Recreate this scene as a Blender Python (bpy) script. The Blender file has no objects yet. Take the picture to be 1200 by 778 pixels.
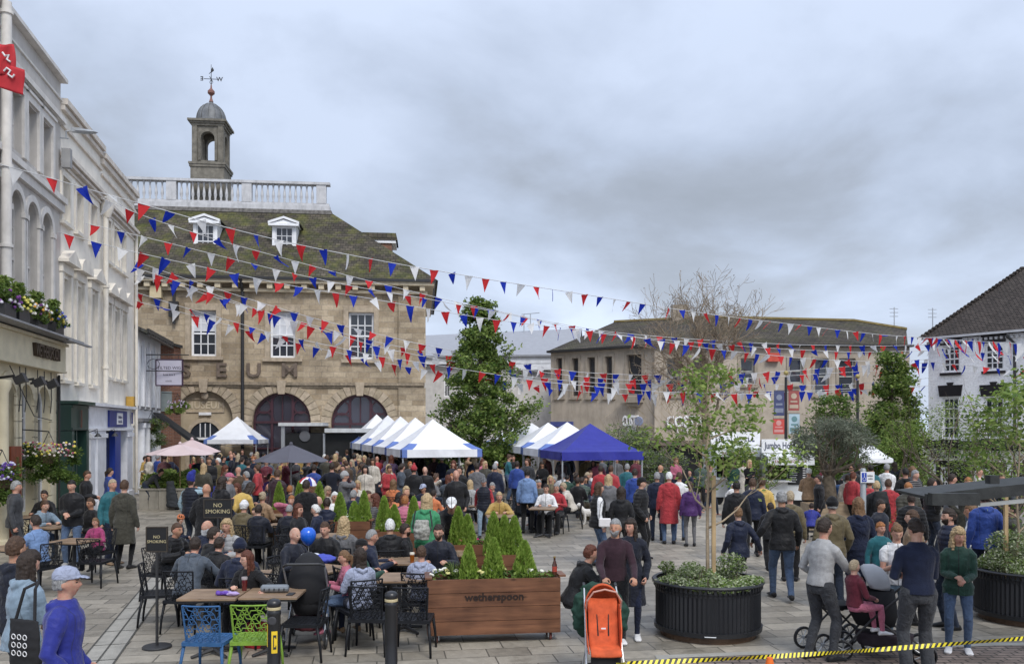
import bpy, math, random
import numpy as np
from mathutils import Vector, Matrix
R = math.radians
rnd = random.Random(7)
SC = bpy.context.scene
COL = SC.collection
CAMH = 2.8; HOR = 501.0; FP = 1000.0; CX = 600.0

# ---------- measured geometry helpers (photo measurements -> metres on the ground) ----------
def at(px, s): return ((px-CX)/s, FP/s)               # s = pixels per metre at that distance
def zat(py, s): return CAMH-(py-HOR)/s
def sg(py): return (py-HOR)/CAMH                        # scale of something whose foot is at py

# ---------- tagging ----------
LABELS = {}
def tag(o, label=None, cat=None, group=None, kind=None, share=False):
    if label:
        if not share and label in LABELS: print('DUPLICATE LABEL', label)
        LABELS[label] = 1
        o['label'] = label
    if cat: o['category'] = cat
    if group: o['group'] = group
    if kind: o['kind'] = kind
    return o
def empty(name, loc=(0,0,0), rz=0, label=None, cat=None, group=None):
    o = bpy.data.objects.new(name, None); COL.objects.link(o)
    o.location = loc; o.rotation_euler = (0,0,rz); o.empty_display_size = .2
    tag(o, label, cat, group); return o
CHILD = {}
def setpar(o, p):
    o.parent = p
    if p is not None: CHILD.setdefault(p.name, []).append(o)
def copy_tree(o, parent=None):
    c = o.copy(); COL.objects.link(c)
    if parent is not None: setpar(c, parent)
    for ch in CHILD.get(o.name, []): copy_tree(ch, c)
    return c
def link(name, me, parent=None, loc=None, color=None):
    o = bpy.data.objects.new(name, me); COL.objects.link(o)
    if parent is not None: setpar(o, parent)
    if loc is not None: o.location = loc
    if color is not None: o.color = (*color[:3], 1)
    return o

# ---------- mesh collector ----------
class MB:
    def __init__(s): s.v=[]; s.f=[]; s.m=[]; s.mi=0; s.M=None
    def add(s, vs, fs):
        n=len(s.v)
        if s.M is not None: vs=[s.M@Vector(p) for p in vs]
        s.v.extend([tuple(p) for p in vs])
        for f in fs: s.f.append(tuple(i+n for i in f)); s.m.append(s.mi)
        return s
    def box(s, x0,x1,y0,y1,z0,z1):
        s.add([(x0,y0,z0),(x1,y0,z0),(x1,y1,z0),(x0,y1,z0),(x0,y0,z1),(x1,y0,z1),(x1,y1,z1),(x0,y1,z1)],
              [(0,3,2,1),(4,5,6,7),(0,1,5,4),(1,2,6,5),(2,3,7,6),(3,0,4,7)]); return s
    def cbox(s, c, d): 
        return s.box(c[0]-d[0]/2,c[0]+d[0]/2,c[1]-d[1]/2,c[1]+d[1]/2,c[2]-d[2]/2,c[2]+d[2]/2)
    def quad(s,a,b,c,d): return s.add([a,b,c,d],[(0,1,2,3)])
    def tri(s,a,b,c): return s.add([a,b,c],[(0,1,2)])
    def rings(s, rs, seg=12, cap=True):
        vs=[];fs=[]
        for (c,ax,ay) in rs:
            c=Vector(c);ax=Vector(ax);ay=Vector(ay)
            for k in range(seg):
                t=2*math.pi*k/seg; vs.append(c+ax*math.cos(t)+ay*math.sin(t))
        for i in range(len(rs)-1):
            for k in range(seg):
                a=i*seg+k;b=i*seg+(k+1)%seg; fs.append((a,b,b+seg,a+seg))
        if cap:
            fs.append(tuple(reversed(range(seg)))); n=(len(rs)-1)*seg; fs.append(tuple(range(n,n+seg)))
        return s.add(vs,fs)
    def tube(s, pts, rad, seg=8, cap=True, rnd_end=False):
        pts=[Vector(p) for p in pts]; n=len(pts)
        if not hasattr(rad,'__len__'): rad=[rad]*n
        rs=[]; up=None
        for i,p in enumerate(pts):
            d=(pts[min(i+1,n-1)]-pts[max(i-1,0)])
            if d.length<1e-7: d=Vector((0,0,1))
            d.normalize()
            if up is None:
                up=Vector((0,0,1)) if abs(d.z)<.9 else Vector((1,0,0))
            a=d.cross(up); 
            if a.length<1e-4: a=d.cross(Vector((0,1,0)))
            a.normalize(); b=d.cross(a).normalized(); up=b
            up = -b if False else b
            # parallel frame: keep b as next reference
            rs.append((p,a*rad[i],b*rad[i])); up=a.cross(d).normalized()
        if rnd_end:
            d0=(pts[0]-pts[1]).normalized(); d1=(pts[-1]-pts[-2]).normalized()
            c,a,b=rs[0]; r=rad[0]; rs=[(c+d0*r*.9,a*.35,b*.35),(c+d0*r*.55,a*.8,b*.8)]+rs
            c,a,b=rs[-1]; r=rad[-1]; rs=rs+[(c+d1*r*.55,a*.8,b*.8),(c+d1*r*.9,a*.35,b*.35)]
        return s.rings(rs,seg,cap)
    def lathe(s, prof, c=(0,0,0), seg=24, cap=True):
        return s.rings([((c[0],c[1],c[2]+z),(max(r,1e-4),0,0),(0,max(r,1e-4),0)) for r,z in prof],seg,cap)
    def ell(s, c, r, seg=12, n=8):
        rs=[]
        for i in range(n+1):
            a=-math.pi/2+math.pi*i/n; k=max(math.cos(a),.02)
            rs.append(((c[0],c[1],c[2]+r[2]*math.sin(a)),(r[0]*k,0,0),(0,r[1]*k,0)))
        return s.rings(rs,seg)
    def prism(s, poly, z0, z1):
        n=len(poly); vs=[(x,y,z0) for x,y in poly]+[(x,y,z1) for x,y in poly]
        fs=[tuple(reversed(range(n))),tuple(range(n,2*n))]+[(i,(i+1)%n,(i+1)%n+n,i+n) for i in range(n)]
        return s.add(vs,fs)
    def yprism(s, poly, y0, y1):      # poly in x,z ; extruded along y
        n=len(poly); vs=[(x,y0,z) for x,z in poly]+[(x,y1,z) for x,z in poly]
        fs=[tuple(range(n)),tuple(reversed(range(n,2*n)))]+[((i+1)%n,i,i+n,(i+1)%n+n) for i in range(n)]
        return s.add(vs,fs)
    def mesh(s, name, mats, smooth=False):
        me=bpy.data.meshes.new(name); me.from_pydata(s.v,[],s.f)
        for m in (mats if isinstance(mats,(list,tuple)) else [mats]): me.materials.append(m)
        me.polygons.foreach_set('material_index', s.m)
        if smooth: me.polygons.foreach_set('use_smooth',[True]*len(s.f))
        me.update(); return me
    def build(s, name, mats, parent=None, smooth=False, loc=None, color=None):
        return link(name, s.mesh(name,mats,smooth), parent, loc, color)
def smooth_by_angle(o, deg=40):
    me=o.data; me.polygons.foreach_set('use_smooth',[True]*len(me.polygons))
    try: me.set_sharp_from_angle(angle=R(deg))
    except Exception: pass
    return o
def bevel(o, w=.01, seg=2):
    b=o.modifiers.new('bevel','BEVEL'); b.width=w; b.segments=seg; b.limit_method='ANGLE'; return o

# ---------- materials ----------
MATS={}
def nt(name):
    m=bpy.data.materials.new(name); m.use_nodes=True; t=m.node_tree
    return m,t,t.nodes,t.links,t.nodes['Principled BSDF']
def coords(N,L,scale=1.0,obj=True,kind=None):
    tc=N.new('ShaderNodeTexCoord'); mp=N.new('ShaderNodeMapping')
    L.new(tc.outputs[kind or 'Object'],mp.inputs['Vector'])
    mp.inputs['Scale'].default_value=(scale,)*3 if not hasattr(scale,'__len__') else scale
    return mp.outputs['Vector']
def noise(N,L,vec,scale,detail=4,rough=.55):
    n=N.new('ShaderNodeTexNoise'); n.inputs['Scale'].default_value=scale; n.inputs['Detail'].default_value=detail
    n.inputs['Roughness'].default_value=rough
    if vec is not None: L.new(vec,n.inputs['Vector'])
    return n
def ramp(N,L,fac,stops):
    r=N.new('ShaderNodeValToRGB'); e=r.color_ramp.elements
    while len(e)<len(stops): e.new(.5)
    for k,(p,c) in enumerate(stops):
        e[k].position=p; e[k].color=(c,c,c,1) if not hasattr(c,'__len__') else (*c[:3],1)
    L.new(fac,r.inputs['Fac']); return r.outputs['Color']
def mix(N,L,a,b,f,mode='MIX'):
    m=N.new('ShaderNodeMix'); m.data_type='RGBA'; m.blend_type=mode
    for s,v in (('A',a),('B',b)):
        i=[x for x in m.inputs if x.name==s and x.type=='RGBA'][0]
        if hasattr(v,'links') or hasattr(v,'is_output'): L.new(v,i)
        else: i.default_value=(*v[:3],1)
    if hasattr(f,'is_output'): L.new(f,m.inputs[0])
    else: m.inputs[0].default_value=f
    return [x for x in m.outputs if x.type=='RGBA'][0]
def bump(N,L,B,h,strength=.3,dist=.02):
    b=N.new('ShaderNodeBump'); b.inputs['Strength'].default_value=strength; b.inputs['Distance'].default_value=dist
    L.new(h,b.inputs['Height']); L.new(b.outputs['Normal'],B.inputs['Normal'])
def spec(B,rough=.6,metal=0,sp=.4):
    B.inputs['Roughness'].default_value=rough; B.inputs['Metallic'].default_value=metal
    B.inputs['Specular IOR Level'].default_value=sp
def M(name, col, rough=.6, metal=0, var=.12, scale=3, bumps=0, bscale=40, sp=.4, dirt=0, kind='Object'):
    """painted / plain surface with mild tonal wear"""
    if name in MATS: return MATS[name]
    m,t,N,L,B=nt(name); spec(B,rough,metal,sp)
    v=coords(N,L,1,kind=kind); n=noise(N,L,v,scale,5)
    lo=[c*(1-var) for c in col]; hi=[min(1,c*(1+var)) for c in col]
    c=ramp(N,L,n.outputs['Fac'],[(.3,lo),(.7,hi)])
    if dirt:
        n2=noise(N,L,coords(N,L,(1.2,1.2,.25)),2.2,6,.7)
        d=ramp(N,L,n2.outputs['Fac'],[(.48,0),(.72,dirt)])
        c=mix(N,L,c,[x*.42 for x in col],d)
    L.new(c,B.inputs['Base Color'])
    if bumps: bump(N,L,B,noise(N,L,v,bscale,4).outputs['Fac'],bumps)
    MATS[name]=m; return m
def objcol(name, rough=.85, folds=.5, nscale=9, sheen=.3, pat=None):
    """cloth whose dye is each object's own colour"""
    if name in MATS: return MATS[name]
    m,t,N,L,B=nt(name); spec(B,rough,0,.2)
    oi=N.new('ShaderNodeObjectInfo'); v=coords(N,L,1)
    n=noise(N,L,v,14,4); f=ramp(N,L,n.outputs['Fac'],[(.3,.78),(.7,1.12)])
    c=mix(N,L,oi.outputs['Color'],f,1.0,'MULTIPLY')
    L.new(c,B.inputs['Base Color'])
    B.inputs['Sheen Weight'].default_value=sheen*.4
    n2=noise(N,L,v,nscale,3,.5); n2.inputs['Distortion'].default_value=1.2
    bump(N,L,B,n2.outputs['Fac'],folds,.03)
    MATS[name]=m; return m
def glass(name='window_glass', col=(.03,.035,.045), rough=.06, sp=.8):
    if name in MATS: return MATS[name]
    m,t,N,L,B=nt(name); spec(B,rough,0,sp); B.inputs['Base Color'].default_value=(*col,1)
    n=noise(N,L,coords(N,L,1),1.1,2); bump(N,L,B,n.outputs['Fac'],.12,.05)
    MATS[name]=m; return m
def clearglass(name,col=(1,1,1),rough=.02):
    if name in MATS: return MATS[name]
    m,t,N,L,B=nt(name); spec(B,rough); B.inputs['Base Color'].default_value=(*col,1)
    B.inputs['Transmission Weight'].default_value=.9; B.inputs['IOR'].default_value=1.3
    MATS[name]=m; return m
def masonry(name, w, h, c1, c2, mortar, msize=.012, off=.5, rough=.85, rot=(0,0,0), stain=.35, moss=0, bstr=.6, shift=(0,0,0)):
    if name in MATS: return MATS[name]
    m,t,N,L,B=nt(name); spec(B,rough,0,.25)
    tc=N.new('ShaderNodeTexCoord'); mp=N.new('ShaderNodeMapping'); L.new(tc.outputs['Object'],mp.inputs['Vector'])
    mp.inputs['Rotation'].default_value=rot; mp.inputs['Location'].default_value=shift
    nd=noise(N,L,mp.outputs['Vector'],1.5,3)
    va=N.new('ShaderNodeVectorMath'); va.operation='SCALE'; L.new(nd.outputs['Color'],va.inputs[0]); va.inputs['Scale'].default_value=.012
    vb=N.new('ShaderNodeVectorMath'); L.new(mp.outputs['Vector'],vb.inputs[0]); L.new(va.outputs[0],vb.inputs[1])
    b=N.new('ShaderNodeTexBrick'); L.new(vb.outputs[0],b.inputs['Vector'])
    b.offset=off; b.inputs['Scale'].default_value=1; b.inputs['Brick Width'].default_value=w; b.inputs['Row Height'].default_value=h
    b.inputs['Mortar Size'].default_value=msize; b.inputs['Mortar Smooth'].default_value=.2; b.inputs['Bias'].default_value=0
    b.inputs['Color1'].default_value=(*c1,1); b.inputs['Color2'].default_value=(*c2,1); b.inputs['Mortar'].default_value=(*mortar,1)
    n=noise(N,L,mp.outputs['Vector'],.55,6,.65); n2=noise(N,L,mp.outputs['Vector'],9,5,.7)
    f=ramp(N,L,n.outputs['Fac'],[(.32,1-stain),(.68,1.12)]); f2=ramp(N,L,n2.outputs['Fac'],[(.3,.8),(.7,1.15)])
    c=mix(N,L,b.outputs['Color'],f,1,'MULTIPLY'); c=mix(N,L,c,f2,1,'MULTIPLY')
    if moss:
        n3=noise(N,L,mp.outputs['Vector'],.9,7,.7); g=ramp(N,L,n3.outputs['Fac'],[(.45,0),(.62,moss)])
        n4=noise(N,L,mp.outputs['Vector'],2.3,3); gc=ramp(N,L,n4.outputs['Fac'],[(.35,(.045,.06,.014)),(.7,(.17,.17,.035))])
        c=mix(N,L,c,gc,g)
    L.new(c,B.inputs['Base Color'])
    mm=N.new('ShaderNodeMath'); mm.operation='MULTIPLY_ADD'; L.new(b.outputs['Fac'],mm.inputs[0]); mm.inputs[1].default_value=-1
    L.new(n2.outputs['Fac'],mm.inputs[2])
    bump(N,L,B,mm.outputs[0],bstr,.02)
    MATS[name]=m; return m
def wood(name, c1,c2, axis=0, rough=.5, scale=1):
    if name in MATS: return MATS[name]
    m,t,N,L,B=nt(name); spec(B,rough,0,.35)
    sc=[9,9,9]; sc[axis]=.9
    v=coords(N,L,[k*scale for k in sc]); n=noise(N,L,v,1.6,6,.6); n.inputs['Distortion'].default_value=.6
    c=ramp(N,L,n.outputs['Fac'],[(.3,c1),(.5,[(a+b)/2 for a,b in zip(c1,c2)]),(.72,c2)])
    n2=noise(N,L,coords(N,L,1),2.5,2); f=ramp(N,L,n2.outputs['Fac'],[(.35,.75),(.65,1.15)])
    kn=N.new('ShaderNodeTexVoronoi'); L.new(coords(N,L,(1.6,1.6,4)),kn.inputs['Vector']); kn.inputs['Scale'].default_value=1.2
    kf=ramp(N,L,kn.outputs['Distance'],[(.03,.35),(.1,1)])
    c=mix(N,L,c,f,1,'MULTIPLY'); c=mix(N,L,c,kf,1,'MULTIPLY'); L.new(c,B.inputs['Base Color'])
    bump(N,L,B,n.outputs['Fac'],.25,.01); MATS[name]=m; return m
def leaf(name, a, b, trans=.25, rough=.55):
    if name in MATS: return MATS[name]
    m,t,N,L,B=nt(name); spec(B,rough,0,.3)
    g=N.new('ShaderNodeNewGeometry'); c=ramp(N,L,g.outputs['Random Per Island'],[(0,a),(1,b)])
    n=noise(N,L,coords(N,L,1),1.3,2); f=ramp(N,L,n.outputs['Fac'],[(.35,.7),(.65,1.25)]); c=mix(N,L,c,f,1,'MULTIPLY')
    L.new(c,B.inputs['Base Color'])
    tr=N.new('ShaderNodeBsdfTranslucent'); L.new(c,tr.inputs['Color']); ms=N.new('ShaderNodeMixShader'); ms.inputs[0].default_value=trans
    L.new(B.outputs[0],ms.inputs[1]); L.new(tr.outputs[0],ms.inputs[2]); L.new(ms.outputs[0],N['Material Output'].inputs['Surface'])
    MATS[name]=m; return m

# ---------- text ----------
def text_mesh(txt, size, depth=.01, bold=False, font=None):
    cu=bpy.data.curves.new('t','FONT'); cu.body=txt; cu.size=size; cu.extrude=depth/2; cu.align_x='CENTER'; cu.align_y='CENTER'
    cu.resolution_u=2
    if bold: cu.offset=size*.022
    o=bpy.data.objects.new('t',cu); COL.objects.link(o)
    dg=bpy.context.evaluated_depsgraph_get(); me=bpy.data.meshes.new_from_object(o.evaluated_get(dg))
    bpy.data.objects.remove(o); return me
def text_on(name, txt, size, mat, parent, loc, rz=0, depth=.01, bold=False, sx=1, tilt=0):
    """upright lettering facing local -Y"""
    me=text_mesh(txt,size,depth,bold); me.materials.clear(); me.materials.append(mat)
    me.transform(Matrix.Rotation(R(90)+tilt,4,'X')@Matrix.Scale(sx,4,(1,0,0)))
    o=link(name,me,parent,loc); o.rotation_euler=(0,0,rz); return o

def print_lines(name, w, h, mat, parent, loc, seed=1):
    """a line of print too small to read: irregular short strokes facing local -Y"""
    rr=random.Random(seed); mb=MB(); x=-w/2
    while x<w/2-h*.2:
        q=h*rr.uniform(.25,.6); z=h*rr.uniform(.6,1)
        mb.box(x,min(w/2,x+q),-.002,.002,-h/2,-h/2+z*.3); mb.box(x,x+q*.35,-.0025,.0025,-h/2,-h/2+z)
        x+=q+h*(.18 if rr.random()<.8 else .5)
    return mb.build(name,mat,parent,loc=loc)
# ---------- facade frame: local x along wall, local y into the building, z up ----------
class Facade:
    def __init__(f, A, B):   # A,B ground points (left, right seen from the front)
        f.A=Vector((*A,0)); f.B=Vector((*B,0)); d=f.B-f.A; f.len=d.length; f.d=d/f.len; f.rz=math.atan2(d.y,d.x)
    def u(f, px, y=0):
        k=(px-CX)/FP; n=Vector((-f.d.y,f.d.x,0)); A=f.A+n*y
        # A + u d = (k*Y, Y)
        u=(k*A.y-A.x)/(f.d.x-k*f.d.y); return u
    def z(f, px, py, y=0):
        u=f.u(px,y); n=Vector((-f.d.y,f.d.x,0)); P=f.A+n*y+f.d*u; return CAMH-(py-HOR)*P.y/FP
    def root(f, name, label, cat, group=None): return empty(name,f.A,f.rz,label,cat,group)

def wall(mb, u0,u1,z0,z1, holes, depth=.15, y=0):
    """sheet at y with rectangular or arched holes + reveals going to y+depth. hole=(a,b,c,d,arch)"""
    H=[tuple(h)+(0,)*(5-len(h)) for h in holes]
    xs=sorted({u0,u1}|{h[0] for h in H}|{h[1] for h in H}); zs=sorted({z0,z1}|{h[2] for h in H}|{h[3] for h in H})
    xs=[x for x in xs if u0<=x<=u1]; zs=[z for z in zs if z0<=z<=z1]
    for i in range(len(xs)-1):
        for j in range(len(zs)-1):
            cx=(xs[i]+xs[i+1])/2; cz=(zs[j]+zs[j+1])/2
            if any(h[0]<cx<h[1] and h[2]<cz<h[3] for h in H): continue
            mb.quad((xs[i],y,zs[j]),(xs[i+1],y,zs[j]),(xs[i+1],y,zs[j+1]),(xs[i],y,zs[j+1]))
    for a,b,c,d,ar in H:
        y2=y+depth
        if ar:
            r=(b-a)/2; ry=r if ar==1 else ar; m=(a+b)/2; sp=d-ry; n=20
            arc=[(m-r*math.cos(math.pi*k/n), sp+ry*math.sin(math.pi*k/n)) for k in range(n+1)]
            for k in range(n):
                p,q=arc[k],arc[k+1]
                top=(a if k<n/2 else b)
                mb.tri((p[0],y,p[1]),(q[0],y,q[1]),(top,y,d))
                mb.quad((p[0],y,p[1]),(p[0],y2,p[1]),(q[0],y2,q[1]),(q[0],y,q[1]))
            mb.tri((a,y,d),(m,y,sp+ry),(b,y,d)) if abs(sp+ry-d)>1e-5 else None
            t=sp
        else:
            t=d; mb.quad((a,y,d),(a,y2,d),(b,y2,d),(b,y,d))
        mb.quad((a,y,c),(a,y2,c),(a,y2,t),(a,y,t)); mb.quad((b,y,t),(b,y2,t),(b,y2,c),(b,y,c))
        mb.quad((a,y,c),(b,y,c),(b,y2,c),(a,y2,c))
def sash(parent, a,b,c,d, y, cols, rows, fmat, gmat, fw=.06, mw=.022, arch=0, name='window', blind=None, mid=True):
    mb=MB(); t=.05
    def vb(x,w,z0,z1,yy=0): mb.box(x-w/2,x+w/2,y-.0+yy,y+t+yy,z0,z1)
    def hb(z,w,x0,x1,yy=0): mb.box(x0,x1,y+.002+yy,y+t-.002+yy,z-w/2,z+w/2)
    r=(b-a)/2 if arch else 0; top=d-r
    vb(a+fw/2,fw,c,top if arch else d); vb(b-fw/2,fw,c,top if arch else d); hb(c+fw/2,fw,a+fw,b-fw)
    if arch:
        m=(a+b)/2; n=16
        for k in range(n):
            A0=math.pi*k/n;A1=math.pi*(k+1)/n
            P=[(m-rr*math.cos(A),top+rr*math.sin(A)) for rr,A in ((r,A0),(r,A1),(r-fw,A1),(r-fw,A0))]
            mb.yprism(P[::-1],y,y+t)
    else: hb(d-fw/2,fw,a+fw,b-fw)
    if mid: hb((c+d)/2,fw*.8,a+fw,b-fw,-.015)
    for k in range(1,cols):
        x=a+fw+(b-a-2*fw)*k/cols; vb(x,mw,c+fw,(d-fw if not arch else top+math.sqrt(max(0,(r-fw)**2-(x-(a+b)/2)**2))),.01)
    for k in range(1,rows):
        z=c+fw+(d-c-2*fw)*k/rows
        w=(b-a)/2-fw
        if arch and z>top: w=math.sqrt(max(0,(r-fw)**2-(z-top)**2))
        hb(z,mw,(a+b)/2-w,(a+b)/2+w,.008)
    o=mb.build(name,fmat,parent)
    g=MB(); 
    if arch:
        n=16; m=(a+b)/2; P=[(a+.01,c+.01),(b-.01,c+.01)]+[(m+(r-.01)*math.cos(math.pi*k/n),top+(r-.01)*math.sin(math.pi*k/n)) for k in range(n+1)]
        g.add([(x,y+t-.012,z) for x,z in P],[tuple(range(len(P)))])
    else: g.quad((a+.01,y+t-.012,c+.01),(b-.01,y+t-.012,c+.01),(b-.01,y+t-.012,d-.01),(a+.01,y+t-.012,d-.01))
    g.build('pane',gmat,o)
    if blind:
        z1=d-(d-c)*blind; k=MB(); k.box(a+fw,b-fw,y+.022,y+.032,z1,d-fw); k.build('blind',M('blind_fabric',(.62,.64,.68),.9),o)
    return o
# =============== GROUND ===============
def sm(a,b,x):
    t=max(0,min(1,(x-a)/(b-a))); return t*t*(3-2*t)
def gz(x,y): return -1.25*sm(27,42,y)*sm(3,14,x)
def ground_mat():
    m,t,N,L,B=nt('stone_paving'); spec(B,.5,0,.4)
    tc=N.new('ShaderNodeTexCoord'); mp=N.new('ShaderNodeMapping'); L.new(tc.outputs['Object'],mp.inputs['Vector']); mp.inputs['Rotation'].default_value=(0,0,R(-9))
    vec=mp.outputs['Vector']
    b=N.new('ShaderNodeTexBrick'); L.new(vec,b.inputs['Vector']); b.inputs['Scale'].default_value=1
    b.inputs['Brick Width'].default_value=.53; b.inputs['Row Height'].default_value=.37; b.inputs['Mortar Size'].default_value=.009; b.inputs['Mortar Smooth'].default_value=.1
    b.inputs['Color1'].default_value=(.245,.225,.19,1); b.inputs['Color2'].default_value=(.43,.395,.335,1); b.inputs['Mortar'].default_value=(.11,.105,.09,1); b.offset=.43; b.squash=1.35; b.squash_frequency=3
    n=noise(N,L,vec,.35,6,.65); n2=noise(N,L,vec,7,6,.7); n3=noise(N,L,vec,1.4,5,.75)
    c=mix(N,L,b.outputs['Color'],ramp(N,L,n.outputs['Fac'],[(.3,.74),(.7,1.15)]),1,'MULTIPLY')
    c=mix(N,L,c,ramp(N,L,n2.outputs['Fac'],[(.25,.72),(.7,1.14)]),1,'MULTIPLY')
    st=ramp(N,L,n3.outputs['Fac'],[(.52,0),(.68,.6)]); c=mix(N,L,c,(.10,.095,.08),st)
    vo=N.new('ShaderNodeTexVoronoi'); vo.inputs['Scale'].default_value=3.1; L.new(vec,vo.inputs['Vector'])
    gum=ramp(N,L,vo.outputs['Distance'],[(.045,.5),(.06,0)]); c=mix(N,L,c,(.09,.085,.08),gum)
    n5=noise(N,L,vec,.13,3,.6); c=mix(N,L,c,ramp(N,L,n5.outputs['Fac'],[(.35,(.82,.80,.78)),(.65,(1.1,1.08,1.04))]),1,'MULTIPLY')
    L.new(c,B.inputs['Base Color'])
    L.new(ramp(N,L,n3.outputs['Fac'],[(.4,.55),(.65,.4)]),B.inputs['Roughness'])
    mm=N.new('ShaderNodeMath'); mm.operation='MULTIPLY_ADD'; L.new(b.outputs['Fac'],mm.inputs[0]); mm.inputs[1].default_value=-1.2; L.new(n2.outputs['Fac'],mm.inputs[2])
    bump(N,L,B,mm.outputs[0],.5,.012); return m
def make_ground():
    xs=sorted(set([-400,-150,-60]+[x for x in range(-40,61,2)]+[90,200,500])); ys=sorted(set([-30,-10]+[y for y in range(0,75,2)]+[90,140,300,900]))
    vs=[(x,y,gz(x,y)) for y in ys for x in xs]; n=len(xs)
    fs=[(j*n+i,j*n+i+1,(j+1)*n+i+1,(j+1)*n+i) for j in range(len(ys)-1) for i in range(n-1)]
    mb=MB(); mb.add(vs,fs); o=mb.build('ground',ground_mat(),smooth=True); tag(o,'grey stone slab paving of the market square',kind='structure')
    # brick sett road strip, lower right
    sett=masonry('brick_setts',.21,.105,(.19,.15,.13),(.30,.24,.21),(.06,.055,.05),.012,rough=.7,stain=.4)
    mb=MB(); mb.add([(1.9,3,.006),(14,3,.006),(14,11.15,.006),(6.2,10.95,.006),(1.9,10.35,.006)],[(0,1,2,3,4)])
    tag(mb.build('brick_road',sett),'reddish brick sett strip along the near edge of the square',kind='structure')
    mb=MB(); mb.add([(1.75,3,.009),(1.9,3,.009),(1.9,10.35,.009),(6.2,10.95,.009),(14,11.15,.009),(14,11.3,.009),(6.2,11.1,.009),(1.75,10.48,.009)],[(0,1,2,7),(2,3,6,7),(3,4,5,6)])
    tag(mb.build('kerb_edging',M('edge_stone',(.34,.33,.30),.7,dirt=.4)),'pale flush stone edging between slabs and bricks',kind='structure')
    # drainage channel strip from near left towards the white shops
    A=Vector((-4.35,8.0,.006)); B_=Vector((-8.9,24.5,.006)); d=(B_-A); w=Vector((d.y,-d.x,0)).normalized()
    st=M('channel_stone',(.33,.315,.28),.55,dirt=.45,scale=6); st2=M('channel_slot',(.07,.068,.06),.7)
    mb=MB(); mb.quad(A-w*.2,A+w*.2,B_+w*.2,B_-w*.2); mb.mi=1
    for k in (-.2,.2,0):
        q=Vector((0,0,.004)); mb.quad(A+w*(k-.012)+q,A+w*(k+.012)+q,B_+w*(k+.012)+q,B_+w*(k-.012)+q)
    for i in range(22):
        p=A+d*(i/22); q=Vector((0,0,.004)); e=d.normalized()*.008; mb.quad(p-w*.2-e+q,p+w*.2-e+q,p+w*.2+e+q,p-w*.2+e+q)
    tag(mb.build('drainage_channel',[st,st2]),'pale stone drainage channel crossing the slabs',kind='structure')
make_ground()

WHITE=M('white_trim',(.78,.78,.79),.5,dirt=.12)
GLASS=glass()
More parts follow.
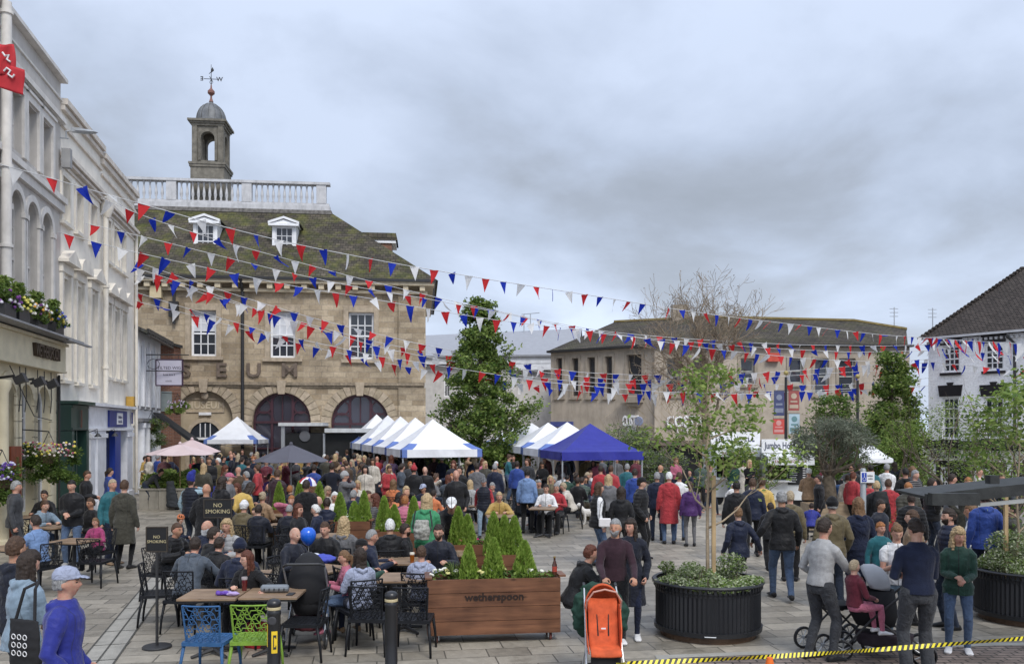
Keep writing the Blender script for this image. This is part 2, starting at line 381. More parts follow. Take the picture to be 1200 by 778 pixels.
# =============== LEFT TERRACE ===============
def LX(Y): return -13.7-.215*(Y-25.9)
def LFac(Y0,Y1,off=0):
    d=Vector((-.215,1,0)).normalized(); n=Vector((-d.y,d.x,0))   # n points into the buildings
    a=Vector((LX(Y0),Y0,0))+n*off; b=Vector((LX(Y1),Y1,0))+n*off
    return Facade((a.x,a.y),(b.x,b.y))
def grey_building():
    F=LFac(15,25.9); r=F.root('grey_building','tall grey stucco building with arched windows above a cream arched pub front','building')
    H=13.25; L_=F.len; D=9
    stu=M('grey_stucco',(.53,.50,.465),.8,dirt=.35,scale=1.5,bumps=.05); lt=M('grey_trim',(.68,.65,.61),.7,dirt=.3)
    pxs=[34,54,11]; cs=sorted(F.u(p) for p in (15,34,54)); sp=cs[1]-cs[0]; cen=[cs[2]-sp*k for k in range(5)]; cen=[c for c in cen if c>.8]
    print('grey windows',cen,L_)
    holes=[]
    for c in cen: holes.append((c-.42,c+.42,10.0,11.55)); holes.append((c-.45,c+.45,5.5,8.95,1))
    mb=MB(); wall(mb,0,L_,5.2,H,holes,.3); mb.box(0,L_,.32,D,5.2,H-.02)
    mb.build('wall',stu,r)
    for c in cen:
        sash(r,c-.42,c+.42,10.0,11.55,.18,2,2,lt,GLASS); sash(r,c-.45,c+.45,5.5,8.95,.18,2,4,lt,GLASS,arch=1)
        mb=MB(); 
        for a,b,z0,z1 in ((c-.62,c-.44,9.95,11.8),(c+.44,c+.62,9.95,11.8),(c-.44,c+.44,11.6,11.8)): mb.box(a,b,-.07,.01,z0,z1)
        mb.box(c-.68,c+.68,-.12,.01,11.8,11.88)
        n=14; top=8.95-.45
        for k in range(n):
            A0=math.pi*k/n;A1=math.pi*(k+1)/n
            mb.yprism([(c-q*math.cos(A),top+q*math.sin(A)) for q,A in ((.47,A0),(.65,A0),(.65,A1),(.47,A1))],-.06,.01)
        mb.box(c-.65,c-.47,-.06,.01,5.5,top); mb.box(c+.47,c+.65,-.06,.01,5.5,top)
        mb.box(c-.68,c-.44,-.09,.01,top-.14,top); mb.box(c+.44,c+.68,-.09,.01,top-.14,top)
        mb.build('window_surround',lt,r)
    mb=MB(); mb.box(-.05,L_+.05,-.2,.3,H,H+.11); mb.box(-.02,L_+.03,-.16,.01,12.0,12.16); mb.box(0,L_+.02,-.1,.01,11.98,12.0)
    mb.box(0,L_+.03,-.2,.01,9.55,9.72); mb.box(0,L_+.02,-.12,.01,9.3,9.54); mb.box(0,L_+.02,-.05,.01,12.7,12.76); mb.build('cornice',lt,r)
    mb=MB(); mb.box(0,L_,.31,D-.1,H,H+.05); mb.build('roof',M('lead_roof',(.16,.16,.17),.7),r)
    # cream ground floor, projecting
    cream=M('cream_render',(.70,.62,.44),.7,dirt=.15,scale=2)
    u_end=F.u(66,-.3); acs=[F.u(p,-.3) for p in (9.5,29.5,49.5)]; sp=acs[1]-acs[0]; acs=[acs[0]-sp,acs[0]-2*sp]+acs
    mb=MB(); wall(mb,0,u_end,0,4.4,[(a-.52,a+.52,0.02,3.9,1) for a in acs if a>.6],.22,y=-.3); mb.quad((u_end,-.3,0),(u_end,.35,0),(u_end,.35,4.4),(u_end,-.3,4.4))
    mb.box(0,u_end,-.28,.3,4.35,4.39)
    g=mb.build('ground_floor',cream,r)
    mb=MB()
    for a in acs:
        if a<.6: continue
        n=12
        for k in range(n):
            A0=math.pi*k/n;A1=math.pi*(k+.93)/n
            mb.yprism([(a-q*math.cos(A),3.38+q*math.sin(A)) for q,A in ((.54,A0),(.82,A0),(.82,A1),(.54,A1))],-.345,-.298)
        for k in range(8):
            z=.1+k*.41
            for x0,x1 in ((a-.82,a-.54),(a+.54,a+.82)): mb.box(x0,x1,-.345,-.298,z,z+.385)
    mb.build('rustication',cream,r)
    mb=MB(); 
    for a in acs:
        if a>.6: sash(r,a-.52,a+.52,.6,3.9,-.14,2,4,WHITE,glass('pub_glass',(.10,.10,.09),.2),arch=1,mid=False); mb.box(a-.52,a+.52,-.16,-.04,0,.6)
    mb.build('panel_below_window',cream,r)
    # fascia with letters
    mb=MB(); mb.box(0,u_end+.1,-.52,-.0,4.42,5.12); mb.box(0,u_end+.12,-.6,0,5.125,5.2); mb.box(0,u_end+.1,-.56,0,4.36,4.415); f=mb.build('fascia',cream,r)
    ua,ub=F.u(38,-.52),F.u(66.5,-.52)
    t=text_on('lettering','WETHERSPOON',.46,M('bronze_letters',(.07,.05,.035),.4,metal=.3),r,((ua+ub)/2,-.57,4.80),depth=.10,bold=True)
    w=t.dimensions.x; t.scale.x=(ub-ua)/max(w,.1)
    # lead ledge
    ue=F.u(86,-1.0)
    mb=MB(); mb.box(0,u_end+.25,-.98,.0,5.24,5.285); mb.box(u_end-1.2,u_end+.95,-1.02,-.9,5.19,5.235); mb.build('ledge',M('lead_sheet',(.30,.30,.31),.6),r)
    # flood lamps, cables, column, drain pipe
    for p in (23,45,60.5):
        u=F.u(p,-.85); mb=MB(); mb.tube([(u,-.3,3.95),(u,-.75,4.02)],.03); mb.M=Matrix.Translation((u,-.85,3.93))@Matrix.Rotation(R(-25),4,'X'); mb.box(-.10,.10,-.10,.10,-.09,.09); mb.box(-.12,.12,-.14,-.10,-.11,.11); mb.M=None
        mb.build('flood_lamp',M('black_metal',(.025,.025,.027),.45,sp=.5),r)
    mb=MB(); 
    for p in (20,27,41,49,57,64): 
        u=F.u(p,-.3); mb.tube([(u,-.36,4.34),(u+.03,-.37,3.6),(u-.05,-.36,3.2)],.012,5)
    mb.tube([(F.u(5,-.3),-.42,4.3),(F.u(30,-.3),-.5,3.1),(F.u(55,-.3),-.42,3.0)],.012,5)
    u=u_end-.1; mb.tube([(u,-.4,4.3),(u,-.4,0)],.035,6); mb.build('cable',MATS['black_metal'],r)
    u=F.u(4,-.35); mb=MB()
    mb.tube([(F.u(5,-.2),-.25,5.3),(F.u(5,-.2),-.25,13.2)],.12,12)
    for z in (5.9,7.2,9.15,11.3,12.9): mb.tube([(F.u(5,-.2),-.25,z),(F.u(5,-.2),-.25,z+.08)],.16,12)
    mb.tube([(F.u(5,-.2),-.25,11.3),(F.u(5,-.2),-.25,11.55)],[.16,.22],12); smooth_by_angle(mb.build('drain_pipe',lt,r))
    mb=MB(); mb.lathe([(.2,0),(.2,.2),(.15,.25),(.14,3.6),(.2,3.75),(.2,3.9)],(F.u(2,-.6),-.6,0),16); smooth_by_angle(mb.build('column',cream,r))
    u=F.u(13,-.5)
    mb=MB(); mb.box(u-.35,u+.35,-.62,-.36,.0,2.35); mb.mi=1; mb.box(u-.06,u+.1,-.64,-.615,.5,2.1)
    mb.build('door',[wood('door_wood',(.16,.04,.02),(.26,.07,.035),2),M('brass',(.5,.4,.2),.3,1)],r)
    return F
GF=grey_building()

def white_terrace():
    F=LFac(25.9,35.75); r=F.root('white_terrace','white stucco terrace with pedimented windows above green and blue shopfronts','building')
    st=M('white_stucco',(.84,.79,.70),.75,dirt=.22,scale=1.2,bumps=.04); tr=M('cream_trim',(.77,.72,.63),.7,dirt=.3)
    um=F.u(118); L_=F.len; ua=[F.u(p) for p in (76,92,108.5)]; ub=[F.u(p) for p in (125.5,135,143.5)]
    holes=[]
    W=.36
    for c in ua: holes+= [(c-W,c+W,9.15,10.45),(c-W,c+W,4.35,7.4)]
    for c in ub: holes+= [(c-W,c+W,8.95,10.4),(c-W,c+W,4.75,7.25)]
    mb=MB(); wall(mb,0,L_,3.6,12.6,holes,.28); mb.box(0,L_,.3,9,0,12.6); mb.quad((L_,0,0),(L_,.3,0),(L_,.3,12.6),(L_,0,12.6)); mb.build('wall',st,r)
    warm=glass('brown_glass',(.16,.14,.11),.25,.4)  # dull brownish panes, one even colour
    for h in holes: sash(r,*h[:4],.16,2,3,st,warm,fw=.05)
    mb=MB()
    for i,c in enumerate(ua+ub):
        b0=4.35 if c in ua else 4.75; t0=7.4 if c in ua else 7.25
        for x0,x1 in ((c-W-.17,c-W-.01),(c+W+.01,c+W+.17)): mb.box(x0,x1,-.09,.01,b0-.1,t0+.12)
        mb.box(c-W-.2,c+W+.2,-.11,.01,t0+.13,t0+.4); mb.box(c-W-.3,c+W+.3,-.3,.01,t0+.41,t0+.5)
        z=t0+.5
        if i%3==1:
            poly=[(c-.66,z)]+[(c-.66*math.cos(math.pi*k/10),z+.36*math.sin(math.pi*k/10)) for k in range(1,10)]+[(c+.66,z)]
        else: poly=[(c-.66,z),(c,z+.36),(c+.66,z)]
        mb.yprism(poly[::-1],-.3,.01)
        mb.box(c-W-.12,c+W+.12,-.14,.01,b0-.2,b0-.1)
        u0=9.15 if c in ua else 8.95; u1=10.45 if c in ua else 10.4
        for x0,x1 in ((c-W-.13,c-W-.01),(c+W+.01,c+W+.13)): mb.box(x0,x1,-.06,.01,u0-.05,u1+.1)
        mb.box(c-W-.14,c+W+.14,-.07,.01,u1+.02,u1+.14); mb.box(c-W-.18,c+W+.18,-.14,.01,u0-.16,u0-.05)
    mb.build('window_surround',tr,r)
    mb=MB()
    mb.box(0,um-.06,-.2,.3,12.62,12.8); mb.box(0,um-.04,-.12,.01,12.45,12.6); mb.box(um-.05,L_+.04,-.2,.3,12.42,12.6); mb.box(um-.04,L_+.02,-.12,.01,12.2,12.4)
    for z,dz,p in ((11.95,.08,.08),(11.05,.12,.22),(10.92,.1,.14),(10.76,.05,.06)):
        mb.box(0,um-.02,-p,.01,z,z+dz); mb.box(um+.0,L_+.02,-p,.01,z-.16,z-.16+dz)
    mb.build('cornice',M('weathered_cornice',(.66,.60,.53),.8,dirt=.4,scale=4),r)
    mb=MB(); mb.box(.1,L_-.1,.32,8.9,12.6,12.9); mb.build('roof',MATS['lead_roof'],r)
    mb=MB(); mb.tube([(um+.05,-.16,3.7),(um+.05,-.16,10.9)],.09,10)
    for z in (4.9,7.8): mb.tube([(um+.05,-.16,z),(um+.05,-.16,z+.1)],.12,10)
    mb.tube([(um+.05,-.2,10.3),(um+.05,-.2,10.6),(um+.05,-.2,10.8)],[.1,.22,.22],10); mb.tube([(L_-.1,-.1,.1),(L_-.1,-.1,11)],.06,8)
    smooth_by_angle(mb.build('drain_pipe',tr,r))
    # shop 1 green
    grn=M('dark_green_paint',(.02,.055,.042),.4,sp=.5); u1=F.u(103.5,-.3)
    mb=MB(); mb.box(.0,u1,-.3,.28,2.72,3.5); mb.box(-.02,u1+.1,-.5,.28,3.52,3.62); mb.box(0,.25,-.32,.28,0,2.7); mb.box(u1-.28,u1,-.32,.28,0,2.7); mb.box(.25,u1-.28,-.2,.25,0,.7)
    mb.box((u1)/2-.06,u1/2+.06,-.2,.1,.7,2.7); mb.box(.03,u1-.1,-.34,-.3,3.42,3.5); mb.box(.03,u1-.1,-.33,-.3,2.74,2.8); s=mb.build('green_shopfront',grn,r)
    mb=MB(); mb.quad((.25,0,.7),(u1-.28,0,.7),(u1-.28,0,2.7),(.25,0,2.7)); mb.build('pane',GLASS,s)
    mb=MB(); mb.box(u1*.45,u1*.45+.12,-.36,-.345,2.8,3.35); mb.build('sign_strip',M('brown_sign',(.12,.05,.03),.5),s)
    # shop 2 white with blue sign
    wh=M('white_gloss_paint',(.78,.79,.82),.4,dirt=.1); blue=M('royal_blue_paint',(.02,.05,.32),.4,sp=.5)
    ux0=u1+.12; ux1=F.u(154,-.3); ud0,ud1=F.u(135,-.2),F.u(141.5,-.2); us0,us1=F.u(126,-.3),F.u(148,-.34)
    mb=MB(); mb.box(ux0,ux1,-.3,.28,2.72,3.5); mb.box(ux0-.05,ux1+.1,-.5,.28,3.52,3.62)
    p0=F.u(113,-.3);p1=F.u(123,-.3);p2=F.u(148,-.3)
    for a,b in ((ux0,ux0+.5),(p0,p1),(p2,ux1)): mb.box(a,b,-.34,.28,0,2.7); mb.box(a-.03,b+.03,-.4,.28,0,.35); mb.box(a-.03,b+.03,-.4,.28,2.45,2.6)
    mb.box(ux0+.5,p0,-.22,.26,0,2.7); mb.box(ux0,ux1,-.4,-.3,2.7,2.78); s=mb.build('white_shopfront',wh,r)
    mb=MB(); mb.box(ud0,ud1,-.2,.2,0,2.68); mb.build('door',blue,s)
    mb=MB(); mb.quad((p1,.0,.1),(p2,.0,.1),(p2,.0,2.7),(p1,.0,2.7)); mb.build('pane',GLASS,s)
    mb=MB(); mb.box(us0,us1,-.37,-.31,2.82,3.42); sg_=mb.build('sign_board',M('navy_sign_paint',(.03,.045,.22),.45),s)
    mb=MB(); m_=(us0+us1)/2+.1; mb.box(m_-.42,m_+.42,-.4,-.375,2.92,3.34); mb.build('name_plate',WHITE,sg_)
    for z in (3.2,3.04): print_lines('plate_print',.6,.11,M('navy_letters',(.02,.03,.12),.5),sg_,(m_,-.405,z),int(z*100))
    mb=MB(); mb.box(ux1-.2,ux1-.05,-.37,-.345,2.95,3.4); mb.build('notice',MATS['navy_sign_paint'],s)
    for p in (114,134): 
        u=F.u(p,-.6); mb=MB(); mb.tube([(u,-.35,2.65),(u,-.6,2.75),(u,-.62,2.6)],.015,6); mb.lathe([(.03,.12),(.12,0)],(u,-.62,2.5),10); mb.build('shop_lamp',MATS['black_metal'],s)
    mb=MB(); mb.box(L_-1.6,L_-1.3,-.3,-.02,3.65,4.05); mb.build('alarm_box',M('amber_plastic',(.5,.3,.06),.4),r)
    # flood light bracket & lamp on the wall near the grey building
    return F
WF=white_terrace()

def tilted_building():
    F=LFac(35.85,41.3); r=F.root('slate_roofed_cafe','low white cafe building with slate roof and tall narrow windows','building')
    st=M('cool_white_render',(.80,.81,.83),.7,dirt=.0,var=.06); L_=F.len
    cs=[F.u(p) for p in (158,165,171,177.5,184)]
    holes=[(c-.26,c+.26,3.75,6.35) for c in cs]+[(c-.3,c+.3,.3,2.9) for c in cs]
    mb=MB(); wall(mb,0,L_,0,6.95,holes,.25); mb.quad((0,0,0),(0,6,0),(0,6,6.95),(0,0,6.95)); mb.quad((L_,0,0),(L_,6,0),(L_,6,6.95),(L_,0,6.95)); mb.build('wall',st,r)
    for h in holes: sash(r,*h[:4],.12,2,4,st,GLASS,fw=.04)
    mb=MB()
    for i in range(len(cs)-1):
        m_=(cs[i]+cs[i+1])/2; mb.tube([(m_,-.12,0),(m_,-.12,3.0)],.17,12); mb.tube([(m_,-.12,0),(m_,-.12,.5)],.23,12); mb.tube([(m_,-.12,2.8),(m_,-.12,3.0)],.22,12)
        mb.box(m_-.16,m_+.16,-.08,.01,3.6,6.6)
    smooth_by_angle(mb.build('pilasters',WHITE,r))
    mb=MB(); mb.box(0,L_,-.3,.01,3.05,3.2)
    for c in cs: mb.box(c-.33,c+.33,-.1,.01,3.62,3.72)
    mb.build('sill_band',M('grey_lead_band',(.2,.2,.21),.6),r)
    slate=masonry('old_slate',.3,.22,(.035,.036,.04),(.075,.075,.08),(.02,.02,.02),.01,stain=.4,rough=.7,bstr=1.0,moss=.25)
    e=.5; z0=6.9; z1=8.55; y1=3.4
    mb=MB(); mb.add([(-.05,-e,z0),(L_+.3,-e,z0),(L_+.3,y1,z1),(-.05,y1,z1),(-.05,7,z0),(L_+.3,7,z0),(-.05,-e,z0-.14),(L_+.3,-e,z0-.14),(L_+.3,y1,z1-.2),(-.05,y1,z1-.2)],[(0,1,2,3),(3,2,5,4),(0,6,7,1),(6,9,8,7),(1,7,8,2),(0,3,9,6)]); mb.build('roof',slate,r)
    mb=MB(); rr=random.Random(3)
    for k in range(40):
        u=-.05+(L_+.3)*k/40; mb.box(u+.02,u+.14,-e-.06,-e+.04,z0-.1-rr.random()*.05,z0+.07)
    mb.tube([(0,-e-.02,z0-.2),(L_+.2,-e-.02,z0-.22)],.06,8); mb.build('gutter',MATS['black_metal'],r)
    mb=MB(); mb.box(1.8,L_+.4,3.0,5.4,7.4,9.1); mb.box(1.7,L_+.5,2.9,5.5,9.1,9.22); mb.build('dormer',M('dark_navy_cladding',(.02,.028,.045),.6,var=.3),r)
    # iron bracket
    u=F.u(170); 
    mb=MB(); mb.tube([(u,0,4.0+1.32),(u,-1.65,5.32)],.025,6); mb.tube([(u,-.02,5.9),(u,-.02,4.9)],.02,6)
    mb.tube([(u,-.1+ -.25+.25*math.cos(t),5.62+.22*math.sin(t)) for t in [k*.5 for k in range(13)]],.014,5); mb.build('sign_bracket',MATS['black_metal'],r)
    # awning over the far shop
    mb=MB(); ua_=F.u(188); a0=(3.2,0)
    mb.add([(L_-2.2,-.1,3.5),(L_-.1,-.1,3.5),(L_-.1,-1.75,2.25),(L_-2.2,-1.75,2.25),(L_-2.2,-.1,3.42),(L_-.1,-.1,3.42),(L_-.1,-1.75,2.05),(L_-2.2,-1.75,2.05)],[(0,1,2,3),(4,7,6,5),(3,2,6,7),(0,3,7,4),(1,5,6,2)])
    mb.build('awning',M('charcoal_canvas',(.03,.032,.035),.8),r)
    return F
TF=tilted_building()
def brick_wing():
    F=Facade((-17.6,42.3),(-16.75,42.3)); r=F.root('brick_wing','small red brick wing between the cafe and the museum','building')
    br=masonry('red_brick',.23,.075,(.25,.10,.06),(.36,.16,.10),(.3,.27,.23),.01)
    mb=MB(); mb.box(0,F.len,0,.85,0,6.9); o=mb.build('wall',masonry('red_brick_xz',.23,.075,(.25,.10,.06),(.36,.16,.10),(.3,.27,.23),.01,rot=(R(-90),0,0)),r)
    mb=MB(); mb.add([(-.3,-.4,7.1),(F.len+.12,-.4,6.95),(F.len+.12,.8,6.95),(-.3,.8,7.2),(-.3,-.4,6.95),(F.len+.12,-.4,6.8),(F.len+.12,.8,6.8),(-.3,.8,6.95)],[(0,1,2,3),(4,7,6,5),(0,4,5,1),(1,5,6,2),(2,6,7,3),(3,7,4,0)]); mb.build('roof',MATS['old_slate'],r)
    mb=MB(); mb.box(.25,.75,-.12,.0,3.6,4.6); mb.build('meter_box',M('grey_green_metal',(.3,.34,.33),.5),r)
brick_wing()

# =============== MUSEUM ===============
def museum():
    YL,YR=43.2,44.8
    F=Facade(((148-CX)*YL/FP,YL),((496.5-CX)*YR/FP,YR)); r=F.root('museum','sandstone museum with mossy tiled roof, white balustrade and arched ground floor','building')
    L_=F.len; U=F.u; Z=F.z
    st=masonry('sandstone_ashlar',.62,.29,(.35,.275,.185),(.56,.46,.33),(.38,.32,.25),.013,rot=(R(-90),0,0),stain=.42,shift=(.2,.1,0))
    plain=M('sandstone_plain',(.42,.345,.255),.85,var=.22,scale=5,dirt=.4)
    zE=Z(300,331); print('museum L',L_,'eave',zE)
    ws=[(223.5,253.5,363.5,417),(316.5,346,365,419),(408.5,438,366,420.5)]
    holes=[]; W=[]
    for a,b,t,bt in ws:
        h=(U(a),U(b),Z(a,bt),Z(a,t)); W.append(h); holes.append(h)
    zs=.45
    arcs=[(205.5,272.5,458),(296,364,460),(388,455.6,462)]; A=[]
    for i,(a,b,t) in enumerate(arcs):
        A.append((U(a),U(b),Z((a+b)/2,t)))
    for a,b,t in A: holes.append((a,b,.02,t,1))
    mb=MB(); wall(mb,0,L_,0,zE,holes,.35); mb.quad((L_,0,0),(L_,12,0),(L_,12,zE),(L_,0,zE)); mb.quad((0,0,0),(0,12,0),(0,12,zE),(0,0,zE)); mb.quad((0,12,0),(L_,12,0),(L_,12,zE),(0,12,zE))
    mb.build('wall',st,r)
    white=M('white_sash_paint',(.8,.81,.83),.4)
    for i,h in enumerate(W): sash(r,*h,.18,3,4,white,GLASS,fw=.11,mw=.05,blind=(.45,.55,0)[i] or None)
    # architraves, sills
    mb=MB()
    for a,b,c,d in W:
        for x0,x1 in ((a-.26,a-.01),(b+.01,b+.26)): mb.box(x0,x1,-.08,.01,c-.02,d+.28)
        mb.box(a-.0,b+.0,-.08,.01,d+.01,d+.28); mb.box(a-.36,b+.36,-.16,.01,c-.2,c-.03); mb.box(a-.3,b+.3,-.04,.01,d+.29,d+.36)
    mb.build('window_surround',plain,r)
    # voussoirs + keystones
    mb=MB(); mb.mi=0
    for a,b,t in A:
        m_=(a+b)/2; rr=(b-a)/2; sp=t-rr; n=17
        for k in range(n):
            A0=math.pi*(k+.04)/n;A1=math.pi*(k+.96)/n
            mb.mi=k%2
            mb.yprism([(m_-q*math.cos(x),sp+q*math.sin(x)) for q,x in ((rr+.02,A0),(rr+.52,A0),(rr+.52,A1),(rr+.02,A1))],-.07-.02*(k%3==0),.01)
        mb.mi=0; mb.yprism([(m_-.16,t-.08),(m_+.16,t-.08),(m_+.24,t+.62),(m_-.24,t+.62)],-.2,.01)
        mb.box(a-.55,a-.02,-.1,.01,sp-.22,sp-.01); mb.box(b+.02,b+.55,-.1,.01,sp-.22,sp-.01)
    mb.build('voussoirs',[plain,M('sandstone_dark',(.34,.28,.20),.9,var=.25,scale=5)],r)
    # string course
    zc=Z(320,450)
    mb=MB(); mb.box(-.02,L_+.05,-.16,.01,zc-.06,zc+.1); mb.box(-.02,L_+.03,-.09,.01,zc-.16,zc-.07); mb.build('string_course',M('weathered_stone',(.27,.22,.16),.9,var=.4,scale=7,dirt=.6),r)
    # corner pilaster
    up=U(467); mb=MB(); mb.box(up,L_+.1,-.14,.0,0,zc-.17); mb.box(up,L_+.1,-.12,0,zc+.11,zE-.6); mb.build('corner_pilaster',st,r)
    # cornice + modillions
    cr=M('cornice_stone',(.62,.53,.38),.8,dirt=.35)
    mb=MB(); mb.box(-.3,L_+.55,-.62,.3,zE-.1,zE+.12); mb.box(0,L_+.2,-.25,.0,zE-.5,zE-.36); mb.box(L_,L_+.5,.3,12,zE-.1,zE+.12)
    k=0
    while k*.86<L_+.2: mb.box(.15+k*.86,.42+k*.86,-.52,.0,zE-.36,zE-.11); k+=1
    mb.build('cornice',cr,r)
    mb=MB(); mb.box(-.35,L_+.62,-.74,-.62,zE+.06,zE+.2); mb.box(L_+.5,L_+.62,-.62,12,zE+.06,zE+.2); u=U(285); mb.tube([(u,-.17,0),(u,-.17,zE-.5),(u,-.4,zE-.3),(u,-.66,zE+.08)],.085,8); 
    u=U(205);mb.tube([(u,-.17,Z(205,380)),(u,-.17,zE-.4)],.08,8); mb.box(u-.22,u+.22,-.35,-.05,Z(205,372),Z(205,354))
    mb.build('gutter_pipe',MATS['black_metal'],r)
    mb=MB(); u=U(184.5); mb.box(u-.28,u+.28,-.35,0,Z(184,350),Z(184,336)); mb.build('speaker_box',M('buff_box',(.62,.52,.33),.6),r)
    # hip roof
    run=4.6; zT=Z(260,243,run); uR=U(383,run); uL=uR-(L_-2*(L_-uR)); uL=U(150,run)-1.5
    moss=masonry('mossy_tiles',.27,.19,(.065,.058,.047),(.13,.11,.085),(.045,.04,.032),.013,rot=(0,0,0),stain=.5,moss=.6,bstr=1.2,rough=.9)
    e=.74; x0,x1=-e,L_+e; y0,y1=-e,12+e; zb=zE+.14
    T=[(uL,run,zT),(uR,run,zT),(uR,12-run,zT),(uL,12-run,zT)]
    mb=MB(); mb.add([(x0,y0,zb),(x1,y0,zb),(x1,y1,zb),(x0,y1,zb)]+T,[(0,1,5,4),(1,2,6,5),(2,3,7,6),(3,0,4,7),(4,5,6,7),(0,3,2,1)]); o=mb.build('roof',moss,r)
    # balustrade (white) along the flat top
    bl=M('balustrade_white',(.52,.52,.53),.7,dirt=.6,scale=4)
    zb0=zT; h0=.35
    def zt(px,py): return Z(px,py,run)
    ztop=zt(260,212); print('balustrade',zb0,ztop)
    mb=MB(); mb.box(uL-.1,uR+.2,run-.35,run+.2,zb0-.12,zb0+.14); mb.mi=1; mb.box(uL-.1,uR+.3,run-.42,run+.25,zb0-.34,zb0-.13); mb.mi=0
    mb.box(uL-.05,uR+.15,run-.25,run+.1,zb0+.14,zb0+.3); mb.box(uL-.1,uR+.2,run-.32,run+.15,ztop-.14,ztop)
    piers=[U(p,run) for p in (202,290,377)]+[uL+.2]
    for p in piers: mb.box(p-.27,p+.27,run-.27,run+.12,zb0+.3,ztop-.14)
    bal=mb.build('balustrade',[bl,M('lead_stained',(.16,.15,.14),.8,var=.5,scale=6)],r)
    prof=[(.07,0),(.07,.06),(.045,.1),(.09,.28),(.075,.4),(.04,.62),(.05,.7),(.07,.74),(.07,.8)]
    hh=(ztop-.14)-(zb0+.3); prof=[(q,z*hh/.8) for q,z in prof]
    me=MB().lathe(prof,(0,0,0),8).mesh('baluster',[bl],True)
    pp=sorted(piers); 
    for i in range(len(pp)-1):
        a,b=pp[i]+.36,pp[i+1]-.36; n=max(2,int((b-a)/.3))
        for k in range(n): link('baluster',me,bal,(a+(b-a)*(k+.5)/n,run-.07,zb0+.3))
    # dormers
    for (a,b,t,bt,pk) in ((230,251,264,302,255),(322.5,343.5,267,304,258)):
        y=1.0+ .9
        # front plane of the dormer stands at local y = yd
        yd=1.6; ua_,ub_=U(a,yd),U(b,yd); z0=Z(a,bt,yd); z1=Z(a,t,yd)+.05; zp=Z(a,pk,yd)
        d=empty('dormer'); setpar(d,r)
        mb=MB(); fw=.16
        wall(mb,ua_-fw,ub_+fw,z0-.2,z1+.1,[(ua_,ub_,z0,z1)],.12,y=yd); mb.quad((ua_-fw,yd,z0-.2),(ua_-fw,yd+2.2,z0-.2),(ua_-fw,yd+2.2,z1+.1),(ua_-fw,yd,z1+.1)); mb.quad((ub_+fw,yd,z0-.2),(ub_+fw,yd+2.2,z0-.2),(ub_+fw,yd+2.2,z1+.1),(ub_+fw,yd,z1+.1))
        m_=(ua_+ub_)/2; mb.yprism([(ua_-.28,z1+.12),(ub_+.28,z1+.12),(m_,zp)],yd-.18,yd+2.6); mb.box(ua_-.32,ub_+.32,yd-.26,yd+.1,z1+.02,z1+.14)
        mb.box(ua_-.3,ub_+.3,yd-.12,yd,z0-.26,z0-.12)
        for sx in (-1,1):   # raking mouldings
            w=(ub_-ua_)/2+.34; P=[(m_+sx*w,z1+.13),(m_,zp+.05),(m_,zp+.17),(m_+sx*w,z1+.25)]; mb.yprism(P if sx<0 else P[::-1],yd-.26,yd+.0)
        bb=mb.build('dormer_case',white,d); sash(d,ua_,ub_,z0,z1,yd+.04,3,4,white,GLASS,fw=.07,mw=.03)
        mb=MB(); w=(ub_-ua_)/2+.38
        mb.add([(m_-w,yd-.2,z1+.2),(m_,yd-.2,zp+.19),(m_+w,yd-.2,z1+.2),(m_-w,yd+2.8,z1+.2),(m_,yd+2.8,zp+.19),(m_+w,yd+2.8,z1+.2)],[(0,1,4,3),(1,2,5,4)]); mb.build('dormer_roof',MATS['lead_stained'],d)
    # side dormer / chimney at right, behind the hip
    yk=6.2; ua_,ub_=U(428,yk),U(464,yk); z0=Z(446,306,yk); z1=Z(446,285,yk); z2=Z(446,273,yk)
    d=empty('side_dormer'); setpar(d,r)
    mb=MB(); mb.box(ua_+.9,ub_-.25,yk,yk+1.8,z0-1.2,z1); mb.build('brick_cheek',MATS['red_brick_xz'],d)
    mb=MB(); mb.box(ua_+.3,ub_,yk-.1,yk+2,z1,z1+.16); mb.build('eaves_board',white,d)
    mb=MB(); mb.add([(ua_-.8,yk-.15,z1+.17),(ub_+.1,yk-.15,z1+.17),(ub_+.1,yk+2.1,z1+.17),(ua_-.8,yk+2.1,z1+.17),(ua_-.8,yk-.05,z2),(ub_+.0,yk-.05,z2),(ub_+.0,yk+2,z2),(ua_-.8,yk+2,z2)],[(0,1,5,4),(1,2,6,5),(2,3,7,6),(3,0,4,7),(4,5,6,7)]); mb.build('dormer_roof',moss,d)
    # cupola
    yc=6.0; k=lambda px:U(px,yc); zz=lambda py:Z(247,py,yc)
    cu_=k(247.5); w=(k(267)-k(229))/2; c=empty('cupola'); setpar(c,r)
    cs=M('cupola_stone',(.185,.17,.14),.9,var=.3,scale=4,dirt=.55)
    zb_=zT-.3; z1=zz(196); z2=zz(153.5); 
    mb=MB(); q=w*1.02
    mb.box(cu_-q,cu_+q,yc-q,yc+q,zb_,z1-.12); mb.box(cu_-q-.1,cu_+q+.1,yc-q-.1,yc+q+.1,z1-.12,z1); mb.box(cu_-q-.06,cu_+q+.06,yc-q-.06,yc+q+.06,z1-.26,z1-.12)
    b_=w*.88; oz0=zz(196)+.02; oz1=zz(160); ow=(k(255)-k(239))/2
    tk=.34
    M4=[Matrix.Identity(4)]
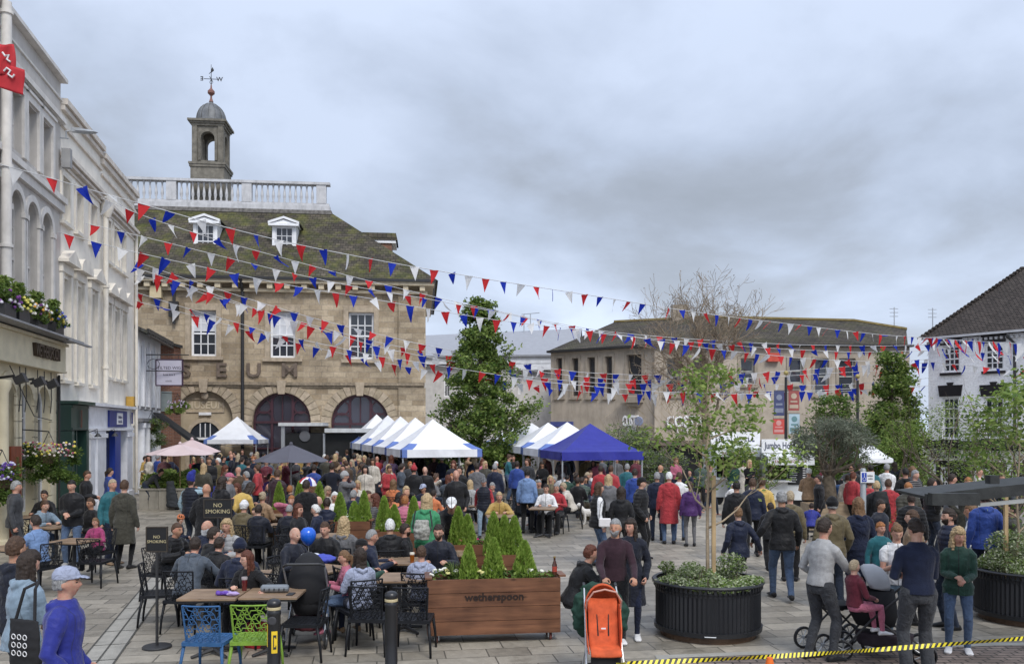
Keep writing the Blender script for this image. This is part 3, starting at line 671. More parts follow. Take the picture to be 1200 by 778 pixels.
    for a in range(4):
        mb.M=Matrix.Translation((cu_,yc,0))@Matrix.Rotation(a*math.pi/2,4,'Z')
        wall(mb,-b_,b_,z1,z2,[(-ow,ow,z1+.14,oz1,1)],tk,y=-b_)
        wall(mb,-b_+tk,b_-tk,z1,z2,[(-ow,ow,z1+.14,oz1,1)],0.0,y=-b_+tk)
        for x in (-b_-.04,b_-.22): mb.box(x,x+.26,-b_-.07,-b_-.001,z1,z2)
        n=10
        for j in range(n):
            A0=math.pi*j/n;A1=math.pi*(j+1)/n; sp=oz1-ow
            mb.yprism([(-qq*math.cos(x),sp+qq*math.sin(x)) for qq,x in ((ow+.0,A0),(ow+.14,A0),(ow+.14,A1),(ow,A1))],-b_-.05,-b_-.002)
        mb.box(-ow-.14,-ow,-b_-.05,-b_-.002,z1+.14,oz1-ow); mb.box(ow,ow+.14,-b_-.05,-b_-.002,z1+.14,oz1-ow)
    mb.M=None
    for e_,za,zb2 in ((.09,z2,z2+.12),(.17,z2+.12,z2+.22),(.27,z2+.22,z2+.34)): mb.box(cu_-b_-e_,cu_+b_+e_,yc-b_-e_,yc+b_+e_,za,zb2)
    mb.build('cupola_tower',cs,c)
    zd=z2+.34; zt_=zz(122); rd=b_*1.03; hd=zt_-zd
    mb=MB(); mb.lathe([(rd+.1,-.0),(rd+.1,.1)]+[(rd*math.cos(t),.1+(hd-.1)*math.sin(t)) for t in [math.pi/2*j/9 for j in range(9)]]+[(.12,hd),(.1,hd+.12),(.02,hd+.14)],(cu_,yc,zd),24)
    for j in range(12):
        a=2*math.pi*j/12; mb.tube([(cu_+(rd+.02)*math.cos(t)*math.cos(a),yc+(rd+.02)*math.cos(t)*math.sin(a),zd+.1+(hd-.1)*math.sin(t)) for t in [math.pi/2*i/8 for i in range(8)]],.03,5)
    smooth_by_angle(mb.build('dome',M('lead_dome',(.15,.155,.16),.55,metal=.2,var=.3),c),50)
    fz=zt_+.1; f1=zz(76)
    mb=MB(); mb.lathe([(.13,0),(.06,.2),(.05,.35),(.2,.5),(.2,.62),(.05,.8),(.035,1.0)],(cu_,yc,fz),14); mb.mi=1; mb.tube([(cu_,yc,fz+.9),(cu_,yc,f1)],[.03,.012],6)
    zx=zz(93)
    mb.tube([(cu_-.42,yc,zx),(cu_+.36,yc,zx)],.02,5); mb.tube([(cu_,yc-.36,zx),(cu_,yc+.36,zx)],.02,5)
    za=zz(85); mb.tube([(cu_-.12,yc,za-.1),(cu_+.14,yc,za+.18)],.018,5); mb.yprism([(cu_-.02,za-.05),(cu_+.16,za+.1),(cu_+.08,za+.3),(cu_-.02,za+.12)],yc-.012,yc+.012)
    for s_ in (-1,1): mb.tube([(cu_,yc,zx-.3),(cu_+s_*.1,yc,zx-.2),(cu_+s_*.02,yc,zx-.05)],.012,5)
    fin=mb.build('weather_vane',[M('red_finial',(.20,.09,.07),.5),MATS['black_metal']],c)
    for s_,ch in ((-.52,'E'),(.47,'W')):
        t=text_on('compass_letter',ch,.34,MATS['black_metal'],fin,(cu_+s_,yc,zx),depth=.02,bold=True,sx=(-1 if ch=='E' else 1))
    # big letters  M U S E U M
    le=M('letter_bronze',(.15,.115,.09),.8,var=.3); sh=U(259)-U(218)
    for ch,px in (('M',138),('U',178),('S',218),('E',259.5),('U',297.5),('M',339.5)):
        u=U(px); 
        if u<.3: continue
        t=text_on('letter',ch,.98,le,r,(u,-.07,Z(px,434.5)),depth=.10,bold=True,sx=1.15)
    # blind arch infill + carved panel + small door arch
    a,b,t=A[0]; m_=(a+b)/2; rr=(b-a)/2; sp=t-rr
    inf=M('buff_render',(.42,.345,.24),.9,var=.15,scale=2,dirt=.35)
    P=[(a,0),(b,0)]+[(m_+rr*math.cos(math.pi*k/16),sp+rr*math.sin(math.pi*k/16)) for k in range(17)]
    mb=MB(); mb.add([(x,.3,z) for x,z in P],[tuple(range(len(P)))]); mb.build('blind_arch',inf,r)
    pz=Z(240,475,.3)
    mb=MB()
    for z0,z1_,x0,x1 in ((pz-.36,pz-.3,m_-.95,m_+.95),(pz+.3,pz+.36,m_-.95,m_+.95),(pz-.3,pz+.3,m_-.95,m_-.89),(pz-.3,pz+.3,m_+.89,m_+.95)): mb.box(x0,x1,.24,.3,z0,z1_)
    sp2=Z(240,512,.3); r2=.78
    for k in range(12):
        A0=math.pi*k/12;A1=math.pi*(k+1)/12; mb.yprism([(m_-q*math.cos(x),sp2+q*math.sin(x)) for q,x in ((r2,A0),(r2+.2,A0),(r2+.2,A1),(r2,A1))],.2,.3)
    mb.box(m_-r2-.2,m_-r2,.2,.3,0,sp2); mb.box(m_+r2,m_+r2+.2,.2,.3,0,sp2); mb.mi=1
    mb.box(m_-.3,m_+.3,.15,.3,Z(240,485,.3)-.06,Z(240,485,.3)+.08); mb.mi=0
    mb.ell((m_,.12,Z(240,463,.3)),(.2,.15,.24))
    mb.build('carved_panel',[plain,WHITE],r)
    text_on('carved_lettering','MUSEUM',.5,M('sandstone_pale',(.53,.45,.33),.9),r,(m_,.285,pz),depth=.03,bold=True)
    mb=MB(); P=[(m_-r2,0),(m_+r2,0)]+[(m_+r2*math.cos(math.pi*k/14),sp2+r2*math.sin(math.pi*k/14)) for k in range(15)]
    mb.add([(x,.285,z) for x,z in P],[tuple(range(len(P)))]); mb.mi=1; mb.box(m_-r2,m_+r2,.2,.28,sp2-.14,sp2-.02)
    for k in (-.25,0,.25): mb.box(m_+k-.02,m_+k+.02,.23,.28,sp2,sp2+.7)
    mb.build('door',[GLASS,WHITE],r)
    # maroon traceried arches
    mar=M('maroon_paint',(.055,.018,.028),.45,sp=.5); gl=glass('arch_glass',(.04,.038,.055),.12,.8)
    for i in (1,2):
        a,b,t=A[i]; m_=(a+b)/2; rr=(b-a)/2; sp=t-rr; y=.22; tk=.1; n=24
        mb=MB()
        def arc(cx,cz,r0,r1,A0,A1,n=16,y0=y,y1=y+tk):
            for k in range(n):
                x0=A0+(A1-A0)*k/n;x1=A0+(A1-A0)*(k+1)/n
                mb.yprism([(cx+q*math.cos(x),cz+q*math.sin(x)) for q,x in ((r1,x0),(r0,x0),(r0,x1),(r1,x1))],y0,y1)
        arc(m_,sp,rr-.13,rr,0,math.pi,24)
        mb.box(a,b,y-.03,y+tk,sp-.12,sp+.0); w3=rr*.36
        for s_ in (-1,1): mb.box(m_+s_*w3-.06,m_+s_*w3+.06,y-.01,y+tk-.001,0,sp+math.sqrt(rr**2-w3**2)-.1); 
        mb.box(m_-.03,m_+.03,y+.01,y+tk-.002,sp,t-.1); mb.box(a,a+.12,y,y+tk,0,sp); mb.box(b-.12,b,y,y+tk,0,sp)
        for s_ in (-1,1):
            cx=m_+s_*rr*.64; arc(cx,sp+rr*.52,rr*.22,rr*.22+.07,0,2*math.pi,20,y-.015,y+tk+.003); arc(cx,sp,rr*.31-.0,rr*.31+.07,0,math.pi,12,y-.02,y+tk+.005)
        for z in (sp*.55,sp*.25): mb.box(a,b,y+.01,y+tk-.004,z-.04,z+.04)
        arc(m_,t-w3*.9-.1,w3-.02,w3+.05,0,math.pi,12,y-.005,y+tk+.008)
        f=mb.build('arched_window',mar,r)
        P=[(a,0),(b,0)]+[(m_+rr*math.cos(math.pi*k/20),sp+rr*math.sin(math.pi*k/20)) for k in range(21)]
        mb=MB(); mb.add([(x,y+tk-.02,z) for x,z in P],[tuple(range(len(P)))]); mb.build('pane',gl,f)
    # dark market porch in front of the arches: flat canopies with white edges over a dark hall
    u0,u1,u2=U(331,-2.5),U(379,-2.5),U(497,-2.5)
    zc2=Z(360,499,-2.5)
    mb=MB(); mb.box(U(326,-2.8),u1,-2.8,-.0,zc2,zc2+.16); mb.box(u1+.1,u2+1.5,-2.9,0,zc2-.32,zc2-.12); mb.build('canopy',M('porch_white',(.60,.62,.63),.5,dirt=.3),r)
    mb=MB(); mb.box(U(330,-2.6),u2+1.2,-2.5,-.2,.01,zc2-.35); mb.build('porch_shade_fill',M('porch_shade_black',(.012,.013,.014),.5,var=.3),r)  # solid black box; the shade inside the open hall is its colour
    mb=MB(); mb.box(U(331,-2.6)-.05,U(331,-2.6)+.12,-2.7,-2.52,0,zc2-.01); mb.box(u1-.0,u1+.1,-2.7,-2.52,0,zc2-.36); mb.build('porch_post',M('galvanised',(.45,.47,.49),.4,metal=.6),r)
    mb=MB(); c_=(U(357,-2.6),Z(357,511,-2.6)); mb.M=Matrix.Translation((c_[0],-2.53,c_[1]))@Matrix.Rotation(R(90),4,'X'); mb.lathe([(.24,0),(.26,.02),(.26,.03)],(0,0,0),20); mb.M=None; mb.build('porch_clock',M('clock_face_grey',(.12,.125,.14),.4),r)
    return F
MF=museum()

# =============== OFFICE (grey roof) behind tree, and COSTA BUILDING ===============
def flatwin(r,F,specs,fm,gm,y=.12,cols=2,rows=2,depth=.2):
    out=[]
    for a,b,t,bt in specs: out.append((F.u(a),F.u(b),F.z(a,bt),F.z(a,t)))
    for h in out: sash(r,*h,y,cols,rows,fm,gm,fw=.09,mw=.05)
    return out
def office():
    F=Facade(((470-CX)*.062,62),((672-CX)*.0605,60.5)); r=F.root('office_block','long pale office block with grey metal roof behind the leafy tree','building')
    cr=M('office_render',(.60,.58,.56),.8,dirt=.2); L_=F.len
    sp=[(607,611,437,462),(560,566,437,465),(520,527,437,465),(528,534,470,492),(622,634,432,440),(636,643,432,440),(574,582,437,465),(545,552,437,465)]
    hs=[(F.u(a),F.u(b),F.z(a,bt),F.z(a,t)) for a,b,t,bt in sp]
    mb=MB(); zt=F.z(600,428); wall(mb,0,L_,-1.3,zt,hs,.2); mb.box(0,L_,.25,10,-1.3,zt); mb.build('wall',cr,r)
    flatwin(r,F,sp,WHITE,GLASS)
    mb=MB(); mb.box(-.2,L_+.2,-.5,.5,F.z(600,426.5),F.z(600,417)); mb.box(F.u(605),L_+.1,-.55,.0,F.z(620,434),F.z(620,427)); mb.build('fascia',M('office_white',(.72,.74,.78),.5),r)
    ze=F.z(600,417); mb=MB(); zr=F.z(600,386,5)
    mb.add([(-.3,-.7,ze+.02),(L_+.4,-.7,ze+.02),(L_+.4,5,zr),(-.3,5,zr-.4),(-.3,10,ze),(L_+.4,10,ze),(-.3,-.7,ze-.1),(L_+.4,-.7,ze-.1)],[(0,1,2,3),(3,2,5,4),(0,6,7,1)]); 
    mb.build('roof',M('grey_roof_sheet',(.30,.31,.34),.55,var=.06),r)
    mb=MB(); u=F.u(613,4); z=zr-.2; 
    for k in (0,.5): mb.tube([(u+k,4.6,z),(u+k,4.6,z+1.3)],.04,5)
    mb.tube([(u-.2,4.6,z+1.3),(u+1.2,4.6,z+1.4)],.035,5); mb.build('vent_rail',MATS['galvanised'],r)
office()
def costa():
    S=20.0
    A=((645.5-CX)*.0545,54.5); C=((770-CX)*.05,50.0); E=((1066-CX)*.0505,50.5)
    F1=Facade(A,C); F2=Facade(C,E)
    r=empty('cafe_building',(C[0],C[1],0),0,'long buff rendered building with brown tiled roof and white coffee shop lettering','building')
    def sub(F):
        q=empty('front_wing' if F is F1 else 'main_wing',(F.A.x-C[0],F.A.y-C[1],0),F.rz); setpar(q,r); return q
    st=M('buff_concrete',(.45,.39,.32),.85,dirt=.45,scale=1.3,bumps=.1,bscale=12,var=.16)
    stD=M('buff_lintel',(.36,.31,.25),.85,dirt=.5)
    dark=M('shop_shade_dark',(.012,.012,.014),.4); br=M('brown_frame',(.10,.085,.075),.5)
    q1=sub(F1); q2=sub(F2)
    w1=[(652.5,659,420,464),(670.5,678,420,464),(689,697.5,419,464),(709.5,717.5,418,464),(735,752,416,463)]
    w2=[(781,797,420,462),(812,828,420,462),(925,941,420,449),(983,1002,420,462),(955,971,420,462),(868,884,420,450)]
    for F,q,w in ((F1,q1,w1),(F2,q2,w2)):
        hs=[(F.u(a),F.u(b),F.z(a,bt),F.z(a,t)) for a,b,t,bt in w]
        zt=7.55; zb=F.z(800,516) if F is F2 else F.z(700,514)
        mb=MB(); wall(mb,0,F.len,zb,zt,hs,.3); mb.box(0.01,F.len-.01,.32,8,zb,zt-.01); mb.build('wall',st,q)
        for a,b,c,d in hs: sash(q,a,b,c,d,.2,1,2,br if F is F1 else M('pale_frame',(.42,.42,.40),.5),GLASS,fw=.09)
        mb=MB(); 
        for a,b,c,d in hs:
            mb.box(a-.18,a-.01,-.06,.01,c-.1,d+.15); mb.box(b+.01,b+.18,-.06,.01,c-.1,d+.15); mb.box(a-.22,b+.22,-.12,.01,c-.22,c-.1); mb.box(a-.01,b+.01,-.06,.01,d+.01,d+.15)
        mb.build('window_surround',stD,q)
        # recessed shopfront below: solid box, coloured near black for the shade inside
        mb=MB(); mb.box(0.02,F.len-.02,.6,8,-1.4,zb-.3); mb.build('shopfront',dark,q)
        mb=MB(); mb.box(0,F.len,-.04,.62,zb-.3,zb-.002); 
        for k in range(6): u=F.len*(k+.1)/6; mb.box(u,u+.35,.1,.62,-1.4,zb-.3)
        mb.build('lintel_and_piers',M('shop_brown',(.15,.12,.10),.7),q)
        mb=MB(); mb.box(-.1,F.len+.1,-.35,.02,zt-.0,zt+.14); mb.build('gutter',MATS['black_metal'],q)
    # bay window box in wing 1
    mb=MB(); a,b=F1.u(733),F1.u(754); mb.box(a,b,-.5,0,F1.z(740,472),F1.z(740,465)); mb.box(a+.15,b-.15,-.35,0,F1.z(740,476),F1.z(740,472.2)); mb.build('oriel_sill',stD,q1)
    # small projecting stair pilaster lines
    mb=MB(); mb.box(-.18,.18,-.16,.0,F2.z(770,514),7.5); mb.build('corner_pier',st,q2)
    # roof
    tile=masonry('brown_tiles',.3,.24,(.06,.052,.045),(.10,.085,.07),(.03,.027,.024),.015,stain=.35,moss=.2,bstr=1.0,rough=.9)
    mt=M('ridge_moss',(.17,.13,.05),.9,var=.3)
    B0=Vector((C[0],C[1],0))
    def W(px,y,py): return Vector(((px-CX)*y/FP,y,CAMH-(py-HOR)*y/FP))-B0
    e0=W(641.5,54.3,411.5); e1=W(768,49.6,406); e2=W(1064,50.1,404.5); r0=W(720,58.2,377.5); r1=W(832,54.8,372); r2=W(1000,55,376); r3=W(1062,55,386)
    back=Vector((0,10,-1.8))
    vs=[e0,e1,e2,r0,r1,r2,r3,e0+Vector((3,13,0)),e2+Vector((0,12,0))]
    mb=MB(); mb.add(vs,[(0,1,4,3),(1,2,6,5,4),(0,3,7),(3,4,5,6,8,7)])
    o=mb.build('roof',tile,r)
    mb=MB(); mb.tube([r0,r1,r2,r3],.14,6); mb.build('ridge',mt,r)
    mb=MB(); p=W(797,56,366); mb.box(p.x-.55,p.x+.45,p.y-.4,p.y+.4,p.z-1.2,p.z+.45); mb.build('chimney',stD,r)
    mb=MB(); a,b=W(1030,57,386),W(1062,57,386); mb.box(a.x,b.x,a.y,a.y+3,a.z-1.2,a.z-.1); mb.mi=0; mb.build('parapet_block',M('rust_brick',(.30,.17,.12),.8),r)
    for px,t,bt in ((1048,360,388),(1093,361,400)):
        a,b=W(px,56,t),W(px,56,bt); mb=MB(); mb.tube([b,a],.035,5)
        for k,z in enumerate((.1,.35,.6)): mb.tube([(a.x-.3,a.y,a.z-z),(a.x+.25,a.y,a.z-z)],.02,4)
        mb.build('television_aerial',MATS['galvanised'],r)
    # signs
    wl=M('white_letters',(.85,.85,.86),.4); 
    cu=F2.u(801.5); z=F2.z(801,494.5); t=text_on('lettering','COSTA',.93,wl,q2,(cu,-.14,z),depth=.16,bold=True); t.scale.x=(F2.u(823)-F2.u(780))/t.dimensions.x
    t=text_on('lettering','COFFEE',.48,wl,q2,(F2.u(803),-.1,F2.z(801,504.5)),depth=.08,bold=True); t.scale.x=(F2.u(813)-F2.u(793))/t.dimensions.x
    t=text_on('lettering','COSTA',.93,wl,q1,(F1.u(741),-.14,F1.z(741,494)),depth=.16,bold=True); t.scale.x=(F1.u(750.5)-F1.u(731))/t.dimensions.x
    t=text_on('lettering','COFFEE',.4,wl,q1,(F1.u(741.5),-.1,F1.z(741,503)),depth=.06,bold=True); t.scale.x=(F1.u(746.5)-F1.u(736.5))/t.dimensions.x
    mb=MB(); mb.M=Matrix.Translation((F1.u(753.5),-.5,F1.z(753,493.5)))@Matrix.Rotation(R(90),4,'X')@Matrix.Rotation(0,4,'Z'); mb.lathe([(.26,-.05),(.28,-.02),(.28,.02),(.26,.05)],(0,0,0),24); mb.M=None
    d=mb.build('round_sign',M('blue_grey_disc',(.27,.30,.42),.4),q1); d.rotation_euler=(0,0,0)
    mb=MB(); a,b=F1.u(752),F1.u(760)
    for zz in (506,509,512): mb.box(a,b,-.06,.01,F1.z(756,zz+.8),F1.z(756,zz-.6))
    mb.build('vent_slats',br,q1)
    mb=MB(); u=F2.u(905); z=F2.z(905,419); mb.box(u-.35,u+.35,-.3,0,z-.25,z+.25); mb.build('alarm_box',M('red_box',(.55,.08,.05),.4),q2)
    # shop fascia boards seen above the crowd at far left of the cafe
    mb=MB(); mb.box(F1.u(646),F1.u(672),-.1,.01,F1.z(650,500),F1.z(650,494)); mb.build('shop_sign',M('blue_shop_sign',(.08,.10,.30),.5),q1)
    return F1,F2
CF1,CF2=costa()

# =============== WHITE PUB, right ===============
def pub():
    A=((1088-CX)*.0440,44.0); F=Facade(A,(A[0]+.58*9,A[1]-.815*9)); r=F.root('white_pub','white painted corner pub with steep tiled roof and black window heads','building')
    L_=F.len; U=F.u; Z=F.z
    st=masonry('white_painted_brick',.24,.08,(.86,.86,.87),(.90,.90,.91),(.78,.78,.80),.008,rot=(R(-90),0,0),stain=.06,bstr=.3)
    blk=M('black_gloss',(.016,.014,.017),.35,sp=.5)
    sp=[(1104.5,1124.5,406,436.5),(1153.5,1176,403.5,434.5),(1104,1123.5,466,514),(1153,1176,466,513)]
    hs=[(U(a),U(b),Z(a,bt),Z(a,t)) for a,b,t,bt in sp]
    zt=Z(1100,398); zf=Z(1100,516); print('pub eave',zt,'fascia',zf,[U(1190)])
    gb=-1.4
    mb=MB(); wall(mb,0,L_,zf,zt,hs,.2); mb.quad((0,0,gb),(0,8,gb),(0,8,zt),(0,0,zt)); mb.box(.01,L_,.25,8,zf,zt-.01); mb.build('wall',st,r)
    for h in hs: sash(r,*h,.1,3,4,WHITE,GLASS,fw=.09,mw=.05)
    for i,(a,b,c,d) in enumerate(hs):
        mb=MB(); P=[(a-.12,d+.06),(b+.12,d+.06),(b+.2,d+.62),(a-.2,d+.62)] if i>1 else [(a-.1,d+.05),(b+.1,d+.05),(b+.14,d+.42),(a-.14,d+.42)]
        mb.yprism(P,-.05,.01); 
        if i>1: m_=(a+b)/2; mb.yprism([(m_-.12,d+.62),(m_+.12,d+.62),(m_+.18,d+.76),(m_-.18,d+.76)],-.06,.0)
        mb.build('window_head',blk,r); mb=MB(); mb.box(a-.1,b+.1,-.1,.01,c-.16,c-.03); mb.build('window_sill',blk,r)
    # pub front
    mb=MB(); mb.box(-.1,L_,-.35,.2,zf-.3,zf-.0); mb.box(-.05,L_,-.22,.2,zf-.45,zf-.31); mb.box(.0,L_,-.1,.2,zf-1.1,zf-1.0); mb.build('cornice',blk,r)
    mb=MB(); mb.box(0,L_,-.16,.2,zf-1.0,zf-.46); mb.build('fascia',M('cream_fascia',(.66,.64,.58),.5),r)
    ua,ub=U(1091,-.17),U(1122,-.17); t=text_on('lettering','EXECUTIVE',.5,blk,r,((ua+ub)/2,-.18,Z(1106,532.5,-.17)),depth=.03,bold=True); t.scale.x=(ub-ua)/t.dimensions.x
    mb=MB(); 
    for p in (1090,1142,1186): u=U(p,-.1); mb.box(u-.2,u+.2,-.14,.2,gb,zf-1.1)
    mb.build('white_pilaster',WHITE,r)
    mb=MB(); mb.box(0,L_,.1,.3,gb,zf-1.1); f=mb.build('pub_front',blk,r)
    sash(r,U(1102),U(1112),zf-2.8,zf-1.35,.02,2,3,WHITE,GLASS,fw=.1,mw=.05); sash(r,U(1150),U(1160),zf-2.8,zf-1.35,.02,2,3,WHITE,GLASS,fw=.1,mw=.05)
    mb=MB(); u=U(1189,-.12); mb.tube([(u,-.12,gb),(u,-.12,zt-.5),(u-.3,-.3,zt-.1)],.07,8); mb.build('drain_pipe',MATS['black_metal'],r)
    mb=MB(); mb.box(-.2,L_,-.36,-.25,zt+.02,zt+.13)
    k=0
    while k*.24<L_: mb.box(k*.24,k*.24+.12,-.18,.0,zt-.22,zt-.1); k+=1
    mb.build('eaves',M('dentil_paint',(.5,.5,.52),.6),r)
    tl=masonry('dark_clay_tiles',.2,.13,(.055,.045,.04),(.095,.078,.068),(.02,.018,.016),.016,stain=.25,bstr=1.3,rough=.9)
    n=4.6; zr=Z(1198,315,n); ur=U(1198,n); print('pub ridge',ur,zr)
    mb=MB(); mb.add([(-.25,-.35,zt+.1),(L_+3,-.35,zt+.1),(L_+3,n,zr),(ur,n,zr),(-.25,2*n,zt+.1),(L_+3,2*n,zt+.1)],[(0,1,2,3),(0,3,4),(3,2,5,4),(0,4,5,1)]); mb.build('roof',tl,r)
    mb=MB(); 
    for k in range(30):
        t=k/29; mb.M=Matrix.Translation(Vector((-.25,-.35,zt+.1)).lerp(Vector((ur,n,zr)),t)); mb.ell((0,0,.02),(.17,.17,.1),6,4)
    mb.M=None; mb.build('hip_tiles',tl,r)
pub()
BLK=MATS['black_metal']; GALV=MATS['galvanised']
def G(px,s): x,y=at(px,s); return (x,y,gz(x,y))
# =============== FOLIAGE ===============
def leaves(name, mats, pts, size, parent, seed=0, nrm=None, asp=1.6, up=.3):
    """pts Nx3 leaf centres -> one folded leaf each"""
    rg=np.random.default_rng(seed); pts=np.asarray(pts,float); n=len(pts)
    if np.isscalar(size): size=np.full(n,size)
    size=size*rg.uniform(.7,1.3,n)
    d=rg.normal(size=(n,3)); d[:,2]=d[:,2]*.6-up*.3; d/=np.linalg.norm(d,axis=1)[:,None]
    q=rg.normal(size=(n,3)); q[:,2]+=up*2; u=np.cross(d,q); u/=np.linalg.norm(u,axis=1)[:,None]; w=np.cross(u,d)
    a=pts-d*size[:,None]*.5*asp; b=pts+d*size[:,None]*.5*asp; l=pts+u*size[:,None]*.42+w*size[:,None]*.12; r_=pts-u*size[:,None]*.42+w*size[:,None]*.12
    v=np.stack([a,l,b,r_],1).reshape(-1,3); k=np.arange(n)*4
    f=np.stack([np.stack([k,k+1,k+2],1),np.stack([k,k+2,k+3],1)],1).reshape(-1,3)
    me=bpy.data.meshes.new(name); me.from_pydata(v.tolist(),[],f.tolist())
    for m in (mats if isinstance(mats,list) else [mats]): me.materials.append(m)
    if isinstance(mats,list) and len(mats)>1:
        mi=np.repeat(rg.integers(0,len(mats),n),2); me.polygons.foreach_set('material_index',mi.astype(np.int32))
    me.update(); return link(name,me,parent)
def clump_pts(centres, radii, n, seed=0, shell=.55):
    rg=np.random.default_rng(seed); c=np.asarray(centres,float); r=np.asarray(radii,float)
    if r.ndim==1: r=np.stack([r,r,r*.75],1)
    w=(r.prod(1))**(2/3); idx=rg.choice(len(c),n,p=w/w.sum())
    d=rg.normal(size=(n,3)); d/=np.linalg.norm(d,axis=1)[:,None]; rad=shell+(1-shell)*rg.random(n)**.7; rad=np.where(rg.random(n)<.25,rg.random(n),rad)
    return c[idx]+d*r[idx]*rad[:,None]
BMIN=[.001]
def branchy(mb, p, d, L, r, depth, rg, ends, spread=.6, nb=3, up=.15, curve=.25, kink=3):
    pts=[Vector(p)]; d=Vector(d).normalized(); rs=[r]
    for k in range(kink):
        d=(d+Vector((rg.gauss(0,curve),rg.gauss(0,curve),rg.gauss(0,curve*.6)+up*.4))).normalized(); pts.append(pts[-1]+d*L/kink); rs.append(max(BMIN[0],r*(1-.45*(k+1)/kink)))
    mb.tube(pts,rs,6 if r>.03 else 4,cap=False)
    ends.extend(pts[1:] if depth<=1 else [])
    if depth<=0: return
    for i in range(nb):
        k=rg.choice(range(1,len(pts))) if i else len(pts)-1
        nd=(d+Vector((rg.gauss(0,spread),rg.gauss(0,spread),rg.gauss(0,spread*.6)+up))).normalized()
        branchy(mb,pts[k],nd,L*rg.uniform(.55,.8),rs[k]*.68,depth-1,rg,ends,spread,nb,up,curve,kink)
BARK=M('bark',(.13,.105,.075),.9,var=.35,scale=12,bumps=.4); PALEBARK=M('pale_bark',(.33,.26,.18),.85,var=.3,scale=10,bumps=.3)
def tree(loc, label, h, trunk_r, first, spread, leafm, nleaf, lsize, seed, env=None, bark=BARK, cat='tree', group=None, name='leafy_tree', nb=3, depth=3, clump=.42, up=.2, L=None, trunk_curve=.06):
    t=empty(name,loc,0,label,cat,group); rg=random.Random(seed); mb=MB(); ends=[]
    pts=[Vector((0,0,-.05))]; n=8
    for k in range(n): pts.append(Vector((rg.gauss(0,trunk_curve)*k/n,rg.gauss(0,trunk_curve)*k/n,h*.93*(k+1)/n)))
    rs=[trunk_r*(1-.85*k/n) for k in range(n+1)]; mb.tube(pts,rs,8)
    nl=int(10*(1 if h>5 else .9)); 
    for i in range(nl):
        f=first+(1-first)*(i+.5)/nl*.95; z=h*.93*f; k=min(n-1,int(f*n)); p=pts[k].lerp(pts[k+1],f*n-k)
        a=i*2.4+rg.random(); w=spread(f) if callable(spread) else spread
        d=Vector((math.cos(a),math.sin(a),.35+up)); branchy(mb,p,d,max(.2,w*.75),rs[k]*.6+.004,depth-1,rg,ends,.5,nb,up*.6,.15)
    mb.build('trunk',bark,t,smooth=True)
    ends=[e for e in ends if e.z>h*first*.8]
    if nleaf:
        rg2=random.Random(seed+1)
        if h>4.5:
            cs=[];rd=[]
            for k in range(300):
                f=first+(1-first)*rg2.random()**1.15; w=(spread(f) if callable(spread) else spread); a=rg2.uniform(0,6.28); q=w*rg2.random()**.45*rg2.uniform(.8,1.12)
                cs.append((q*math.cos(a),q*math.sin(a),h*.97*f-.12*q)); rd.append(clump*rg2.uniform(.5,1.15)*(.6+.4*(1-f)))
            P=clump_pts(cs,rd,int(nleaf*.85),seed); es=np.array([tuple(e) for e in ends]); r3=np.random.default_rng(seed); m_=int(nleaf*.15); Q=es[r3.integers(0,len(es),m_)]+r3.normal(0,.16,(m_,3))
            leaves('crown',leafm,np.vstack([P,Q]),lsize,t,seed); return t
        cs=[ends[rg2.randrange(len(ends))] for _ in range(int(90 if h>5 else 60))]
        P=clump_pts([tuple(c) for c in cs],[clump*rg2.uniform(.55,1.25) for _ in cs],int(nleaf*.7),seed)
        es=np.array([tuple(e) for e in ends]); r3=np.random.default_rng(seed); Q=es[r3.integers(0,len(es),int(nleaf*.3))]+r3.normal(0,clump*.35,(int(nleaf*.3),3))
        leaves('crown',leafm,np.vstack([P,Q]),lsize,t,seed)
    return t
L_DEEP=leaf('deep_leaf',(.04,.085,.018),(.13,.19,.045),.3); L_MID=leaf('mid_leaf',(.07,.135,.025),(.20,.28,.06),.3); L_LIME=leaf('lime_leaf',(.16,.24,.045),(.36,.44,.13),.4)
L_OLIVE=leaf('olive_leaf',(.10,.12,.085),(.24,.26,.19)); L_WHITE=leaf('variegated_leaf',(.14,.20,.06),(.55,.58,.42),.3); L_CON=leaf('conifer_leaf',(.19,.32,.045),(.42,.56,.12),.45)
L_RED=leaf('reddish_leaf',(.20,.07,.06),(.40,.28,.24)); 
x,y,z=G(563,26.5)
tree((x,y,z),'tall conical leafy green tree behind the white gazebos beside the museum',8.7,.16,.16,lambda f:2.45*(1.08-f)**.66,[L_DEEP,L_MID,L_LIME],27000,.105,11,clump=.5)
x,y,z=G(1046,24)
tree((x,y,z),'bushy green tree beside the white painted pub',7.9,.16,.18,lambda f:1.6*(1.12-f)**.5,[L_MID,L_LIME,L_DEEP],19000,.10,12,clump=.5)
x,y,z=G(978,29)
tree((x,y,z),'slender mid green tree rising above the olive tree',4.8,.08,.35,lambda f:1.45*(1.15-f)**.5,[L_MID,L_DEEP],9000,.085,13,clump=.34)
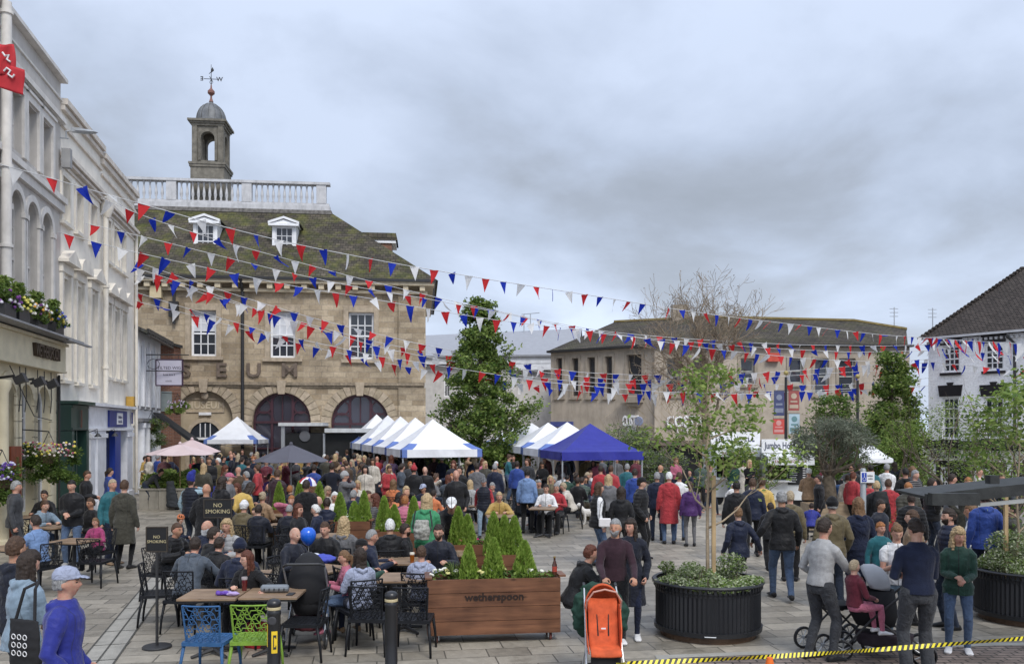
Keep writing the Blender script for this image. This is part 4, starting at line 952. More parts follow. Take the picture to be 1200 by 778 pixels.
# bare tree
def bare():
    x,y,z=G(826,25); t=empty('bare_tree',(x,y,z),0,'leafless spreading tree in front of the coffee shop building','tree'); rg=random.Random(5); mb=MB(); ends=[]
    BMIN[0]=.007
    mb.tube([(0,0,0),(.1,0,2),(0,.05,4.2),(.15,0,6)],[.22,.18,.15,.11],9)
    for i in range(7):
        a=i*2.4; branchy(mb,(0.1,0,3.6+i*.5),(math.cos(a)*1.0,math.sin(a)*.6,.75),2.1-.04*i,.08,4,rg,ends,.75,4,.10,.24)
    for i in range(5): a=i*1.26+.5; branchy(mb,(0.15,0,5.9),(math.cos(a)*.95,math.sin(a)*.5,1),2.1,.09,4,rg,ends,.6,3,.2,.2)
    BMIN[0]=.001
    mb.build('trunk',M('twig_bark',(.27,.215,.155),.9,var=.3),t,smooth=True)
    es=np.array([tuple(e) for e in ends]); r3=np.random.default_rng(3); Q=es[r3.integers(0,len(es),1500)]+r3.normal(0,.10,(1500,3))
    leaves('buds',leaf('bud_leaf',(.20,.13,.08),(.36,.28,.18)),Q,.05,t,3)
    # dense tan twig mass lower in the crown
    mb=MB()
    for i in range(420):
        a=rg.uniform(0,6.28); rr=abs(rg.gauss(0,1.5)); p=Vector((rr*math.cos(a)*1.25-.4,rr*math.sin(a)*.7,rg.gauss(4.2,.95))); d=Vector((rg.gauss(0,.5),rg.gauss(0,.5),.6)).normalized(); l=rg.uniform(.4,1.1)
        mb.tube([p,p+d*l*.5+Vector((rg.gauss(0,.06),0,0)),p+d*l],[.014,.01,.005],3,cap=False)
    mb.build('crown',M('tan_twig',(.36,.29,.19),.9,var=.3),t)
bare()
# near saplings in the round planters, olive, pub-side birch
def sapling(loc, label, h, seed, n, sp, lm, tr=.035, first=.3, stake=True, lsize=.05, group=None):
    t=tree(loc,label,h,tr,first,sp,lm,n,lsize,seed,bark=PALEBARK,name='young_tree',clump=.30,depth=3,nb=2,up=.25,group=group)
    return t
# =============== ROUND PLANTERS ===============
def round_planter(cx,cy,label,seed):
    t=empty('round_planter',(cx,cy,0),0,label,'planter','large round black planters'); r=.71
    mb=MB(); n=72; vs=[];fs=[]
    prof=[(.06,.0),(.06,.02),(.12,.0),(.62,.0)]
    zs=[.1,.14,.6,.66]; 
    for z,k in ((.10,.0),(.16,.0),(.60,.0),(.64,.01)):
        for j in range(n*2):
            a=math.pi*j/n; q=r-.02+(.012 if j%2 else -.004)+k; vs.append((q*math.cos(a),q*math.sin(a),z))
    m=n*2
    for i in range(3):
        for j in range(m): fs.append((i*m+j,i*m+(j+1)%m,(i+1)*m+(j+1)%m,(i+1)*m+j))
    mb.add(vs,fs); mb.lathe([(r-.03,.09),(r+.01,.09),(r+.015,.15),(r-.03,.15)],(0,0,0),48,False)
    mb.lathe([(r-.06,.60),(r-.01,.60),(r-.01,.66),(r-.06,.66)],(0,0,0),48,False)
    for j in range(n):                    # crenellated tie ring below the rim
        a=2*math.pi*j/n; c=Vector((math.cos(a)*(r+.008),math.sin(a)*(r+.008),.685)); mb.M=Matrix.Translation(c)@Matrix.Rotation(a,4,'Z'); mb.box(-.012,.012,-.018,.018,-.03,.03); mb.M=None
    mb.lathe([(r-.02,.712),(r+.035,.712),(r+.045,.73),(r+.03,.748),(r-.02,.748)],(0,0,0),64,False)
    bk=M('planter_black',(.014,.015,.018),.42,sp=.5,dirt=.0)
    mb.build('tub',bk,t)
    mb=MB(); mb.lathe([(r*.9,0),(r*.9,.09)],(0,0,0),32); mb.build('plinth',wood('plinth_wood',(.10,.06,.035),(.17,.10,.06),0),t)
    mb=MB(); mb.lathe([(r-.08,.62),(0.05,.66)],(0,0,0),32); mb.build('soil',M('soil',(.04,.03,.02),.95,bumps=.6),t)
    for a in (-1.75,1.2): 
        mb=MB(); mb.M=Matrix.Rotation(a,4,'Z')@Matrix.Translation((r+.0,0,.12)); mb.tube([(0,-.07,0),(.04,-.07,-.0),(.04,.07,0),(0,.07,0)],.008,6); mb.M=None; mb.build('handle',GALV,t)
    return t
PL1=(2.67,11.65); PL2=(7.55,12.5)
round_planter(*PL1,'round black slatted planter nearest the orange stroller, with a staked sapling',1)
round_planter(*PL2,'round black slatted planter beside the blonde woman at the dark canopy',2)
def mound(cx,cy,r,z,h,label,seed,n=5200,extra=()):
    rg=np.random.default_rng(seed); a=rg.uniform(0,6.28,n); q=np.sqrt(rg.random(n))*(r+.06); hh=h*(.5+.5*np.sin(a*3+seed)*np.cos(q*6+seed*.7))*(1-.45*(q/r)**2)
    P=np.stack([cx+q*np.cos(a),cy+q*np.sin(a),z+np.maximum(.01,hh*rg.random(n)**.45)],1)
    for (ex,ey,ez,er,en) in extra: P=np.vstack([P,clump_pts([(cx+ex,cy+ey,z+ez)],[er],en,seed+1)])
    P-=np.array([cx,cy,z])
    t=empty('variegated_shrub',(cx,cy,z),0,label,'plant'); leaves('foliage',[L_WHITE,L_WHITE,L_MID],P,.028,t,seed,up=.6)
    mb=MB(); rr=random.Random(seed)
    for k in range(26):
        a=rr.uniform(0,6.28); q=r*rr.random()**.5*.8; mb.tube([(q*math.cos(a),q*math.sin(a),-.05),(q*math.cos(a)*1.1,q*math.sin(a)*1.1,h*.7)],[.006,.003],4)
    mb.build('stems',BARK,t)
mound(PL1[0],PL1[1],.68,.68,.24,'creamy variegated shrub spilling over the round planter by the orange stroller',3,6500,((-.55,0,.22,.12,300),(.35,.1,.24,.22,700),(-.28,-.2,.24,.14,260)))
mound(PL2[0],PL2[1],.68,.70,.5,'tall creamy variegated shrub in the round planter by the dark canopy',4,9000,((-.3,0,.38,.3,1200),(.2,.1,.5,.3,1200)))
mound(PL1[0],PL1[1]-.2,.0001,.0,.0001,'',9,0) if False else None
sapling((PL1[0]-.0,PL1[1],.66),'thin sapling with sparse lime leaves growing from the round planter by the orange stroller',3.15,21,1700,lambda f:1.2*(1.12-f)**.9,[L_LIME,L_LIME,L_MID],.028,.22)
sapling((PL2[0]-.15,PL2[1],.66),'thin sapling with sparse leaves in the round planter near the white pub',2.7,22,2100,lambda f:1.1*(1.15-f)**.7,[L_LIME,L_MID],.025,.2)
for c,lab in ((PL1,'pale timber stake tied to the sapling by the orange stroller'),(PL2,'pale timber stake beside the sapling under the dark canopy')):
    mb=MB(); dx=.07 if c is PL1 else -.35; mb.box(c[0]+dx-.025,c[0]+dx+.025,c[1]-.08,c[1]-.03,.6,2.15 if c is PL1 else 2.0); o=mb.build('tree_stake',wood('stake_wood',(.36,.25,.13),(.50,.36,.20),2)); tag(o,lab,'stake','timber tree stakes')
# low dark-leaf / birch shrubs behind
def shrub(px,s,h,w,label,lm,n,seed,lsize=.06,zb=None,cat='shrub',trunk=True,name='shrub'):
    x,y,z=G(px,s); rr=random.Random(seed); t=empty(name,(x,y,z),0,label,cat); cs=[];rs=[]
    for k in range(26):
        a=rr.uniform(0,6.28); q=w*rr.random()**.6*.8; zz=h*rr.uniform(.35,.95); f=1-.5*abs(zz/h-.6); cs.append((q*math.cos(a)*f,q*math.sin(a)*f,zz)); rs.append(w*rr.uniform(.2,.42))
    leaves('foliage',lm,clump_pts(cs,rs,n,seed),lsize,t,seed)
    mb=MB(); ends=[]
    for k in range(5): a=k*1.3; branchy(mb,(0,0,0),(math.cos(a)*.5,math.sin(a)*.5,1),h*.55,.035*h/2.5,2,rr,ends,.4,3,.2)
    mb.build('stems',BARK,t); return t
shrub(738,28,2.9,1.5,'grey green shrub behind the blue gazebo under the coffee sign',[L_OLIVE,L_MID],5200,31)
shrub(772,29,2.0,1.1,'grey green shrub between the blue gazebo and the red coated person',[L_OLIVE,L_MID,L_OLIVE],4200,32)
shrub(880,30,2.5,1.3,'leafy green shrub in front of the burger van',[L_MID,L_LIME],4200,33)
shrub(1062,34,3.4,1.25,'light green birch like shrub beside the blue bin',[L_LIME,L_MID,L_MID],2600,35,.055)
shrub(1128,38,3.6,1.5,'feathery grey green shrub in front of the pub front',[L_OLIVE,L_LIME,L_MID],2600,36,.05)
shrub(1185,40,3.5,1.3,'feathery green shrub at the far right of the pub front',[L_OLIVE,L_LIME],2000,37,.05)
shrub(1036,52,.95,.42,'small green bush behind the boy in the teal jacket',[L_MID,L_LIME],900,38,.04)
# olive tree in a timber box with a snowflake
def olive():
    x,y,z=G(972,43); t=empty('olive_tree',(x,y,0),0,'gnarled olive tree with grey green crown in the pale timber box','tree'); rr=random.Random(8); mb=MB(); ends=[]
    mb.tube([(0,0,.3),(.05,0,.9),(-.03,.02,1.35),(.04,0,1.7)],[.19,.16,.17,.12],10)
    for k in range(7): a=k*.95; branchy(mb,(0,0,1.45),(math.cos(a)*.9,math.sin(a)*.9,.7),.85,.06,3,rr,ends,.5,3,.15)
    mb.build('trunk',BARK,t,smooth=True)
    cs=[];rs=[]
    for k in range(46):
        a=rr.uniform(0,6.28); ph=rr.uniform(-.5,1.2); q=rr.random()**.5; cs.append((1.05*q*math.cos(a)*math.cos(ph*.6),1.0*q*math.sin(a),2.25+.72*math.sin(ph))); rs.append(rr.uniform(.16,.34))
    leaves('crown',[L_OLIVE],clump_pts(cs,rs,12000,8,.3),.03,t,8,asp=2.4)
    b=empty('timber_planter',(x-.05,y-.1,0),0,'pale timber planter box with a white snowflake below the olive tree','planter'); w=.66
    wd=wood('pale_planter_wood',(.27,.20,.13),(.40,.31,.21),0)
    mb=MB(); 
    for i in range(2): mb.box(-w+i*w+.004,-.004+i*w,-.34,-.3,.06,.76)
    mb.box(-w,w,.3,.34,.06,.76); mb.box(-w,-w+.04,-.3,.3,.06,.76); mb.box(w-.04,w,-.3,.3,.06,.76); mb.box(-w+.04,w-.04,-.3,.3,.05,.62); mb.build('box',wd,b)
    mb=MB(); 
    for k in range(4):
        mb.M=Matrix.Translation((-.38,-.345,.36))@Matrix.Rotation(math.pi*k/4,4,'Y'); mb.box(-.12,.12,-.003,.003,-.012,.012); mb.box(.07,.085,-.003,.003,-.05,.05); mb.box(-.085,-.07,-.003,.003,-.05,.05)
    mb.M=None; mb.build('snowflake_mark',WHITE,b); mb=MB(); mb.box(-w,w,-.35,.35,.0,.055); mb.build('plinth',BLK,b)
olive()
# =============== WOODEN PLANTERS + CONIFERS ===============
WD=wood('planter_wood',(.10,.043,.024),(.22,.10,.052),0,.45)
def conifer(x,y,z,h,r,label,seed):
    t=empty('dwarf_conifer',(x,y,z),0,label,'conifer','dwarf conifers in the wooden planters')
    rg=np.random.default_rng(seed); n=int(3600*h/.75); r=r*.95; u=rg.random(n)**.8; a=rg.uniform(0,6.28,n); k=6+seed%3
    rr=r*1.1*(1-u)**.6*(.62+.38*rg.random(n)**.4)*(1+.12*np.sin(a*k+u*9)); P=np.stack([rr*np.cos(a),rr*np.sin(a),.03+u*h*.97],1)
    # upright sprays
    d=np.stack([np.cos(a)*.45,np.sin(a)*.45,np.full(n,1.0)],1)+rg.normal(0,.22,(n,3)); d/=np.linalg.norm(d,axis=1)[:,None]; q=rg.normal(size=(n,3)); s_=np.cross(d,q); s_/=np.linalg.norm(s_,axis=1)[:,None]
    L_=.055*rg.uniform(.6,1.3,n)[:,None]; v=np.stack([P-d*L_*.5,P+s_*L_*.2,P+d*L_*.6,P-s_*L_*.2],1).reshape(-1,3); kk=np.arange(n)*4
    me=bpy.data.meshes.new('foliage'); me.from_pydata(v.tolist(),[],np.stack([kk,kk+1,kk+2,kk+3],1).tolist()); me.materials.append(L_CON); link('foliage',me,t)
    mb=MB(); mb.tube([(0,0,-.02),(0,0,h*.8)],[.02,.006],6); mb.build('trunk',BARK,t)
def flowers(x0,x1,y0,y1,z,cols,n,label,seed,root=None,h=.12,grass=0,cat='flowers'):
    rr=random.Random(seed); cx,cy=(x0+x1)/2,(y0+y1)/2; t=empty('bedding_flowers',(cx,cy,z),0,label,cat)
    P=[(rr.uniform(x0,x1)-cx,rr.uniform(y0,y1)-cy,rr.random()**.6*h) for _ in range(n*14)]
    leaves('leaves',[L_MID,L_DEEP],P,.05,t,seed,up=.8)
    for i,c in enumerate(cols):
        mb=MB()
        for k in range(n//len(cols)):
            p=Vector((rr.uniform(x0,x1)-cx,rr.uniform(y0,y1)-cy,h+rr.uniform(-.03,.05)))
            for j in range(7):
                a=j*.9; q=p+Vector((math.cos(a)*.018,math.sin(a)*.018-.005,rr.uniform(-.01,.015))); mb.ell(q,(.017,.017,.012),6,3)
        mb.build('blossoms',M('petal_%d_%d_%d'%tuple(int(v*99) for v in c),c,.7,var=.1),t)
    if grass:
        mb=MB()
        for k in range(70):
            a=rr.uniform(0,6.28); l=rr.uniform(.14,.26); g=Vector((grass-cx,0,0)); mb.tube([g,g+Vector((math.cos(a)*l*.3,math.sin(a)*l*.3,l*.8)),g+Vector((math.cos(a)*l*.7,math.sin(a)*l*.7,l*.95))],[.004,.003,.001],3,cap=False)
        mb.build('grass_blades',L_MID,t)
def wood_planter(x0,y,w,dpt,rz,label,seed,trees,cols,text=None,flab='',H=.84,tn=.6):
    t=empty('wooden_planter',(x0,y,0),rz,label,'planter','wooden planters dividing the terrace')
    mb=MB(); nb=4; b0=.115
    for i in range(nb):
        z0=b0+(H-b0)*i/nb; z1=b0+(H-b0)*(i+1)/nb-.006; mb.box(0,w,0,.03,z0,z1); mb.box(-.0,.03,.032,dpt,z0,z1); mb.box(w-.03,w,.032,dpt,z0,z1); mb.box(.03,w-.03,dpt-.03,dpt,z0,z1)
    mb.build('box',WD,t); mb=MB(); mb.box(.031,w-.031,.033,dpt-.031,b0,H-.06); mb.build('soil',MATS['soil'],t)
    mb=MB(); mb.box(w-.02,w+.07,-.01,dpt*.7,H+.004,H+.03); mb.box(-.03,.06,-.01,dpt+.01,H+.004,H+.024); mb.build('top_shelf',WD,t)
    for cx,cy in ((.12,.1),(w-.12,.1),(.12,dpt-.1),(w-.12,dpt-.1)):
        mb=MB(); mb.M=Matrix.Translation((cx,cy,.05))@Matrix.Rotation(R(90),4,'Y'); mb.lathe([(.0,-.014),(.045,-.014),(.05,-.008),(.05,.008),(.045,.014),(0,.014)],(0,0,0),16); mb.M=None
        c=mb.build('castor',M('castor_rubber',(.16,.05,.04),.5),t); mb=MB(); mb.box(cx-.035,cx-.02,cy-.03,cy+.03,.04,b0); mb.box(cx+.02,cx+.035,cy-.03,cy+.03,.04,b0); mb.box(cx-.045,cx+.045,cy-.04,cy+.04,b0-.008,b0-.001); mb.build('castor_fork',GALV,c)
    if text: 
        o=text_on('lettering',text,.135,M('burnt_letters',(.02,.01,.007),.6),t,(w*.5,-.006,.60),depth=.012,bold=True); o.scale.x=.77/o.dimensions.x
    Rm=Matrix.Rotation(rz,3,'Z')
    for i,(u,v,h,r_,lab) in enumerate(trees):
        p=Rm@Vector((u,v,0)); conifer(x0+p.x,y+p.y,H-.07,h,r_,lab,seed*10+i)
    if cols:
        p=Rm@Vector((w/2,dpt/2,0)); flowers(x0+p.x-w*.46,x0+p.x+w*.46,y+p.y-dpt*.3,y+p.y+dpt*.3,H-.07,cols,int(16*w),flab,seed,grass=(x0+.32 if text else 0))
    return t
wood_planter(-1.09,11.0,1.74,.46,R(7),'long brown wooden planter on castors with dark lettering, nearest the camera',1,
  [(.55,.2,.46,.13,'small conifer at the left of the lettered planter'),(.88,.24,.54,.15,'tallest conifer in the middle of the lettered planter'),(1.3,.26,.49,.16,'conifer at the bottle end of the lettered planter')],[(.8,.8,.7),(.75,.7,.3)],'wetherspoon','white primroses and wispy grass planted in the lettered wooden planter')
def wp(pxl,pxr,s,label,seed,tr,cols,flab,h=.72,rz=R(4)):
    x,y=at(pxl,s); w=(pxr-pxl)/s
    wood_planter(x,y,w,.42,rz,label,seed,[((p-pxl)/s,.2,hh*.88,.16,lab) for p,hh,lab in tr],cols,None,flab)
wp(526,569,70,'brown wooden planter with pink flowers behind the lettered planter',2,[(537,.75,'pointed conifer left of the pink flowers'),(548,.6,'shorter conifer just left of the pink flowers')],[(.55,.03,.16),(.6,.05,.2),(.8,.78,.75)],'pink and white flowers in the middle wooden planter')
wp(571,616,76,'brown wooden planter hidden behind the lettered planter at its bottle end',3,[(579,.78,'tall conifer right of the pink flowers'),(592,.72,'middle conifer of the three standing right of the pink flowers'),(604,.7,'conifer nearest the open paving, behind the lettered planter')],[(.75,.75,.7)],'white flowers behind the lettered planter')
wp(441,502,62,'brown wooden planter beside the person in the green jacket',4,[(449,.8,'conifer between the orange coat and the terrace tables'),(461,.6,'smaller conifer in front of the orange jacket'),(484,.78,'conifer just left of the green jacket')],[(.8,.8,.72)],'white flowers in the planter by the green jacket')
wp(387,433,56,'brown wooden planter behind the blonde person in the checked coat',5,[(397,.72,'conifer behind the blonde checked coat'),(414,.5,'short conifer beside the taller pair in the planter behind the checked coat'),(425,.76,'conifer right of the one behind the blonde checked coat')],[(.7,.7,.6)],'white flowers in the planter behind the checked coat')
wp(316,380,49,'brown wooden planter farthest back among the seated crowd',6,[(325,.8,'leftmost conifer of the farthest planter'),(349,.82,'middle conifer of the farthest planter'),(372,.8,'rightmost conifer of the farthest planter')],[(.7,.7,.6)],'pale flowers in the farthest wooden planter')

# =============== GAZEBOS AND PARASOLS ===============
CW=M('gazebo_white',(.76,.77,.80),.75,var=.06,bumps=.9,bscale=2.2); CB=M('gazebo_blue',(.12,.19,.47),.7,var=.08,bumps=.9,bscale=2.2); CR=M('royal_canvas',(.024,.028,.26),.5,var=.12,bumps=.9,bscale=2.2)
def gazebo(x,y,rz,sz,zv,zp,label,c1=CW,c2=CB,H0=0,group='pop up gazebos',vh=.28):
    """x,y = near-left corner; square sz; valance bottom zv; peak zp"""
    t=empty('gazebo',(x,y,H0),rz,label,'gazebo',group); mats=[c1,c2]
    mb=MB(); n=8; m_=sz/2; ze=zv+vh
    def hgt(f): return ze+(zp-ze)*(1-f)**1.18
    cor=[(0,0),(sz,0),(sz,sz),(0,sz)]
    for e in range(4):
        a=Vector((*cor[e],0)); b=Vector((*cor[(e+1)%4],0)); c=Vector((m_,m_,0))
        for i in range(n):
            f0,f1=i/n,(i+1)/n
            for j in range(8):
                t0,t1=j/8,(j+1)/8
                P=[]
                for f,tt in ((f1,t0),(f1,t1),(f0,t1),(f0,t0)):
                    q=a.lerp(b,tt); q=c.lerp(q,f); q.z=hgt(f)-.05*math.sin(math.pi*tt)*f*math.sin(math.pi*min(1,f*1.0)*.9); P.append(q)
                tm=(t0+t1)/2; fm=(f0+f1)/2
                # corner patch : triangle of the second colour
                mb.mi=1 if (min(tm,1-tm)<.105*(fm-.5)/.5*1.3 and fm>.5) else 0
                if f0<1e-6: mb.tri(P[0],P[1],P[2])
                else: mb.quad(*P)
    o=mb.build('canopy',mats,t,smooth=False)
    mb=MB()
    for e in range(4):
        a=Vector((*cor[e],0)); b=Vector((*cor[(e+1)%4],0)); nrm=Vector(((b-a).y,-(b-a).x,0)).normalized(); k=16
        for j in range(k):
            t0,t1=j/k,(j+1)/k; mb.mi=1 if (j<1 or j>=k-1) else 0
            w0=.02*math.sin(t0*14)*math.sin(math.pi*t0); w1=.02*math.sin(t1*14)*math.sin(math.pi*t1)
            p0,p1=a.lerp(b,t0),a.lerp(b,t1); d0=.015*math.sin(math.pi*t0*5)*math.sin(math.pi*t0)
            for oo,fl in ((.0,0),(.008,1)):
                P=[p0+nrm*(.012+oo)+Vector((0,0,ze)),p1+nrm*(.012+oo)+Vector((0,0,ze)),p1+nrm*(.02+w1+oo)+Vector((0,0,zv)),p0+nrm*(.02+w0+oo)+Vector((0,0,zv))]
                mb.quad(*(P if fl else P[::-1]))
    mb.build('valance',mats,t)
    for (cx,cy) in cor:
        dx=.04 if cx==0 else -.04; dy=.04 if cy==0 else -.04
        mb=MB(); mb.cbox((cx+dx,cy+dy,(ze+.0)/2-.0),(.045,.045,ze-.02)); mb.cbox((cx+dx,cy+dy,.01),(.1,.1,.016)); mb.build('pole',GALV,t)
    mb=MB()
    for e in range(4):
        a=Vector((*cor[e],ze-.06)); b=Vector((*cor[(e+1)%4],ze-.06)); m2=a.lerp(b,.5); dn=Vector((0,0,-.28)); i_=(Vector((m_,m_,0))-Vector((m2.x,m2.y,0))).normalized()*.05
        for p,q in ((a,m2+dn),(a+dn,m2),(m2,b+dn),(m2+dn,b)): mb.tube([p+i_,q+i_],.013,4)
    mb.tube([(m_,m_,zp-.5),(m_,m_,zp-.02)],.02,6); mb.build('scissor_frame',GALV,t)
    return t
rz=R(12); ux=Vector((math.cos(rz),math.sin(rz))); uy=Vector((-math.sin(rz),math.cos(rz)))
P0=Vector(((658-CX)/35,FP/35))
gazebo(P0.x,P0.y,rz,2.9,1.70,2.95,'royal blue pop up gazebo at the end of the row by the open paving',CR,CR,group=None)
nm=['nearest white gazebo directly behind the royal blue one','second white gazebo behind the royal blue one','third white gazebo behind the royal blue one','farthest white gazebo behind the royal blue one']
for k in range(4):
    p=P0+uy*(3.0*(k+1))-ux*.0; gazebo(p.x,p.y,rz,2.9,1.72+.02*k,3.02,nm[k],group='white and blue gazebos in the row behind the royal blue one')
rz=R(19); ux=Vector((math.cos(rz),math.sin(rz))); uy=Vector((-math.sin(rz),math.cos(rz)))
P1_=Vector(((471-CX)/33.2,FP/33.2))
nm=['nearest white and blue gazebo of the long row left of the leafy tree','second nearest white gazebo of the long row, left of the tree','middle white gazebo of the five in the long row','fourth white gazebo back in the long row toward the museum','farthest white gazebo of the long row, nearest the museum']
for k in range(5):
    p=P1_+uy*(3.0*k); gazebo(p.x,p.y,rz,2.95,1.74+.015*k,3.12+.09*k,nm[k],group='white and blue gazebos in the long row left of the tree')
gazebo(*at(239,24.4),R(3),2.5,2.02,3.35,'white and blue gazebo standing alone by the blind arch of the museum',group=None,vh=.2)
x,y=at(1004,25); gazebo(x,y,R(0),1.7,1.15,2.15,'small white gazebo beside the bushy tree near the pub',CW,CW,group=None,vh=.2)
for k in bpy.data.objects:
    if k.name.startswith('gazebo') and k.get('label','').startswith('small white'): k.location.z=-.0
def parasol(px,s,rad,zr,za,col,label,n=8,tilt=0,base=True):
    x,y=at(px,s); t=empty('parasol',(x,y,0),R(10),label,'parasol'); mb=MB(); q=[]
    for i in range(n):
        a0=2*math.pi*i/n;a1=2*math.pi*(i+1)/n
        for j in range(5):
            for k in range(4):
                P=[]
                for f,tt in ((j/5,k/4),((j+1)/5,k/4),((j+1)/5,(k+1)/4),(j/5,(k+1)/4)):
                    A=Vector((math.cos(a0),math.sin(a0),0)).lerp(Vector((math.cos(a1),math.sin(a1),0)),tt)*rad*f
                    A.z=za+(zr-za)*f**1.05-.04*math.sin(math.pi*tt)*f; P.append(A)
                if j==0: mb.tri(P[0],P[1],P[2])
                else: mb.quad(*P)
    mb.lathe([(.03,za-.02),(.06,za+.0),(.05,za+.05),(.01,za+.08)],(0,0,0),10)
    o=mb.build('canopy',col,t); so=o.modifiers.new('cloth','SOLIDIFY'); so.thickness=.01
    mb=MB(); mb.tube([(0,0,.05),(0,0,za)],.022,8); mb.build('pole',wood('pole_wood',(.4,.28,.15),(.5,.36,.2),2) if 'pink' in label else GALV,t)
    for i in range(n):
        a=2*math.pi*i/n; mb=MB(); mb.tube([(0,0,za-.05),(math.cos(a)*rad*.97,math.sin(a)*rad*.97,zr-.02)],.01,4); mb.build('rib',GALV,t)
    mb=MB(); mb.lathe([(.26,0),(.26,.05),(.06,.08),(.05,.2)],(0,0,0),16); mb.build('base',BLK,t); return t
parasol(211,34,1.15,1.90,2.24,M('pink_canvas',(.62,.50,.50),.8,var=.05),'pale pink parasol over the tables by the cafe hedge',6)
parasol(225,31,1.05,1.90,2.36,M('pink_canvas2',(.60,.47,.47),.8,var=.05),'pale pink parasol partly behind the other pink one',6)
parasol(341,36,1.2,1.73,2.26,M('slate_canvas',(.10,.10,.125),.75,var=.06),'dark grey parasol above the crowd in front of the museum porch',8)
# union flag umbrella (small, held over the head)
def flag_umbrella():
    x,y=at(361,55); t=empty('small_umbrella',(x,y,1.62),0,'small union flag umbrella held above a dark coated figure','umbrella'); rad=.19
    for i,c in enumerate(((.45,.02,.03),(.75,.75,.78),(.03,.04,.28),(.75,.75,.78))*2):
        mb=MB(); a0=2*math.pi*i/8
        for k in range(3):
            A0=a0+k*.262;A1=A0+.262
            pr=[(0,.13),(.08,.115),(.14,.075),(rad,.0)]
            for j in range(3): 
                (r0,z0),(r1,z1)=pr[j],pr[j+1]; mb.quad((r0*math.cos(A0),r0*math.sin(A0),z0),(r1*math.cos(A0),r1*math.sin(A0),z1),(r1*math.cos(A1),r1*math.sin(A1),z1),(r0*math.cos(A1),r0*math.sin(A1),z0))
        mb.build('panel',M('umb_%d'%(i%4),c,.6,var=.05),t)
    mb=MB(); mb.tube([(0,0,.14),(0,0,.0)],.006,5); mb.build('shaft',BLK,t); t.rotation_euler=(R(10),R(14),0)
flag_umbrella()

# =============== SMALL STREET OBJECTS ===============
def sign_stand(px,s,w,h,ztop,label):
    x,y=at(px,s); t=empty('sign_stand',(x,y,0),R(3),label,'sign','no smoking signs on stands'); mb=MB(); mb.lathe([(.18,0),(.18,.02),(.17,.03),(.02,.035)],(0,0,0),28); mb.build('base',BLK,t)
    mb=MB(); mb.tube([(0,0,.03),(0,0,ztop-h)],.018,10); mb.build('pole',BLK,t)
    mb=MB(); mb.box(-w/2,w/2,-.012,.012,ztop-h,ztop); b=mb.build('panel',M('sign_black',(.012,.012,.013),.5),t)
    mb=MB(); f=.012
    for a in ((-w/2,w/2,ztop-f,ztop),(-w/2,w/2,ztop-h,ztop-h+f),(-w/2,-w/2+f,ztop-h+f,ztop-f),(w/2-f,w/2,ztop-h+f,ztop-f)): mb.box(a[0],a[1],-.02,.018,a[2],a[3])
    mb.build('panel_frame',M('brown_black',(.05,.04,.03),.4),t)
    g=M('gold_letters',(.50,.43,.25),.4); zc=ztop-h/2; k=w/.42
    text_on('lettering','NO',.085*k,g,b,(0,-.014,zc+.048*k),depth=.003); text_on('lettering','SMOKING',.083*k,g,b,(0,-.014,zc-.045*k),depth=.003)
sign_stand(184,92,.27,.32,1.54,'black no smoking sign on a tall thin stand beside the drainage channel')
sign_stand(255.5,76,.43,.29,1.70,'black no smoking sign above the seated drinkers, in front of a bald figure')
def bollard(px,ytop,label,plate=False):
    s=(ytop-HOR)/1.8; x,y=at(px,s); t=empty('bollard',(x,y,0),0,label,'bollard','black cast bollards'); mb=MB()
    mb.lathe([(.085,0),(.085,.03),(.07,.05),(.068,.82),(.075,.84),(.075,.86),(.066,.88)],(0,0,0),24); smooth_by_angle(mb.build('post',M('bollard_black',(.012,.012,.014),.35,sp=.6,var=.3),t))
    mb=MB(); mb.lathe([(.071,.885),(.073,.89),(.073,.91),(.071,.915)],(0,0,0),24); mb.build('ring',M('cream_ring',(.50,.42,.25),.4),t)
    mb=MB(); mb.lathe([(.066,.916),(.074,.93),(.074,.95),(.07,.97),(.05,.99),(.02,1.0)],(0,0,0),24); smooth_by_angle(mb.build('cap',MATS['bollard_black'],t))
    if plate:
        mb=MB(); yl=M('hazard_yellow',(.80,.55,.03),.45)
        n=6
        for k in range(n):
            a0=-math.pi/2-.1+.9*k/n; a1=-math.pi/2-.1+.9*(k+1)/n; r=.0705; mb.quad((r*math.cos(a0),r*math.sin(a0),.44),(r*math.cos(a1),r*math.sin(a1),.44),(r*math.cos(a1),r*math.sin(a1),.67),(r*math.cos(a0),r*math.sin(a0),.67))
            a0-=1.15;a1-=1.15
            if k<3: mb.quad((r*math.cos(a0),r*math.sin(a0),.5),(r*math.cos(a1),r*math.sin(a1),.5),(r*math.cos(a1),r*math.sin(a1),.74),(r*math.cos(a0),r*math.sin(a0),.74))
        p=mb.build('yellow_plate',yl,t); mb=MB()
        def seg(a0,a1,z0,z1):
            for k in range(4):
                b0=a0+(a1-a0)*k/4;b1=a0+(a1-a0)*(k+1)/4; r=.0725; mb.quad((r*math.cos(b0),r*math.sin(b0),z0),(r*math.cos(b1),r*math.sin(b1),z0),(r*math.cos(b1),r*math.sin(b1),z1),(r*math.cos(b0),r*math.sin(b0),z1))
        q=-math.pi/2
        seg(q+.15,q+.28,.48,.63); seg(q+.28,q+.62,.605,.63); seg(q+.28,q+.62,.48,.505); seg(q+.5,q+.62,.59,.605); seg(q+.5,q+.62,.505,.52)
        mb.build('plate_symbol',BLK,p); mb=MB(); mb.M=Matrix.Translation((0,-.068,.78))@Matrix.Rotation(R(90),4,'X'); mb.lathe([(.045,-.004),(.045,.004),(.035,.008)],(0,0,0),20); mb.M=None; mb.build('round_crest',M('crest_grey',(.05,.05,.055),.4),t)
bollard(321,701,'black bollard with a yellow plate beside the lime green chair',True)
